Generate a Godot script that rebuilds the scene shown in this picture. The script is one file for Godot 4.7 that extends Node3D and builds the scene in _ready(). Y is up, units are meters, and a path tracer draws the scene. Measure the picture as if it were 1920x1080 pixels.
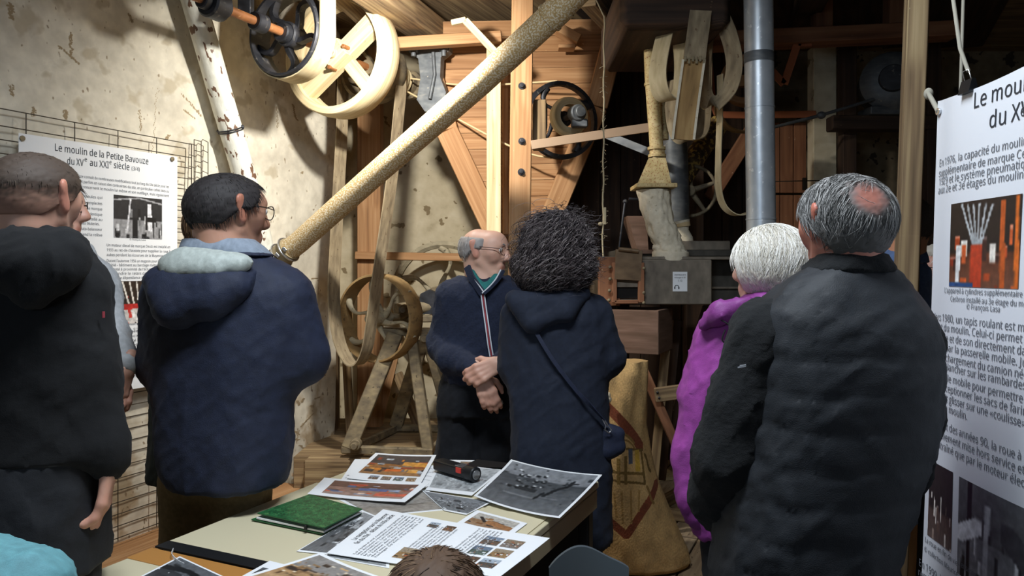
extends Node3D
# A mill room with visitors. The eye is at (0, 1.5, 0) looking along -z; P() turns a sight line and a distance into a place.
const F := 1400.0
const HZ := 505.0
const EYE := 1.5

func _ready():
	set_camera_and_light()
	make_materials()
	build_setting()
	build_machines()
	build_table()
	build_posters()
	build_people()

func set_camera_and_light():
	var cam := Camera3D.new()
	cam.name = "camera"
	cam.projection = Camera3D.PROJECTION_FRUSTUM
	cam.near = 0.05
	cam.far = 60.0
	cam.size = 0.05 * 1080.0 / F
	cam.frustum_offset = Vector2(0, -cam.size * 35.0 / 1080.0)
	cam.position = Vector3(0, EYE, 0)
	add_child(cam)
	cam.current = true
	var env := Environment.new()
	env.background_mode = Environment.BG_COLOR
	env.background_color = Color(0.25, 0.28, 0.32)
	env.tonemap_mode = Environment.TONE_MAPPER_LINEAR
	env.tonemap_exposure = 1.0
	env.sdfgi_enabled = true
	env.ssao_enabled = true
	env.ssil_enabled = true
	var we := WorldEnvironment.new()
	we.name = "world_environment"
	we.environment = env
	add_child(we)

const LAMP_AT := Vector3(-0.58, 2.87, -3.55)
const LAMP_AIM := Vector3(-0.66, 2.3, -4.35)
const LAMP_ENERGY := 6.2
const FILL_AT := Vector3(-0.1, 3.2, -1.3)  # unseen strip lamp, placed to light the table and heads from above
const FILL_ENERGY := 7.4
const FILL_WINDOW_AT := Vector3(-1.0, 1.9, 1.76)  # added window behind the eye, a soft fill for backs and banner
const FILL_WINDOW_ENERGY := 2.0

func P(px: float, py: float, d: float) -> Vector3:
	return Vector3((px - 960.0) * d / F, EYE + (HZ - py) * d / F, -d)

func T(px: float, py: float, h: float) -> Vector3:      # the place at height h on a sight line
	return P(px, py, (EYE - h) * F / (py - HZ))

# ---------------------------------------------------------------- meshes
class Mb:
	var v := PackedVector3Array()
	var n := PackedVector3Array()
	var t := PackedVector2Array()
	var c := PackedColorArray()
	var ix := PackedInt32Array()
	var col := Color(1, 1, 1)
	func vert(p: Vector3, nn: Vector3, uv := Vector2.ZERO) -> int:
		v.append(p); n.append(nn); t.append(uv); c.append(col)
		return v.size() - 1
	func tri(a: int, b: int, d: int):
		var g := (v[d] - v[a]).cross(v[b] - v[a])
		if g.dot(n[a] + n[b] + n[d]) < 0.0:
			ix.append(a); ix.append(d); ix.append(b)
		else:
			ix.append(a); ix.append(b); ix.append(d)
	func four(a: int, b: int, d: int, e: int):
		tri(a, b, d); tri(a, d, e)
	func quad(p0: Vector3, p1: Vector3, p2: Vector3, p3: Vector3, u0 := Vector2(0, 0), u1 := Vector2(1, 0), u2 := Vector2(1, 1), u3 := Vector2(0, 1)):
		var nn := (p3 - p0).cross(p1 - p0).normalized()
		four(vert(p0, nn, u0), vert(p1, nn, u1), vert(p2, nn, u2), vert(p3, nn, u3))
	func box(ce: Vector3, size: Vector3, ba := Basis(), ch := 0.004, off := Vector2.ZERO):
		var h := size * 0.5
		ch = minf(ch, 0.35 * minf(h.x, minf(h.y, h.z)))
		var L := 0
		if h.y > h[L]: L = 1
		if h.z > h[L]: L = 2
		var id := {}
		for sx in [-1, 1]:
			for sy in [-1, 1]:
				for sz in [-1, 1]:
					var s := Vector3(sx, sy, sz)
					for a in 3:
						var q := (h - Vector3(ch, ch, ch)) * s
						q[a] = h[a] * s[a]
						var nn := Vector3.ZERO
						nn[a] = s[a]
						var ua: int = L if a != L else (L + 1) % 3
						var va: int = 3 - a - ua
						id[[sx, sy, sz, a]] = vert(ce + ba * q, ba * nn, off + Vector2(q[ua], q[va]))
		for a in 3:
			var b := (a + 1) % 3
			var e := (a + 2) % 3
			for s in [-1, 1]:
				var k := []
				for w in [[-1, -1], [1, -1], [1, 1], [-1, 1]]:
					var key := [0, 0, 0, a]
					key[a] = s; key[b] = w[0]; key[e] = w[1]
					k.append(id[key])
				four(k[0], k[1], k[2], k[3])
			for s in [-1, 1]:
				for r in [-1, 1]:
					var k := []
					for w in [[-1, b], [1, b], [1, e], [-1, e]]:
						var key := [0, 0, 0, w[1]]
						key[a] = w[0]; key[b] = s; key[e] = r
						k.append(id[key])
					four(k[0], k[1], k[2], k[3])
		for sx in [-1, 1]:
			for sy in [-1, 1]:
				for sz in [-1, 1]:
					tri(id[[sx, sy, sz, 0]], id[[sx, sy, sz, 1]], id[[sx, sy, sz, 2]])
	func beam(a: Vector3, b: Vector3, w: float, h: float, up := Vector3.UP, ch := 0.006, off := Vector2.ZERO):
		# a bar from a to b: w across, h along «up»
		var z := (b - a).normalized()
		var x := up.cross(z).normalized()
		if x.length() < 0.1: x = Vector3.RIGHT.cross(z).normalized()
		var y := z.cross(x)
		box((a + b) * 0.5, Vector3(w, h, (b - a).length()), Basis(x, y, z), ch, off)
	func tube(pts: Array, rad, sides := 12, caps := true):
		var m := pts.size()
		var tan := []
		for i in m:
			tan.append(((pts[mini(i + 1, m - 1)] - pts[maxi(i - 1, 0)]) as Vector3).normalized())
		var u: Vector3 = (tan[0] as Vector3).cross(Vector3(0.31, 0.9, 0.22)).normalized()
		if u.length() < 0.1: u = (tan[0] as Vector3).cross(Vector3.RIGHT).normalized()
		var first := v.size()
		var run := 0.0
		for i in m:
			var tt: Vector3 = tan[i]
			u = (u - tt * u.dot(tt)).normalized()
			var w := tt.cross(u)
			var r: float = rad[i] if rad is Array else rad
			if i: run += (pts[i] - pts[i - 1]).length()
			for k in sides + 1:
				var an := TAU * k / sides
				var nn := u * cos(an) + w * sin(an)
				vert(pts[i] + nn * r, nn, Vector2(run, r * an))
		for i in m - 1:
			for k in sides:
				var a := first + i * (sides + 1) + k
				four(a, a + 1, a + sides + 2, a + sides + 1)
		if caps:
			for e in [0, m - 1]:
				var nn: Vector3 = -tan[0] if e == 0 else tan[m - 1]
				var ce := vert(pts[e], nn)
				var f := v.size()
				for k in sides + 1:
					vert(v[first + e * (sides + 1) + k], nn, Vector2(0.01 * k, 0.0))
				for k in sides:
					tri(ce, f + k, f + k + 1)
	func lathe(prof: Array, xf: Transform3D, seg := 40, a0 := 0.0, a1 := TAU):
		# prof: points (radius, along the local z axis); closed when the last equals the first
		var m := prof.size()
		var run := 0.0
		for i in m - 1:
			var p: Vector2 = prof[i]
			var q: Vector2 = prof[i + 1]
			var e := q - p
			if e.length() < 1e-6: continue
			var nn := Vector2(e.y, -e.x).normalized()
			var n0 := nn
			var n1 := nn
			var closed: bool = (prof[0] as Vector2).distance_to(prof[m - 1]) < 1e-6
			var pi := i - 1 if i > 0 else (m - 2 if closed else -1)
			var ni := i + 2 if i + 2 < m else (1 if closed else -1)
			if pi >= 0:
				var e0: Vector2 = p - prof[pi]
				if e0.length() > 1e-6 and absf(e0.angle_to(e)) < 0.75: n0 = (nn + Vector2(e0.y, -e0.x).normalized()).normalized()
			if ni >= 0:
				var e1: Vector2 = prof[ni] - q
				if e1.length() > 1e-6 and absf(e.angle_to(e1)) < 0.75: n1 = (nn + Vector2(e1.y, -e1.x).normalized()).normalized()
			var f := v.size()
			for k in seg + 1:
				var an := a0 + (a1 - a0) * k / seg
				var d := Vector3(cos(an), sin(an), 0)
				vert(xf * (d * p.x + Vector3(0, 0, p.y)), xf.basis * (d * n0.x + Vector3(0, 0, n0.y)), Vector2(an * maxf(p.x, q.x), run))
				vert(xf * (d * q.x + Vector3(0, 0, q.y)), xf.basis * (d * n1.x + Vector3(0, 0, n1.y)), Vector2(an * maxf(p.x, q.x), run + e.length()))
			run += e.length()
			for k in seg:
				four(f + 2 * k, f + 2 * k + 1, f + 2 * k + 3, f + 2 * k + 2)
	func ribbon(pts: Array, side, w, th: float):
		# a flat band along pts; side is its breadth direction (one, or one per point)
		var m := pts.size()
		var rows := []
		var run := 0.0
		var nr := []
		for i in m:
			var tt: Vector3 = (pts[mini(i + 1, m - 1)] - pts[maxi(i - 1, 0)]).normalized()
			var s: Vector3 = side[i] if side is Array else side
			s = (s - tt * s.dot(tt)).normalized()
			var nn := tt.cross(s).normalized()
			var ww: float = w[i] if w is Array else w
			if i: run += (pts[i] - pts[i - 1]).length()
			var p: Vector3 = pts[i]
			rows.append([p - s * ww / 2 + nn * th / 2, p + s * ww / 2 + nn * th / 2, p + s * ww / 2 - nn * th / 2, p - s * ww / 2 - nn * th / 2, run, ww])
			nr.append([nn, s])
		for f4 in 4:
			var f := v.size()
			for i in m:
				var nn: Vector3 = [nr[i][0], nr[i][1], -nr[i][0], -nr[i][1]][f4]
				vert(rows[i][f4], nn, Vector2(rows[i][4], 0))
				vert(rows[i][(f4 + 1) % 4], nn, Vector2(rows[i][4], rows[i][5] if f4 % 2 == 0 else th))
			for i in m - 1:
				four(f + 2 * i, f + 2 * i + 1, f + 2 * i + 3, f + 2 * i + 2)
		for e in [0, m - 1]:
			quad(rows[e][0], rows[e][1], rows[e][2], rows[e][3])
	func prism(poly: PackedVector2Array, z0: float, z1: float, xf: Transform3D):
		var tris := Geometry2D.triangulate_polygon(poly)
		for s in [[z0, -1.0], [z1, 1.0]]:
			var f := v.size()
			for p in poly:
				vert(xf * Vector3(p.x, p.y, s[0]), xf.basis * Vector3(0, 0, s[1]), p)
			for i in range(0, tris.size(), 3):
				tri(f + tris[i], f + tris[i + 1], f + tris[i + 2])
		var cw := 0.0
		for i in poly.size():
			cw += poly[i].cross(poly[(i + 1) % poly.size()])
		var sg := 1.0 if cw > 0 else -1.0
		var run := 0.0
		for i in poly.size():
			var p := poly[i]
			var q := poly[(i + 1) % poly.size()]
			var e := (q - p)
			var nn := xf.basis * (Vector3(e.y, -e.x, 0).normalized() * sg)
			four(vert(xf * Vector3(p.x, p.y, z0), nn, Vector2(run, 0)), vert(xf * Vector3(q.x, q.y, z0), nn, Vector2(run + e.length(), 0)), vert(xf * Vector3(q.x, q.y, z1), nn, Vector2(run + e.length(), z1 - z0)), vert(xf * Vector3(p.x, p.y, z1), nn, Vector2(run, z1 - z0)))
			run += e.length()
	func grid(nu: int, nv: int, f: Callable, flip := false, wrap := false, tint = null):
		# f(u, v) with u, v in 0..1; normals from the neighbours
		var p := []
		for j in nv + 1:
			for i in nu + 1:
				p.append(f.call(float(i) / nu, float(j) / nv))
		var first := v.size()
		for j in nv + 1:
			for i in nu + 1:
				var ip := i + 1
				var im := i - 1
				if wrap:
					ip = 1 if i == nu else ip
					im = nu - 1 if i == 0 else im
				else:
					ip = mini(ip, nu); im = maxi(im, 0)
				var du: Vector3 = p[j * (nu + 1) + ip] - p[j * (nu + 1) + im]
				var dv: Vector3 = p[mini(j + 1, nv) * (nu + 1) + i] - p[maxi(j - 1, 0) * (nu + 1) + i]
				var nn := du.cross(dv)
				if nn.length_squared() < 1e-14: nn = Vector3.UP
				nn = nn.normalized() * (-1.0 if flip else 1.0)
				if tint != null: col = tint.call(float(i) / nu, float(j) / nv)
				vert(p[j * (nu + 1) + i], nn, Vector2(float(i) / nu, float(j) / nv))
		for j in nv:
			for i in nu:
				var a := first + j * (nu + 1) + i
				four(a, a + 1, a + nu + 2, a + nu + 1)
	func ball(ce: Vector3, r: Vector3, ba := Basis(), nu := 20, nv := 12):
		var f := v.size()
		for j in nv + 1:
			for i in nu + 1:
				var th := PI * j / nv
				var ph := TAU * i / nu
				var d := Vector3(sin(th) * cos(ph), cos(th), sin(th) * sin(ph))
				vert(ce + ba * (d * r), (ba * (d / r)).normalized(), Vector2(float(i) / nu, float(j) / nv))
		for j in nv:
			for i in nu:
				var a := f + j * (nu + 1) + i
				four(a, a + 1, a + nu + 2, a + nu + 1)
	func add(m: Mb):
		var f := v.size()
		v.append_array(m.v); n.append_array(m.n); t.append_array(m.t); c.append_array(m.c)
		for i in m.ix: ix.append(i + f)
	func text(s: String, size: float, xf: Transform3D, wide := 0.0, font: Font = null, align := 0, grow := 1.0):
		# flat lettering, xf at the start of the baseline; «wide» sets the line to that length
		var tm := TextMesh.new()
		tm.text = s
		tm.font = font
		tm.font_size = 32
		tm.pixel_size = size / 32.0
		tm.depth = 0.0
		tm.curve_step = 4.0
		tm.horizontal_alignment = HORIZONTAL_ALIGNMENT_LEFT
		tm.vertical_alignment = VERTICAL_ALIGNMENT_BOTTOM
		if tm.get_surface_count() == 0: return
		var arr := tm.surface_get_arrays(0)
		var vv: PackedVector3Array = arr[Mesh.ARRAY_VERTEX]
		var ii: PackedInt32Array = arr[Mesh.ARRAY_INDEX]
		var x1 := 0.0
		var x0 := 1e9
		for p in vv:
			x1 = maxf(x1, p.x); x0 = minf(x0, p.x)
		var k := 1.0
		if wide > 0.0: k = wide / maxf(x1, 0.001)
		var dx := 0.0
		if align == 1: dx = -(x1 + x0) * 0.5 * k
		var f := v.size()
		var nn := xf.basis.z.normalized()
		for p in vv:
			vert(xf * Vector3(p.x * k + dx, p.y, 0), nn)
		for i in range(0, ii.size(), 3):
			tri(f + ii[i], f + ii[i + 1], f + ii[i + 2])
	func mesh() -> ArrayMesh:
		var m := ArrayMesh.new()
		if ix.is_empty(): return m
		var a := []
		a.resize(Mesh.ARRAY_MAX)
		a[Mesh.ARRAY_VERTEX] = v
		a[Mesh.ARRAY_NORMAL] = n
		a[Mesh.ARRAY_TEX_UV] = t
		a[Mesh.ARRAY_COLOR] = c
		a[Mesh.ARRAY_INDEX] = ix
		m.add_surface_from_arrays(Mesh.PRIMITIVE_TRIANGLES, a)
		return m

# a distance field on a grid: parts join with a soft minimum, meshed as surface nets
class Fld:
	var o: Vector3
	var h: float
	var nx: int
	var ny: int
	var nz: int
	var k: float
	var m: float
	var s := PackedFloat32Array()
	func _init(lo: Vector3, hi: Vector3, cell: float, kk := 60.0):
		o = lo; h = cell; k = kk; m = 4.0 / kk
		nx = int(ceil((hi.x - lo.x) / h)) + 1
		ny = int(ceil((hi.y - lo.y) / h)) + 1
		nz = int(ceil((hi.z - lo.z) / h)) + 1
		s.resize(nx * ny * nz)
	func cap(a: Vector3, b: Vector3, ra: float, rb: float, fl := Vector3.ZERO, fs := 1.0, sign := 1.0):
		var R := maxf(ra, rb) * maxf(1.0, fs) + m
		var i0 := maxi(0, int((minf(a.x, b.x) - R - o.x) / h)); var i1 := mini(nx - 1, int((maxf(a.x, b.x) + R - o.x) / h) + 1)
		var j0 := maxi(0, int((minf(a.y, b.y) - R - o.y) / h)); var j1 := mini(ny - 1, int((maxf(a.y, b.y) + R - o.y) / h) + 1)
		var l0 := maxi(0, int((minf(a.z, b.z) - R - o.z) / h)); var l1 := mini(nz - 1, int((maxf(a.z, b.z) + R - o.z) / h) + 1)
		var ab := b - a
		var il := 1.0 / maxf(ab.length_squared(), 1e-9)
		var fk := 1.0 / fs - 1.0
		var flat := fs != 1.0
		for l in range(l0, l1 + 1):
			for j in range(j0, j1 + 1):
				var base := (l * ny + j) * nx
				var q := Vector3(o.x + i0 * h, o.y + j * h, o.z + l * h) - a
				for i in range(i0, i1 + 1):
					var tt := clampf(q.dot(ab) * il, 0.0, 1.0)
					var e := q - ab * tt
					if flat: e += fl * (e.dot(fl) * fk)
					var d := e.length() - (ra + (rb - ra) * tt)
					if d < m: s[base + i] += sign * exp(-k * d)
					q.x += h
	func loft(st: Array, ex := 2.4):
		# st: rows of [y, cx, cz, rx, rz] from the top down or bottom up
		var rows := st.duplicate()
		if rows[0][0] > rows[-1][0]: rows.reverse()
		var y0: float = rows[0][0]
		var y1: float = rows[-1][0]
		for j in range(maxi(0, int((y0 - m - o.y) / h)), mini(ny - 1, int((y1 + m - o.y) / h) + 1) + 1):
			var y := o.y + j * h
			var yc := clampf(y, y0, y1 - 1e-5)
			var r := 0
			while r < rows.size() - 2 and rows[r + 1][0] <= yc: r += 1
			var w: float = (yc - rows[r][0]) / (rows[r + 1][0] - rows[r][0])
			var g := []
			for q in range(1, 5):
				g.append(cubic_interpolate(rows[r][q], rows[r + 1][q], rows[maxi(r - 1, 0)][q], rows[mini(r + 2, rows.size() - 1)][q], w))
			var cx: float = g[0]; var cz: float = g[1]; var rx: float = maxf(g[2], 0.004); var rz: float = maxf(g[3], 0.004)
			var mr := minf(rx, rz)
			var dy := maxf(y - y1, y0 - y)
			for l in range(maxi(0, int((cz - rz - m - o.z) / h)), mini(nz - 1, int((cz + rz + m - o.z) / h) + 1) + 1):
				var wz := pow(absf(o.z + l * h - cz) / rz, ex)
				var base := (l * ny + j) * nx
				for i in range(maxi(0, int((cx - rx - m - o.x) / h)), mini(nx - 1, int((cx + rx + m - o.x) / h) + 1) + 1):
					var d := (pow(pow(absf(o.x + i * h - cx) / rx, ex) + wz, 1.0 / ex) - 1.0) * mr
					d = maxf(d, dy)
					if d < m: s[base + i] += exp(-k * d)
	func net(disp = null, tint = null) -> Mb:
		var sx := 1
		var sy := nx
		var sz := nx * ny
		var ins := PackedByteArray()
		ins.resize(s.size())
		for i in s.size():
			ins[i] = 1 if s[i] > 1.0 else 0
		var mb := Mb.new()
		var cell := PackedInt32Array()
		cell.resize(s.size())
		cell.fill(-1)
		var off := [0, 1, sy, sy + 1, sz, sz + 1, sz + sy, sz + sy + 1]
		var pos := [Vector3(0, 0, 0), Vector3(1, 0, 0), Vector3(0, 1, 0), Vector3(1, 1, 0), Vector3(0, 0, 1), Vector3(1, 0, 1), Vector3(0, 1, 1), Vector3(1, 1, 1)]
		var edges := [[0, 1], [2, 3], [4, 5], [6, 7], [0, 2], [1, 3], [4, 6], [5, 7], [0, 4], [1, 5], [2, 6], [3, 7]]
		for l in nz - 1:
			for j in ny - 1:
				var b0 := (l * ny + j) * nx
				for i in nx - 1:
					var b := b0 + i
					var cnt := ins[b] + ins[b + 1] + ins[b + sy] + ins[b + sy + 1] + ins[b + sz] + ins[b + sz + 1] + ins[b + sz + sy] + ins[b + sz + sy + 1]
					if cnt == 0 or cnt == 8: continue
					var f := []
					for q in 8:
						var sv: float = s[b + off[q]]
						f.append(m if sv < 1e-6 else -log(sv) / k)
					var acc := Vector3.ZERO
					var num := 0
					for e in edges:
						var fa: float = f[e[0]]
						var fb: float = f[e[1]]
						if (fa < 0.0) != (fb < 0.0):
							acc += (pos[e[0]] as Vector3).lerp(pos[e[1]], fa / (fa - fb))
							num += 1
					cell[b] = mb.v.size()
					mb.v.append(o + (Vector3(i, j, l) + acc / maxi(num, 1)) * h)
		var ix := mb.ix
		for l in range(1, nz - 1):
			for j in range(1, ny - 1):
				for i in range(1, nx - 1):
					var b := (l * ny + j) * nx + i
					var a := ins[b]
					if a != ins[b + 1]: _q(ix, cell[b], cell[b - sy], cell[b - sy - sz], cell[b - sz], a == 1)
					if a != ins[b + sy]: _q(ix, cell[b], cell[b - sz], cell[b - sz - 1], cell[b - 1], a == 1)
					if a != ins[b + sz]: _q(ix, cell[b], cell[b - 1], cell[b - 1 - sy], cell[b - sy], a == 1)
		mb.ix = ix
		_normals(mb)
		if disp != null:
			for i in mb.v.size():
				mb.v[i] += mb.n[i] * float(disp.call(mb.v[i], mb.n[i]))
			_normals(mb)
		mb.t.resize(mb.v.size())
		mb.c.resize(mb.v.size())
		if tint != null:
			for i in mb.v.size(): mb.c[i] = tint.call(mb.v[i])
		else:
			mb.c.fill(Color(1, 1, 1))
		return mb
	func _q(ix: PackedInt32Array, a: int, b: int, c: int, d: int, fwd: bool):
		if a < 0 or b < 0 or c < 0 or d < 0: return
		if fwd:
			ix.append(a); ix.append(c); ix.append(b); ix.append(a); ix.append(d); ix.append(c)
		else:
			ix.append(a); ix.append(b); ix.append(c); ix.append(a); ix.append(c); ix.append(d)
	func _normals(mb: Mb):
		var acc := PackedVector3Array()
		acc.resize(mb.v.size())
		for i in range(0, mb.ix.size(), 3):
			var a := mb.ix[i]; var b := mb.ix[i + 1]; var c := mb.ix[i + 2]
			var g := (mb.v[c] - mb.v[a]).cross(mb.v[b] - mb.v[a])
			acc[a] += g; acc[b] += g; acc[c] += g
		for i in acc.size(): acc[i] = acc[i].normalized()
		mb.n = acc

# ---------------------------------------------------------------- nodes
func obj(called: String, mb, m: Material, parent: Node = self) -> MeshInstance3D:
	var o := MeshInstance3D.new()
	o.name = called
	o.mesh = mb.mesh() if mb is Mb else mb
	o.material_override = m
	if parent == self: o.name = numbered(o, called)
	parent.add_child(o, true)
	return o

var taken := {}
func numbered(o: Node, called: String) -> String:
	var k: int = taken.get(called, 0)
	taken[called] = k + 1
	return called if k == 0 else "%s_%03d" % [called, k]

func thing(called: String, label: String, category: String, at := Vector3.ZERO, group := "") -> Node3D:
	var o := Node3D.new()
	o.name = numbered(o, called)
	add_child(o, true)
	o.position = at
	o.set_meta("label", label)
	o.set_meta("category", category)
	if group: o.set_meta("group", group)
	return o

func part(called: String, mb: Mb, m: Material, root: Node3D) -> MeshInstance3D:
	# a part whose shape was given in world places: shift it to its thing
	var at := root.position
	var p := root.get_parent()
	while p is Node3D and p != self:
		at += (p as Node3D).position
		p = p.get_parent()
	if at != Vector3.ZERO:
		for i in mb.v.size(): mb.v[i] -= at
	return obj(called, mb, m, root)

func struct(called: String, mb: Mb, m: Material, label: String, category: String) -> MeshInstance3D:
	var o := obj(called, mb, m)
	o.set_meta("kind", "structure")
	o.set_meta("label", label)
	o.set_meta("category", category)
	return o

# ---------------------------------------------------------------- materials
var M := {}
var nz := FastNoiseLite.new()

func noise_bytes(seed: int, freq: float, w: int, h: int, tw: int, th: int, oct := 4) -> PackedByteArray:
	var f := FastNoiseLite.new()
	f.seed = seed
	f.frequency = freq
	f.fractal_octaves = oct
	f.noise_type = FastNoiseLite.TYPE_SIMPLEX_SMOOTH
	var im := f.get_seamless_image(w, h)
	im.convert(Image.FORMAT_L8)
	if w != tw or h != th: im.resize(tw, th, Image.INTERPOLATE_CUBIC)
	return im.get_data()

func tex(w: int, h: int, d: PackedByteArray, fmt := Image.FORMAT_RGB8) -> ImageTexture:
	return ImageTexture.create_from_image(Image.create_from_data(w, h, false, fmt, d))

func mix_tex(seed: int, w: int, h: int, stretch: int, ramp: Array, spot := Color.BLACK, spot_at := 2.0, spot_freq := 0.03, grain := 0.55) -> Array:
	# [colour, relief]: streaks «stretch» times as long as broad, coloured through a ramp; specks of another colour
	var a := noise_bytes(seed, 0.03, maxi(8, w / stretch), h, w, h)
	var b := noise_bytes(seed + 7, 0.012, maxi(8, w / maxi(1, stretch / 2)), h, w, h, 3)
	var e := noise_bytes(seed + 13, spot_freq, w, h, w, h, 4)
	var g := Gradient.new()
	g.offsets = PackedFloat32Array(range(ramp.size()).map(func(i): return float(i) / (ramp.size() - 1)))
	g.colors = PackedColorArray(ramp)
	var lut := []
	for i in 256:
		var cc := g.sample(i / 255.0)
		lut.append([int(cc.r * 255), int(cc.g * 255), int(cc.b * 255)])
	var out := PackedByteArray()
	out.resize(w * h * 3)
	var hi := PackedByteArray()
	hi.resize(w * h)
	var sp := [int(spot.r * 255), int(spot.g * 255), int(spot.b * 255)]
	var sa := int(spot_at * 255)
	for i in w * h:
		var q := clampi(int(a[i] * grain + b[i] * (1.0 - grain)), 0, 255)
		var cc: Array = lut[q]
		hi[i] = q
		if e[i] > sa:
			cc = sp
			hi[i] = mini(255, q + 60)
		out[i * 3] = cc[0]; out[i * 3 + 1] = cc[1]; out[i * 3 + 2] = cc[2]
	return [tex(w, h, out), tex(w, h, hi, Image.FORMAT_L8)]

func mat(called: String, color: Color, rough := 0.8, metal := 0.0) -> StandardMaterial3D:
	var m := StandardMaterial3D.new()
	m.resource_name = called
	m.albedo_color = color
	m.roughness = rough
	m.metallic = metal
	M[called] = m
	return m

func mat_tex(called: String, tx: Array, scale: Vector3, rough := 0.8, bump := 0.2, tri := false, metal := 0.0) -> StandardMaterial3D:
	var m := mat(called, Color(1, 1, 1), rough, metal)
	m.albedo_texture = tx[0]
	m.uv1_scale = scale
	if bump > 0.0:
		m.heightmap_enabled = true
		m.heightmap_texture = tx[1]
		m.heightmap_scale = bump
	if tri:
		m.uv1_triplanar = true
		m.uv1_world_triplanar = true
	return m

func cloth(called: String, color: Color, rough := 0.9, sheen := 0.15, scale := 9.0, bump := 0.09) -> StandardMaterial3D:
	var m := mat(called, color, rough)
	m.albedo_texture = weave_c
	m.uv1_triplanar = true
	m.uv1_scale = Vector3(scale, scale, scale)
	m.heightmap_enabled = true
	m.heightmap_texture = weave
	m.heightmap_scale = bump
	m.rim_enabled = sheen > 0.0
	m.rim = sheen
	m.rim_tint = 0.6
	return m

var weave: ImageTexture
var weave_c: ImageTexture
var sans: SystemFont

func hexc(s: String) -> Color:
	return Color.html(s)

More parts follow.
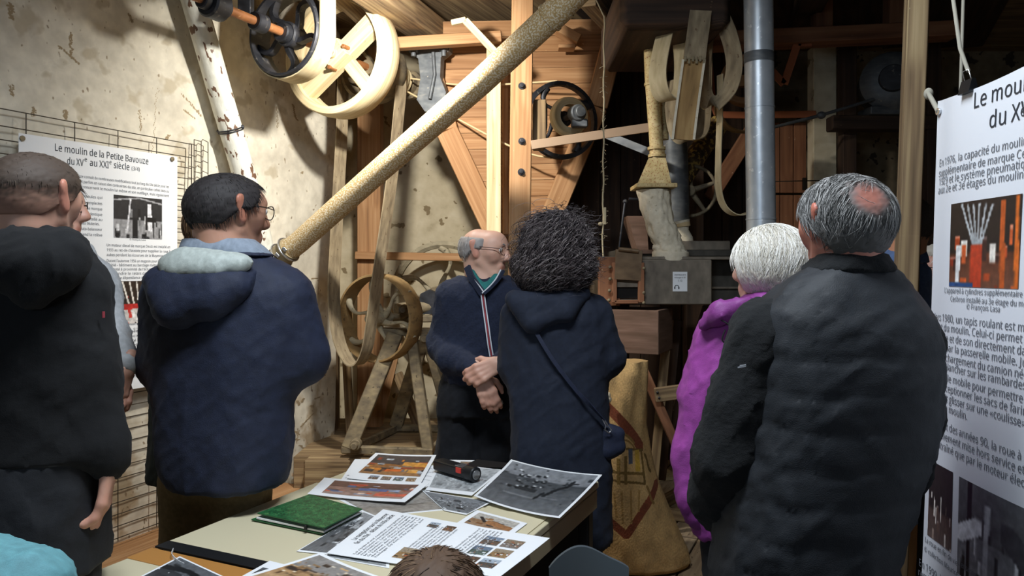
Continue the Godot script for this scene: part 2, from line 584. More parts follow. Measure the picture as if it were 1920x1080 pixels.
func make_materials():
	nz.seed = 4
	nz.frequency = 1.0
	nz.fractal_octaves = 3
	sans = SystemFont.new()
	sans.font_names = PackedStringArray(["Droid Sans"])
	# cloth: a fine mottled weave
	var a := noise_bytes(71, 0.25, 256, 256, 256, 256, 2)
	var b := noise_bytes(72, 0.02, 256, 256, 256, 256, 3)
	var wv := PackedByteArray()
	wv.resize(65536)
	var wc := PackedByteArray()
	wc.resize(65536)
	for i in 65536:
		wv[i] = clampi(int(a[i] * 0.5 + b[i] * 0.5), 0, 255)
		wc[i] = clampi(int(205 + (a[i] - 128) * 0.12 + (b[i] - 128) * 0.16), 0, 255)
	weave = tex(256, 256, wv, Image.FORMAT_L8)
	weave_c = tex(256, 256, wc, Image.FORMAT_L8)
	# timber
	var W := [hexc("7c583a"), hexc("a0744b"), hexc("b48a60"), hexc("c6a17a")]
	mat_tex("pine", mix_tex(11, 512, 512, 12, W, hexc("d9b58a"), 0.93), Vector3(0.8, 2.6, 1), 0.75, 0.12)
	mat_tex("pale_wood", mix_tex(12, 512, 512, 12, [hexc("a58c63"), hexc("cbb68c"), hexc("dccba4"), hexc("e6d9b8")], hexc("8f7a58"), 0.90), Vector3(0.9, 2.6, 1), 0.85, 0.15)
	mat_tex("old_wood", mix_tex(13, 512, 512, 12, [hexc("4a3a28"), hexc("7d664a"), hexc("9d8662"), hexc("b7a07a")], hexc("c3b08c"), 0.93), Vector3(0.8, 2.4, 1), 0.85, 0.2)
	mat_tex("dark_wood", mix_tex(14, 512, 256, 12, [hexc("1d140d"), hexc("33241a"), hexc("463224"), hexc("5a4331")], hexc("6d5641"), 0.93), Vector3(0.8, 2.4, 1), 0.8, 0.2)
	mat_tex("red_wood", mix_tex(15, 512, 256, 10, [hexc("5a3826"), hexc("80543a"), hexc("99694a"), hexc("ad7f5c")], hexc("c2a083"), 0.93), Vector3(0.8, 2.2, 1), 0.8, 0.15)
	mat_tex("crate_wood", mix_tex(16, 512, 256, 8, [hexc("3c2a20"), hexc("5d4535"), hexc("74594a"), hexc("8d7160")], hexc("c9b493"), 0.93), Vector3(1.1, 2.4, 1), 0.75, 0.2)
	mat_tex("floor_wood", mix_tex(17, 512, 512, 12, [hexc("6a5a48"), hexc("93816a"), hexc("aa987e"), hexc("bfae95")], hexc("5a4a3a"), 0.80), Vector3(0.7, 2.2, 1), 0.8, 0.2)
	# metal and its dust
	mat_tex("dusty_iron", mix_tex(21, 256, 256, 2, [hexc("4a4238"), hexc("726653"), hexc("958668"), hexc("b3a27e")], hexc("3b332b"), 0.84), Vector3(2.5, 2.5, 2.5), 0.75, 0.0, true, 0.15)
	mat_tex("black_iron", mix_tex(22, 256, 256, 2, [hexc("131416"), hexc("232428"), hexc("33343a"), hexc("4a4a4e")], hexc("6a6660"), 0.82), Vector3(2.5, 2.5, 2.5), 0.5, 0.0, true, 0.3)
	mat_tex("grey_iron", mix_tex(23, 256, 256, 2, [hexc("3d4044"), hexc("575b5f"), hexc("6d7072"), hexc("8a8a86")], hexc("aaa392"), 0.9), Vector3(2.5, 2.5, 2.5), 0.55, 0.0, true, 0.35)
	mat_tex("rusty_shaft", mix_tex(24, 256, 256, 4, [hexc("5e3a22"), hexc("86552f"), hexc("a06a3f"), hexc("b98558")], hexc("d0ab84"), 0.84), Vector3(3, 3, 3), 0.6, 0.0, true, 0.2)
	mat_tex("speckled_pipe", mix_tex(25, 512, 512, 1, [hexc("987c4c"), hexc("b19562"), hexc("bd9f6d"), hexc("cbb184")], hexc("d8ccb2"), 0.55, 0.09), Vector3(1.6, 1.6, 1), 0.7, 0.1)
	mat_tex("chute_pipe", mix_tex(26, 512, 256, 1, [hexc("9c8656"), hexc("bba572"), hexc("cbb684"), hexc("d8c79c")], hexc("a0744a"), 0.66, 0.09), Vector3(1.8, 2.2, 1), 0.65, 0.0)
	mat_tex("galvanised", mix_tex(27, 256, 256, 1, [hexc("a9b1b8"), hexc("bcc4cb"), hexc("c9d0d6"), hexc("d5dade")], hexc("e8ecee"), 0.8, 0.06), Vector3(1.4, 1.4, 1), 0.38, 0.0, false, 0.45)
	mat_tex("flaking_paint", mix_tex(28, 512, 512, 1, [hexc("b5b3a4"), hexc("d3d2c6"), hexc("e0dfd5"), hexc("e8e7df")], hexc("6b4f3d"), 0.70, 0.016), Vector3(0.9, 1.4, 1), 0.55, 0.25)
	mat_tex("mouldy_pipe", mix_tex(29, 256, 256, 1, [hexc("2e2318"), hexc("4c3c28"), hexc("6a5536"), hexc("8a7346")], hexc("b89a52"), 0.6, 0.04), Vector3(2.4, 2.4, 1), 0.8, 0.2)
	mat_tex("sheet_steel", mix_tex(30, 512, 256, 1, [hexc("5b5349"), hexc("736a5e"), hexc("857b6d"), hexc("9a8f7f")], hexc("b7ab97"), 0.95, 0.03), Vector3(1.2, 1.2, 1), 0.5, 0.0, false, 0.3)
	mat_tex("belt", mix_tex(31, 512, 256, 4, [hexc("5f5343"), hexc("83745c"), hexc("9c8c70"), hexc("b5a688")], hexc("6b5540"), 0.86), Vector3(1.5, 3, 1), 0.85, 0.0)
	mat_tex("belt_pale", mix_tex(32, 512, 256, 4, [hexc("8f8062"), hexc("b3a27e"), hexc("c6b692"), hexc("d3c6a6")], hexc("a39070"), 0.88), Vector3(1.5, 3, 1), 0.85, 0.0)
	mat_tex("belt_brown", mix_tex(36, 256, 256, 4, [hexc("6f5636"), hexc("937347"), hexc("a58556"), hexc("b79868")], hexc("7a5a3a"), 0.9), Vector3(1.5, 3, 1), 0.85, 0.0)
	mat_tex("canvas", mix_tex(33, 256, 256, 1, [hexc("b9ad94"), hexc("cfc4ac"), hexc("dad0ba"), hexc("e4dcc8")], hexc("a99b80"), 0.8, 0.03), Vector3(4, 4, 4), 0.9, 0.0, true)
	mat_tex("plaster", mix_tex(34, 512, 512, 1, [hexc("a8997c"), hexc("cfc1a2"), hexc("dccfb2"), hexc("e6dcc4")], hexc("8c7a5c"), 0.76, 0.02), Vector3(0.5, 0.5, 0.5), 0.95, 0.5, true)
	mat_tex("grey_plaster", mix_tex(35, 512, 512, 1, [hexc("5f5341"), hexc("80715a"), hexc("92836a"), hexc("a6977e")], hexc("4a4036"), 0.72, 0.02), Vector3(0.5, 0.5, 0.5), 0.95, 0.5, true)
	mat("steel_bar", hexc("a98d72"), 0.6)
	mat("red_steel", hexc("a8623f"), 0.6)
	mat("rope", hexc("cdb58a"), 0.95)
	mat("string", hexc("b0a284"), 0.95)
	mat("wire", hexc("4b4338"), 0.5, 0.4)
	mat("white_pipe", hexc("d8ccb6"), 0.6)
	mat("black", hexc("101113"), 0.5)
	mat("black_plastic", hexc("16181b"), 0.35)
	mat("void", hexc("0c0a09"), 0.9)
	mat("chrome", hexc("c9cbce"), 0.25, 0.9)
	mat("paper", hexc("eceef0"), 0.65)
	mat("paper_edge", hexc("d9dadc"), 0.7)
	mat("ink", hexc("2b2d33"), 0.8)
	mat("grey_ink", hexc("66696f"), 0.8)
	mat("orange_wood", hexc("b07a3a"), 0.55)
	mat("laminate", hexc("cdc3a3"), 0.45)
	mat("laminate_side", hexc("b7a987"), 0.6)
	mat("dark_panel", hexc("15171c"), 0.5)
	mat("chair_grey", hexc("4a5257"), 0.45)
	M["pine_tone"] = []
	for k in 3:
		var pm: StandardMaterial3D = M.pine.duplicate()
		pm.albedo_color = [Color(1, 1, 1), Color(0.95, 0.93, 0.9), Color(0.9, 0.88, 0.86)][k]
		M.pine_tone.append(pm)
	var tinted := func(called, from, c):
		var tm: StandardMaterial3D = M[from].duplicate()
		tm.albedo_color = c
		tm.resource_name = called
		M[called] = tm
	tinted.call("steel_dark", "sheet_steel", Color(0.62, 0.64, 0.66))
	tinted.call("steel_bar_dark", "sheet_steel", Color(0.95, 0.85, 0.74))
	tinted.call("crate_tan", "red_wood", Color(1.0, 1.0, 1.0))
	tinted.call("canvas_grey", "canvas", Color(0.66, 0.63, 0.56))
	mat_tex("dusty_wheel", mix_tex(51, 256, 256, 2, [hexc("6d5a3c"), hexc("93784f"), hexc("ab8d5f"), hexc("bfa274")], hexc("5e4c36"), 0.8), Vector3(2.5, 2.5, 2.5), 0.7, 0.0, true, 0.1)
	mat_tex("dusty_iron_pale", mix_tex(52, 256, 256, 2, [hexc("77705f"), hexc("a0967e"), hexc("b9ae93"), hexc("cdc3a8")], hexc("5d5546"), 0.86), Vector3(2.5, 2.5, 2.5), 0.8, 0.0, true, 0.05)
	mat("banner_paper", hexc("d9dce2"), 0.4)
	mat("cord_grey", hexc("9b9688"), 0.9)
	mat("hair_brown", hexc("6b4f36"), 0.5)
	mat("dark_rim", hexc("4a2f28"), 0.35)

# ---------------------------------------------------------------- the room
const WALL_N := Vector3(0.9085, 0, 0.418)
const WALL_D := Vector3(0.418, 0, -0.9085)

func wall_point(d: float, h: float, out := 0.0) -> Vector3:
	return Vector3(0.46 * d - 3.774, h, -d) + WALL_N * out

func on_wall(px: float, py: float, out := 0.0) -> Vector3:   # where a sight line meets the plaster wall
	var d := 3.774 / (0.46 - (px - 960.0) / F)
	return wall_point(d, EYE + (HZ - py) * d / F, out)

func wall_texture() -> Array:
	var w := 1024
	var h := 1024
	var a := noise_bytes(41, 0.006, w, h, w, h, 5)
	var b := noise_bytes(42, 0.035, w, h, w, h, 4)
	var c := noise_bytes(43, 0.09, w, h / 2, w, h, 2)
	var e := noise_bytes(44, 0.012, w, h, w, h, 4)
	var out := PackedByteArray()
	out.resize(w * h * 3)
	var hi := PackedByteArray()
	hi.resize(w * h)
	for y in h:
		var low := clampf((y / float(h) - 0.66) * 3.2, 0.0, 1.0)
		for x in w:
			var i := y * w + x
			var q := (a[i] - 128) * 0.16 + (b[i] - 128) * 0.10
			var r := 214.0 + q
			var g := 206.0 + q
			var l := 188.0 + q * 0.95
			var height := 150.0 + (a[i] - 128) * 0.5 + (b[i] - 128) * 0.3
			var st := (e[i] - 124) * 0.011 * low
			if st > 0.0:
				st = minf(st, 0.55)
				r = lerpf(r, 128.0, st); g = lerpf(g, 96.0, st); l = lerpf(l, 58.0, st)
			if e[i] > 170:
				var k := minf((e[i] - 176) * 0.02, 0.55)
				r = lerpf(r, 172.0, k); g = lerpf(g, 158.0, k); l = lerpf(l, 132.0, k)
			var pit := c[i] + (b[i] - 128) * 0.35 + low * 22.0
			if pit > 226.0:
				var k := minf((pit - 226.0) * 0.05, 0.6)
				r = lerpf(r, 105.0, k); g = lerpf(g, 84.0, k); l = lerpf(l, 60.0, k)
				height -= 60.0 * k
			out[i * 3] = clampi(int(r), 0, 255); out[i * 3 + 1] = clampi(int(g), 0, 255); out[i * 3 + 2] = clampi(int(l), 0, 255)
			hi[i] = clampi(int(height), 0, 255)
	# scratches, nicks and a long crack
	var rng := RandomNumberGenerator.new()
	rng.seed = 9
	var marks := [[278, 318, 262, 420, 2], [291, 165, 281, 350, 1], [132, 60, 135, 110, 2], [110, 85, 150, 120, 2], [335, 175, 375, 218, 2], [20, 5, 22, 35, 3], [258, 205, 262, 245, 1], [340, 205, 362, 222, 1], [550, 195, 556, 225, 3], [570, 610, 590, 600, 4], [520, 200, 523, 240, 1], [560, 800, 585, 775, 4]]
	for k in 38:
		var px := rng.randf_range(0, 610)
		var py := rng.randf_range(0, 880)
		marks.append([px, py, px + rng.randf_range(-5, 6), py + rng.randf_range(3, 26), rng.randi_range(1, 2)])
	for k in 26:
		var px := rng.randf_range(540, 610)
		var py := rng.randf_range(520, 880)
		marks.append([px, py, px + rng.randf_range(-9, 14), py + rng.randf_range(-8, 12), rng.randi_range(2, 5)])
	for mk in marks:
		var p0 := on_wall(mk[0], mk[1])
		var p1 := on_wall(mk[2], mk[3])
		for s in 60:
			var p := p0.lerp(p1, s / 60.0)
			var u := int(((-p.z - 2.9) / 0.9085 / 3.2) * w + 2.0 * nz.get_noise_1d(s * 0.2 + mk[0]) * 3.0)
			var v := int((1.0 - p.y / 3.3) * h)
			for dx in mk[4]:
				for dy in 2:
					var x: int = u + dx
					var y := v + dy
					if x < 0 or y < 0 or x >= w or y >= h: continue
					var i: int = y * w + x
					out[i * 3] = 150; out[i * 3 + 1] = 131; out[i * 3 + 2] = 102
					hi[i] = 110
	return [tex(w, h, out), tex(w, h, hi, Image.FORMAT_L8)]

func build_setting():
	var wt := wall_texture()
	mat_tex("wall_plaster", wt, Vector3(1, 1, 1), 0.95, 0.8)
	# the long plaster wall
	var mb := Mb.new()
	mb.grid(60, 34, func(u, v):
		var d: float = lerpf(-1.8, 5.42, u)
		var h: float = v * 3.5
		return wall_point(d, h, 0.02 * nz.get_noise_2d(d * 0.9, h * 0.9) + 0.006 * nz.get_noise_2d(d * 5.0, h * 5.0)), true)
	for i in mb.v.size():
		mb.t[i] = Vector2((-mb.v[i].z - 2.9) / 0.9085 / 3.2, 1.0 - mb.v[i].y / 3.3)
	mb.box(wall_point(1.81, 1.75, -0.24), Vector3(0.4, 3.5, 7.95), Basis(WALL_N, Vector3.UP, -WALL_D))
	struct("wall_left", mb, M.wall_plaster, "pitted cream plaster wall behind the wire panel and white pipe", "wall")
	mb = Mb.new()
	mb.box(Vector3(-1.85, 1.75, -5.9), Vector3(0.8, 3.5, 1.3))
	struct("wall_recess", mb, M.plaster, "plaster wall return in the corner behind the slack drive belt", "wall")
	mb = Mb.new()
	mb.grid(30, 30, func(u, v): return Vector3(lerpf(-2.4, 0.3, u), v * 3.5, -6.3 + 0.03 * nz.get_noise_2d(u * 3.0, v * 4.0)), true)
	mb.box(Vector3(-1.05, 1.75, -6.5), Vector3(2.7, 3.5, 0.3))
	struct("wall_back", mb, M.plaster, "pale plaster back wall behind the timber hopper and iron stand", "wall")
	mb = Mb.new()
	mb.box(Vector3(2.5, 1.75, -6.5), Vector3(4.4, 3.5, 0.4))
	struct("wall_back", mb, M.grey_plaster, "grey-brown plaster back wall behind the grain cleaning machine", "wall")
	mb = Mb.new()
	mb.box(Vector3(4.75, 1.75, -2.4), Vector3(0.3, 3.5, 8.6))
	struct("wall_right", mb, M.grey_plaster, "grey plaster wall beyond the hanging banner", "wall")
	mb = Mb.new()
	mb.box(Vector3(0.2, 1.75, 1.95), Vector3(9.4, 3.5, 0.3))
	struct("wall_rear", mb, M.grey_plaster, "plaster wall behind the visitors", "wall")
	# floor: a slab and single boards, laid along the long wall
	mb = Mb.new()
	mb.box(Vector3(0.3, -0.13, -2.3), Vector3(9.4, 0.2, 8.9))
	var fl := struct("floor", mb, M.dark_wood, "worn grey-brown wooden board floor", "floor")
	var rng := RandomNumberGenerator.new()
	rng.seed = 3
	var tone := []
	for k in 3:
		var fm: StandardMaterial3D = M.floor_wood.duplicate()
		fm.albedo_color = [Color(1, 1, 1), Color(0.88, 0.86, 0.84), Color(0.95, 0.9, 0.84)][k]
		tone.append(fm)
	for k in 36:
		var x := -2.6 + k * 0.182
		for s in 2:
			var a := Vector3(x, 0, -1.6) + WALL_D * (0.0 if s == 0 else 2.35 + 0.5 * (k % 3) + 0.02)
			var b := Vector3(x, 0, -1.6) + WALL_D * ((2.35 + 0.5 * (k % 3)) if s == 0 else 4.9)
			mb = Mb.new()
			mb.beam(a + Vector3(0, -0.016 + rng.randf_range(-0.002, 0.002), 0), b + Vector3(0, -0.016, 0), 0.158, 0.03, Vector3.UP, 0.004, Vector2(rng.randf() * 3, rng.randf()))
			obj("plank", mb, tone[rng.randi() % 3], fl)
	# ceiling
	mb = Mb.new()
	mb.box(Vector3(0.3, 3.44, -2.3), Vector3(9.4, 0.2, 8.9))
	var ce := struct("ceiling", mb, M.old_wood, "dusty boarded ceiling over the machinery", "ceiling")
	for k in 24:
		var a := Vector3(-2.2 + k * 0.2, 3.325, -3.2)
		mb = Mb.new()
		mb.beam(a, a + WALL_D * 3.2, 0.192, 0.028, Vector3.UP, 0.004, Vector2(k * 0.7, k * 0.31))
		obj("plank", mb, M.old_wood if k < 9 else M.dark_wood, ce)
	# heavy joists
	var q := [[P(722, -4, 4.35) * 2.9 - P(830, 75, 5.3) * 1.9, P(830, 75, 5.3), 0.185, 0.16, "old_wood", "thick pale joist ending at the pale horizontal beam"], [P(560, -100, 3.9), P(690, 28, 4.9), 0.14, 0.14, "old_wood", "old joist above the large wooden pulley"], [P(455, -35, 3.6), P(560, -32, 4.5), 0.12, 0.12, "old_wood", "old joist above the small black pulley"],
		[P(1102, -8, 4.2), P(1168, 66, 5.0), 0.1, 0.12, "old_wood", "slim old joist beside the hopper's top corner"], [P(1210, -70, 4.0), P(1290, 5, 5.4), 0.16, 0.16, "dark_wood", "dark joist above the hanging belts"], [P(1545, -60, 4.0), P(1500, 40, 5.6), 0.16, 0.16, "dark_wood", "dark joist over the brown tie beam"]]
	for r in q:
		mb = Mb.new()
		mb.beam(r[0], r[1], r[2], r[3], Vector3.UP, 0.008)
		tag(obj("ceiling_joist", mb, M[r[4]]), r[5], "joist", "heavy ceiling joists")
	# ledge and plinth along the wall
	mb = Mb.new()
	mb.beam(wall_point(2.2, 0.05, 0.14), wall_point(4.92, 0.05, 0.14), 0.34, 0.1, Vector3.UP, 0.01)
	struct("trim_1", mb, M.pine, "low wooden ledge along the foot of the plaster wall", "ledge")
	mb = Mb.new()
	mb.beam(Vector3(-1.3, 0.22, -4.72), Vector3(0.12, 0.22, -4.72), 0.14, 0.18, Vector3.UP, 0.012)
	mb.box(Vector3(-0.65, 0.15, -5.4), Vector3(1.5, 0.3, 1.24))
	struct("trim_2", mb, M.old_wood, "worn timber plinth under the iron machine stand", "plinth")

	# posts and rails of the timber frame
	var post: MeshInstance3D = timber("timber_post", "sturdy pale orange post crossed by the speckled sloping pipe", "post", P(981, -90, 4.3) , Vector3(0.02, 0.0, -4.3), 0.125, 0.12, "pine")
	for y in [166, 268, 325]:
		var bolt := Mb.new()
		bolt.lathe([Vector2(0.0, 0.012), Vector2(0.011, 0.011), Vector2(0.014, 0.0), Vector2(0.02, 0.0), Vector2(0.021, -0.006)], Transform3D(Basis(), P(978 if y != 325 else 977, y, 4.3) + Vector3(0, 0, 0.065)), 10)
		obj("bolt", bolt, M.black_iron, post)
	timber("timber_post", "orange post behind the lower drive wheel by the back wall", "post", Vector3(-1.09, 0, -5.75), Vector3(-1.09, 3.3, -5.75), 0.18, 0.14, "pine")
	timber("timber_post", "dark grey post in the corner beside the slack belt", "post", Vector3(-1.36, 0, -5.62), Vector3(-1.36, 3.3, -5.62), 0.10, 0.12, "old_wood")
	timber("timber_beam", "pale horizontal beam carrying the black iron shaft hanger", "beam", P(735, 83, 4.75), P(940, 70, 4.8), 0.075, 0.07, "pine")
	timber("timber_rail", "thin orange rail crossing in front of the spoked flywheel", "rail", P(666, 479, 5.65), P(890, 483, 5.65), 0.06, 0.05, "pine")
	timber("hopper_prop", "pale upright plank in front of the hopper boards", "plank", P(926, 88, 4.82), P(926, 440, 4.82), 0.095, 0.04, "pale_wood")
	timber("hopper_prop", "narrow upright lath tucked between the plank and orange post", "plank", P(948, 110, 4.95), P(948, 440, 4.95), 0.04, 0.04, "pine")
	timber("angle_brace", "short pale brace with a bent top over the beam", "brace", P(872, 38, 4.55), P(935, 105, 4.55), 0.045, 0.03, "pale_wood")
	timber("angle_brace", "small level stub at the top of the pale brace", "brace", P(846, 43, 4.55), P(874, 37, 4.55), 0.035, 0.03, "pale_wood")
	timber("timber_beam", "brown tie beam behind the hanging belts and grey pipe", "beam", P(1150, 88, 4.9), P(1790, 58, 4.9), 0.1, 0.16, "red_wood")
	timber("timber_post", "brown hanging strut above the tie beam beside the grey pipe", "post", P(1541, -40, 4.9), P(1541, 62, 4.9), 0.11, 0.1, "red_wood")
	timber("timber_post", "brown hanging strut above the tie beam near the tall weathered post", "post", P(1678, -40, 4.92), P(1676, 52, 4.92), 0.11, 0.1, "red_wood")
	timber("weathered_post", "tall weathered grey post between black jacket and banner", "post", P(1720, -30, 2.45), P(1668, 1340, 2.45), 0.066, 0.08, "old_wood", Vector3(-0.35, 0, 1))
	timber("orange_board", "orange-brown board standing behind the black jacket and banner", "board", P(1712, 560, 2.56), P(1690, 1290, 2.56), 0.06, 0.05, "pine")
	# far right: boards, pale post, dark frame
	var bt := thing("board_partition", "reddish board partition behind the grey pipe", "partition", Vector3(1.95, 0, -5.6))
	for k in 4:
		for j in 2:
			var b := Mb.new()
			b.beam(P(1424 + k * 25, 230 if j == 0 else 366, 5.6), P(1424 + k * 25, 362 if j == 0 else 900, 5.6), 0.094, 0.03, Vector3(0, 0, 1), 0.004, Vector2(k * 0.9, j))
			part("plank", b, M.red_wood, bt)
	timber("whitewashed_post", "flaking whitewashed post beside the reddish boards", "post", P(1541, 90, 5.5), P(1541, 960, 5.5), 0.17, 0.12, "plaster")
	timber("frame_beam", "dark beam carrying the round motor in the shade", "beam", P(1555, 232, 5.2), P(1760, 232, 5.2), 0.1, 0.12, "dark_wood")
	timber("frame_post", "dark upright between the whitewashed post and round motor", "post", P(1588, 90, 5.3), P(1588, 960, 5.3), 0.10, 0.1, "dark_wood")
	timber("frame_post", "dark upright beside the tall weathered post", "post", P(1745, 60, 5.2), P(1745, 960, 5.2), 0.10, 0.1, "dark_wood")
	# dark boards behind the machines
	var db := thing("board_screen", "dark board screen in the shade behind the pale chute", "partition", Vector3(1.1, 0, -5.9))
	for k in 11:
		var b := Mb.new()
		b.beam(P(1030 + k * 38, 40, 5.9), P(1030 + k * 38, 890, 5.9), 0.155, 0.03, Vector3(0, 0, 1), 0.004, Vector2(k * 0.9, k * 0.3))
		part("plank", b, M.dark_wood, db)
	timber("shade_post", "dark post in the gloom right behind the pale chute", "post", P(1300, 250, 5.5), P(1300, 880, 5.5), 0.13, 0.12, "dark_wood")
	timber("brown_brace", "brown diagonal brace behind the slim hanging belt loop", "brace", P(1422, 225, 5.55), P(1330, 372, 5.55), 0.11, 0.05, "red_wood")
	# white pipes along the foot of the wall
	for k in 2:
		var pm := Mb.new()
		pm.tube([on_wall(535, 888 + k * 13, 0.06), on_wall(612, 868 + k * 10, 0.06), P(660 + k * 12, 884, 4.86)], 0.013, 10)
		var o := obj("floor_pipe", pm, M.white_pipe)
		o.set_meta("label", ["thin cream pipe along the wall foot, upper of two", "thin cream pipe along the wall foot, lower of two"][k])
		o.set_meta("category", "pipe")
		o.set_meta("group", "cream pipes at the wall foot")
	# lamps out of view, and an added window for soft fill light
	lamp("unseen_work_lamp", "unseen white work lamp hung under the ceiling to light the drive wheels", LAMP_AT, LAMP_ENERGY, Color(1.0, 0.985, 0.95), 0.075)
	panel_light("unseen_ceiling_lamp", "unseen cool strip lamp above the table, lighting prints and heads", "lamp", FILL_AT, Vector3.DOWN, Vector2(1.2, 0.3), FILL_ENERGY, Color(0.92, 0.96, 1.0), 2.5)  # out of view, lights the prints, hair and shoulders
	panel_light("window_1", "added window with a glowing pane behind the visitors, soft fill light", "window", FILL_WINDOW_AT, Vector3(0.25, -0.1, -1.0), Vector2(1.3, 1.1), FILL_WINDOW_ENERGY, Color(0.78, 0.89, 1.0), 1.2).set_meta("kind", "structure")  # added as broad fill light, no window is known there

func panel_light(called: String, label: String, category: String, at: Vector3, way: Vector3, size: Vector2, energy: float, color: Color, glow: float) -> Node3D:
	var o := thing(called, label, category, at)
	var ba := Basis.looking_at(way.normalized(), Vector3(0, 0, 1) if absf(way.y) > 0.9 else Vector3.UP)
	var mb := Mb.new()
	mb.box(ba * Vector3(0, 0, 0.03), Vector3(size.x + 0.06, size.y + 0.06, 0.05), ba, 0.01)
	obj("housing" if category == "lamp" else "frame", mb, M.paper_edge, o)
	var g := mat(called + "_glow", Color(1, 1, 1), 0.4)
	g.emission_enabled = true
	g.emission = color
	g.emission_energy_multiplier = glow
	mb = Mb.new()
	mb.box(ba * Vector3(0, 0, 0.002), Vector3(size.x, size.y, 0.008), ba, 0.001)
	obj("diffuser" if category == "lamp" else "pane", mb, g, o)
	var l := AreaLight3D.new()
	l.name = called + "_light"
	l.area_size = size
	l.area_normalize_energy = true
	l.light_color = color
	l.light_energy = energy
	l.area_range = 14.0
	l.area_attenuation = 2.0
	l.shadow_enabled = true
	l.basis = ba
	l.position = way.normalized() * 0.012
	o.add_child(l)
	return o

func lamp(called: String, label: String, at: Vector3, energy: float, color: Color, r: float):
	var o := thing(called, label, "lamp", at)
	var mb := Mb.new()
	mb.lathe([Vector2(0.0, 0.075), Vector2(0.03, 0.075), Vector2(r * 0.7, 0.05), Vector2(r, 0.02), Vector2(r - 0.006, 0.02), Vector2(r * 0.68, 0.045), Vector2(0.0, 0.055)], Transform3D(Basis(Vector3.RIGHT, -PI / 2), Vector3(0, 0.02, 0)), 28)
	obj("shade", mb, M.galvanised, o)
	mb = Mb.new()
	mb.tube([Vector3(0, 0.09, 0), Vector3(0, 3.35 - at.y, 0)], 0.006, 8)
	obj("cord", mb, M.black, o)
	var g := mat(called + "_glow", Color(1, 1, 1), 0.4)
	g.emission_enabled = true
	g.emission = color
	g.emission_energy_multiplier = 4.0
	mb = Mb.new()
	mb.ball(Vector3(0, 0.03, 0), Vector3(0.045, 0.04, 0.045), Basis(), 18, 10)
	obj("lamp_bulb", mb, g, o)
	var l: Light3D
	if called == "unseen_work_lamp":      # out of view; aimed as a flood lamp to light the machines
		var sp := SpotLight3D.new()
		sp.spot_angle = 88.0
		sp.spot_angle_attenuation = 1.0
		sp.spot_range = 14.0
		sp.spot_attenuation = 2.0
		sp.basis = Basis.looking_at((LAMP_AIM - LAMP_AT).normalized())
		l = sp
	else:
		var om := OmniLight3D.new()
		om.omni_range = 14.0
		om.omni_attenuation = 2.0
		l = om
	l.name = called + "_light"
	l.light_color = color
	l.light_energy = energy
	l.light_size = 0.05
	l.shadow_enabled = true
	l.position = Vector3(0, -0.03, 0)
	o.add_child(l)

func timber(called: String, label: String, cat: String, a: Vector3, b: Vector3, w: float, h: float, m: String, up := Vector3(0, 0, 1), group := "") -> MeshInstance3D:
	var t := Mb.new()
	t.beam(a, b, w, h, up, 0.007, Vector2(a.x * 3.1, a.z * 1.7))
	var o := obj(called, t, M[m])
	o.set_meta("label", label)
	o.set_meta("category", cat)
	if group: o.set_meta("group", group)
	return o

# ---------------------------------------------------------------- mill machinery
const RIGHT := Vector3(0.9085, 0, 0.418)       # across the line shaft
func shaft_frame(at: Vector3) -> Transform3D:      # local z runs along the line shaft towards the eye
	return Transform3D(Basis(RIGHT, Vector3.UP, -WALL_D), at)

func shaft_at(t: float) -> Vector3:
	return Vector3(-1.05 + 0.418 * t, 2.81, -4.6 - 0.9085 * t)

func ring(mb: Mb, xf: Transform3D, R: float, th: float, w: float, z := 0.0, seg := 56):
	var e := minf(th, w) * 0.15
	mb.lathe([Vector2(R - e, z + w / 2), Vector2(R, z + w / 2 - e), Vector2(R + 0.006, z), Vector2(R, z - w / 2 + e), Vector2(R - e, z - w / 2), Vector2(R - th, z - w / 2), Vector2(R - th, z + w / 2), Vector2(R - e, z + w / 2)], xf, seg)

func disc(mb: Mb, xf: Transform3D, r: float, z0: float, z1: float, seg := 28):
	var e := minf(r, absf(z1 - z0)) * 0.12
	mb.lathe([Vector2(0, z1), Vector2(r - e, z1), Vector2(r, z1 - e), Vector2(r, z0 + e), Vector2(r - e, z0), Vector2(0, z0)], xf, seg)

func curved_spoke(mb: Mb, xf: Transform3D, r0: float, r1: float, a0: float, curl: float, w: float, th: float, round := true):
	var pts := []
	var rr := []
	for i in 11:
		var t := i / 10.0
		var r := lerpf(r0, r1, t)
		var a := a0 + curl * sin(t * PI * 0.85)
		pts.append(xf * Vector3(r * cos(a), r * sin(a), 0))
		rr.append(th * (1.25 - 0.75 * sin(t * PI)))
	if round: mb.tube(pts, rr, 10)
	else: mb.ribbon(pts, xf.basis.z, w, th)

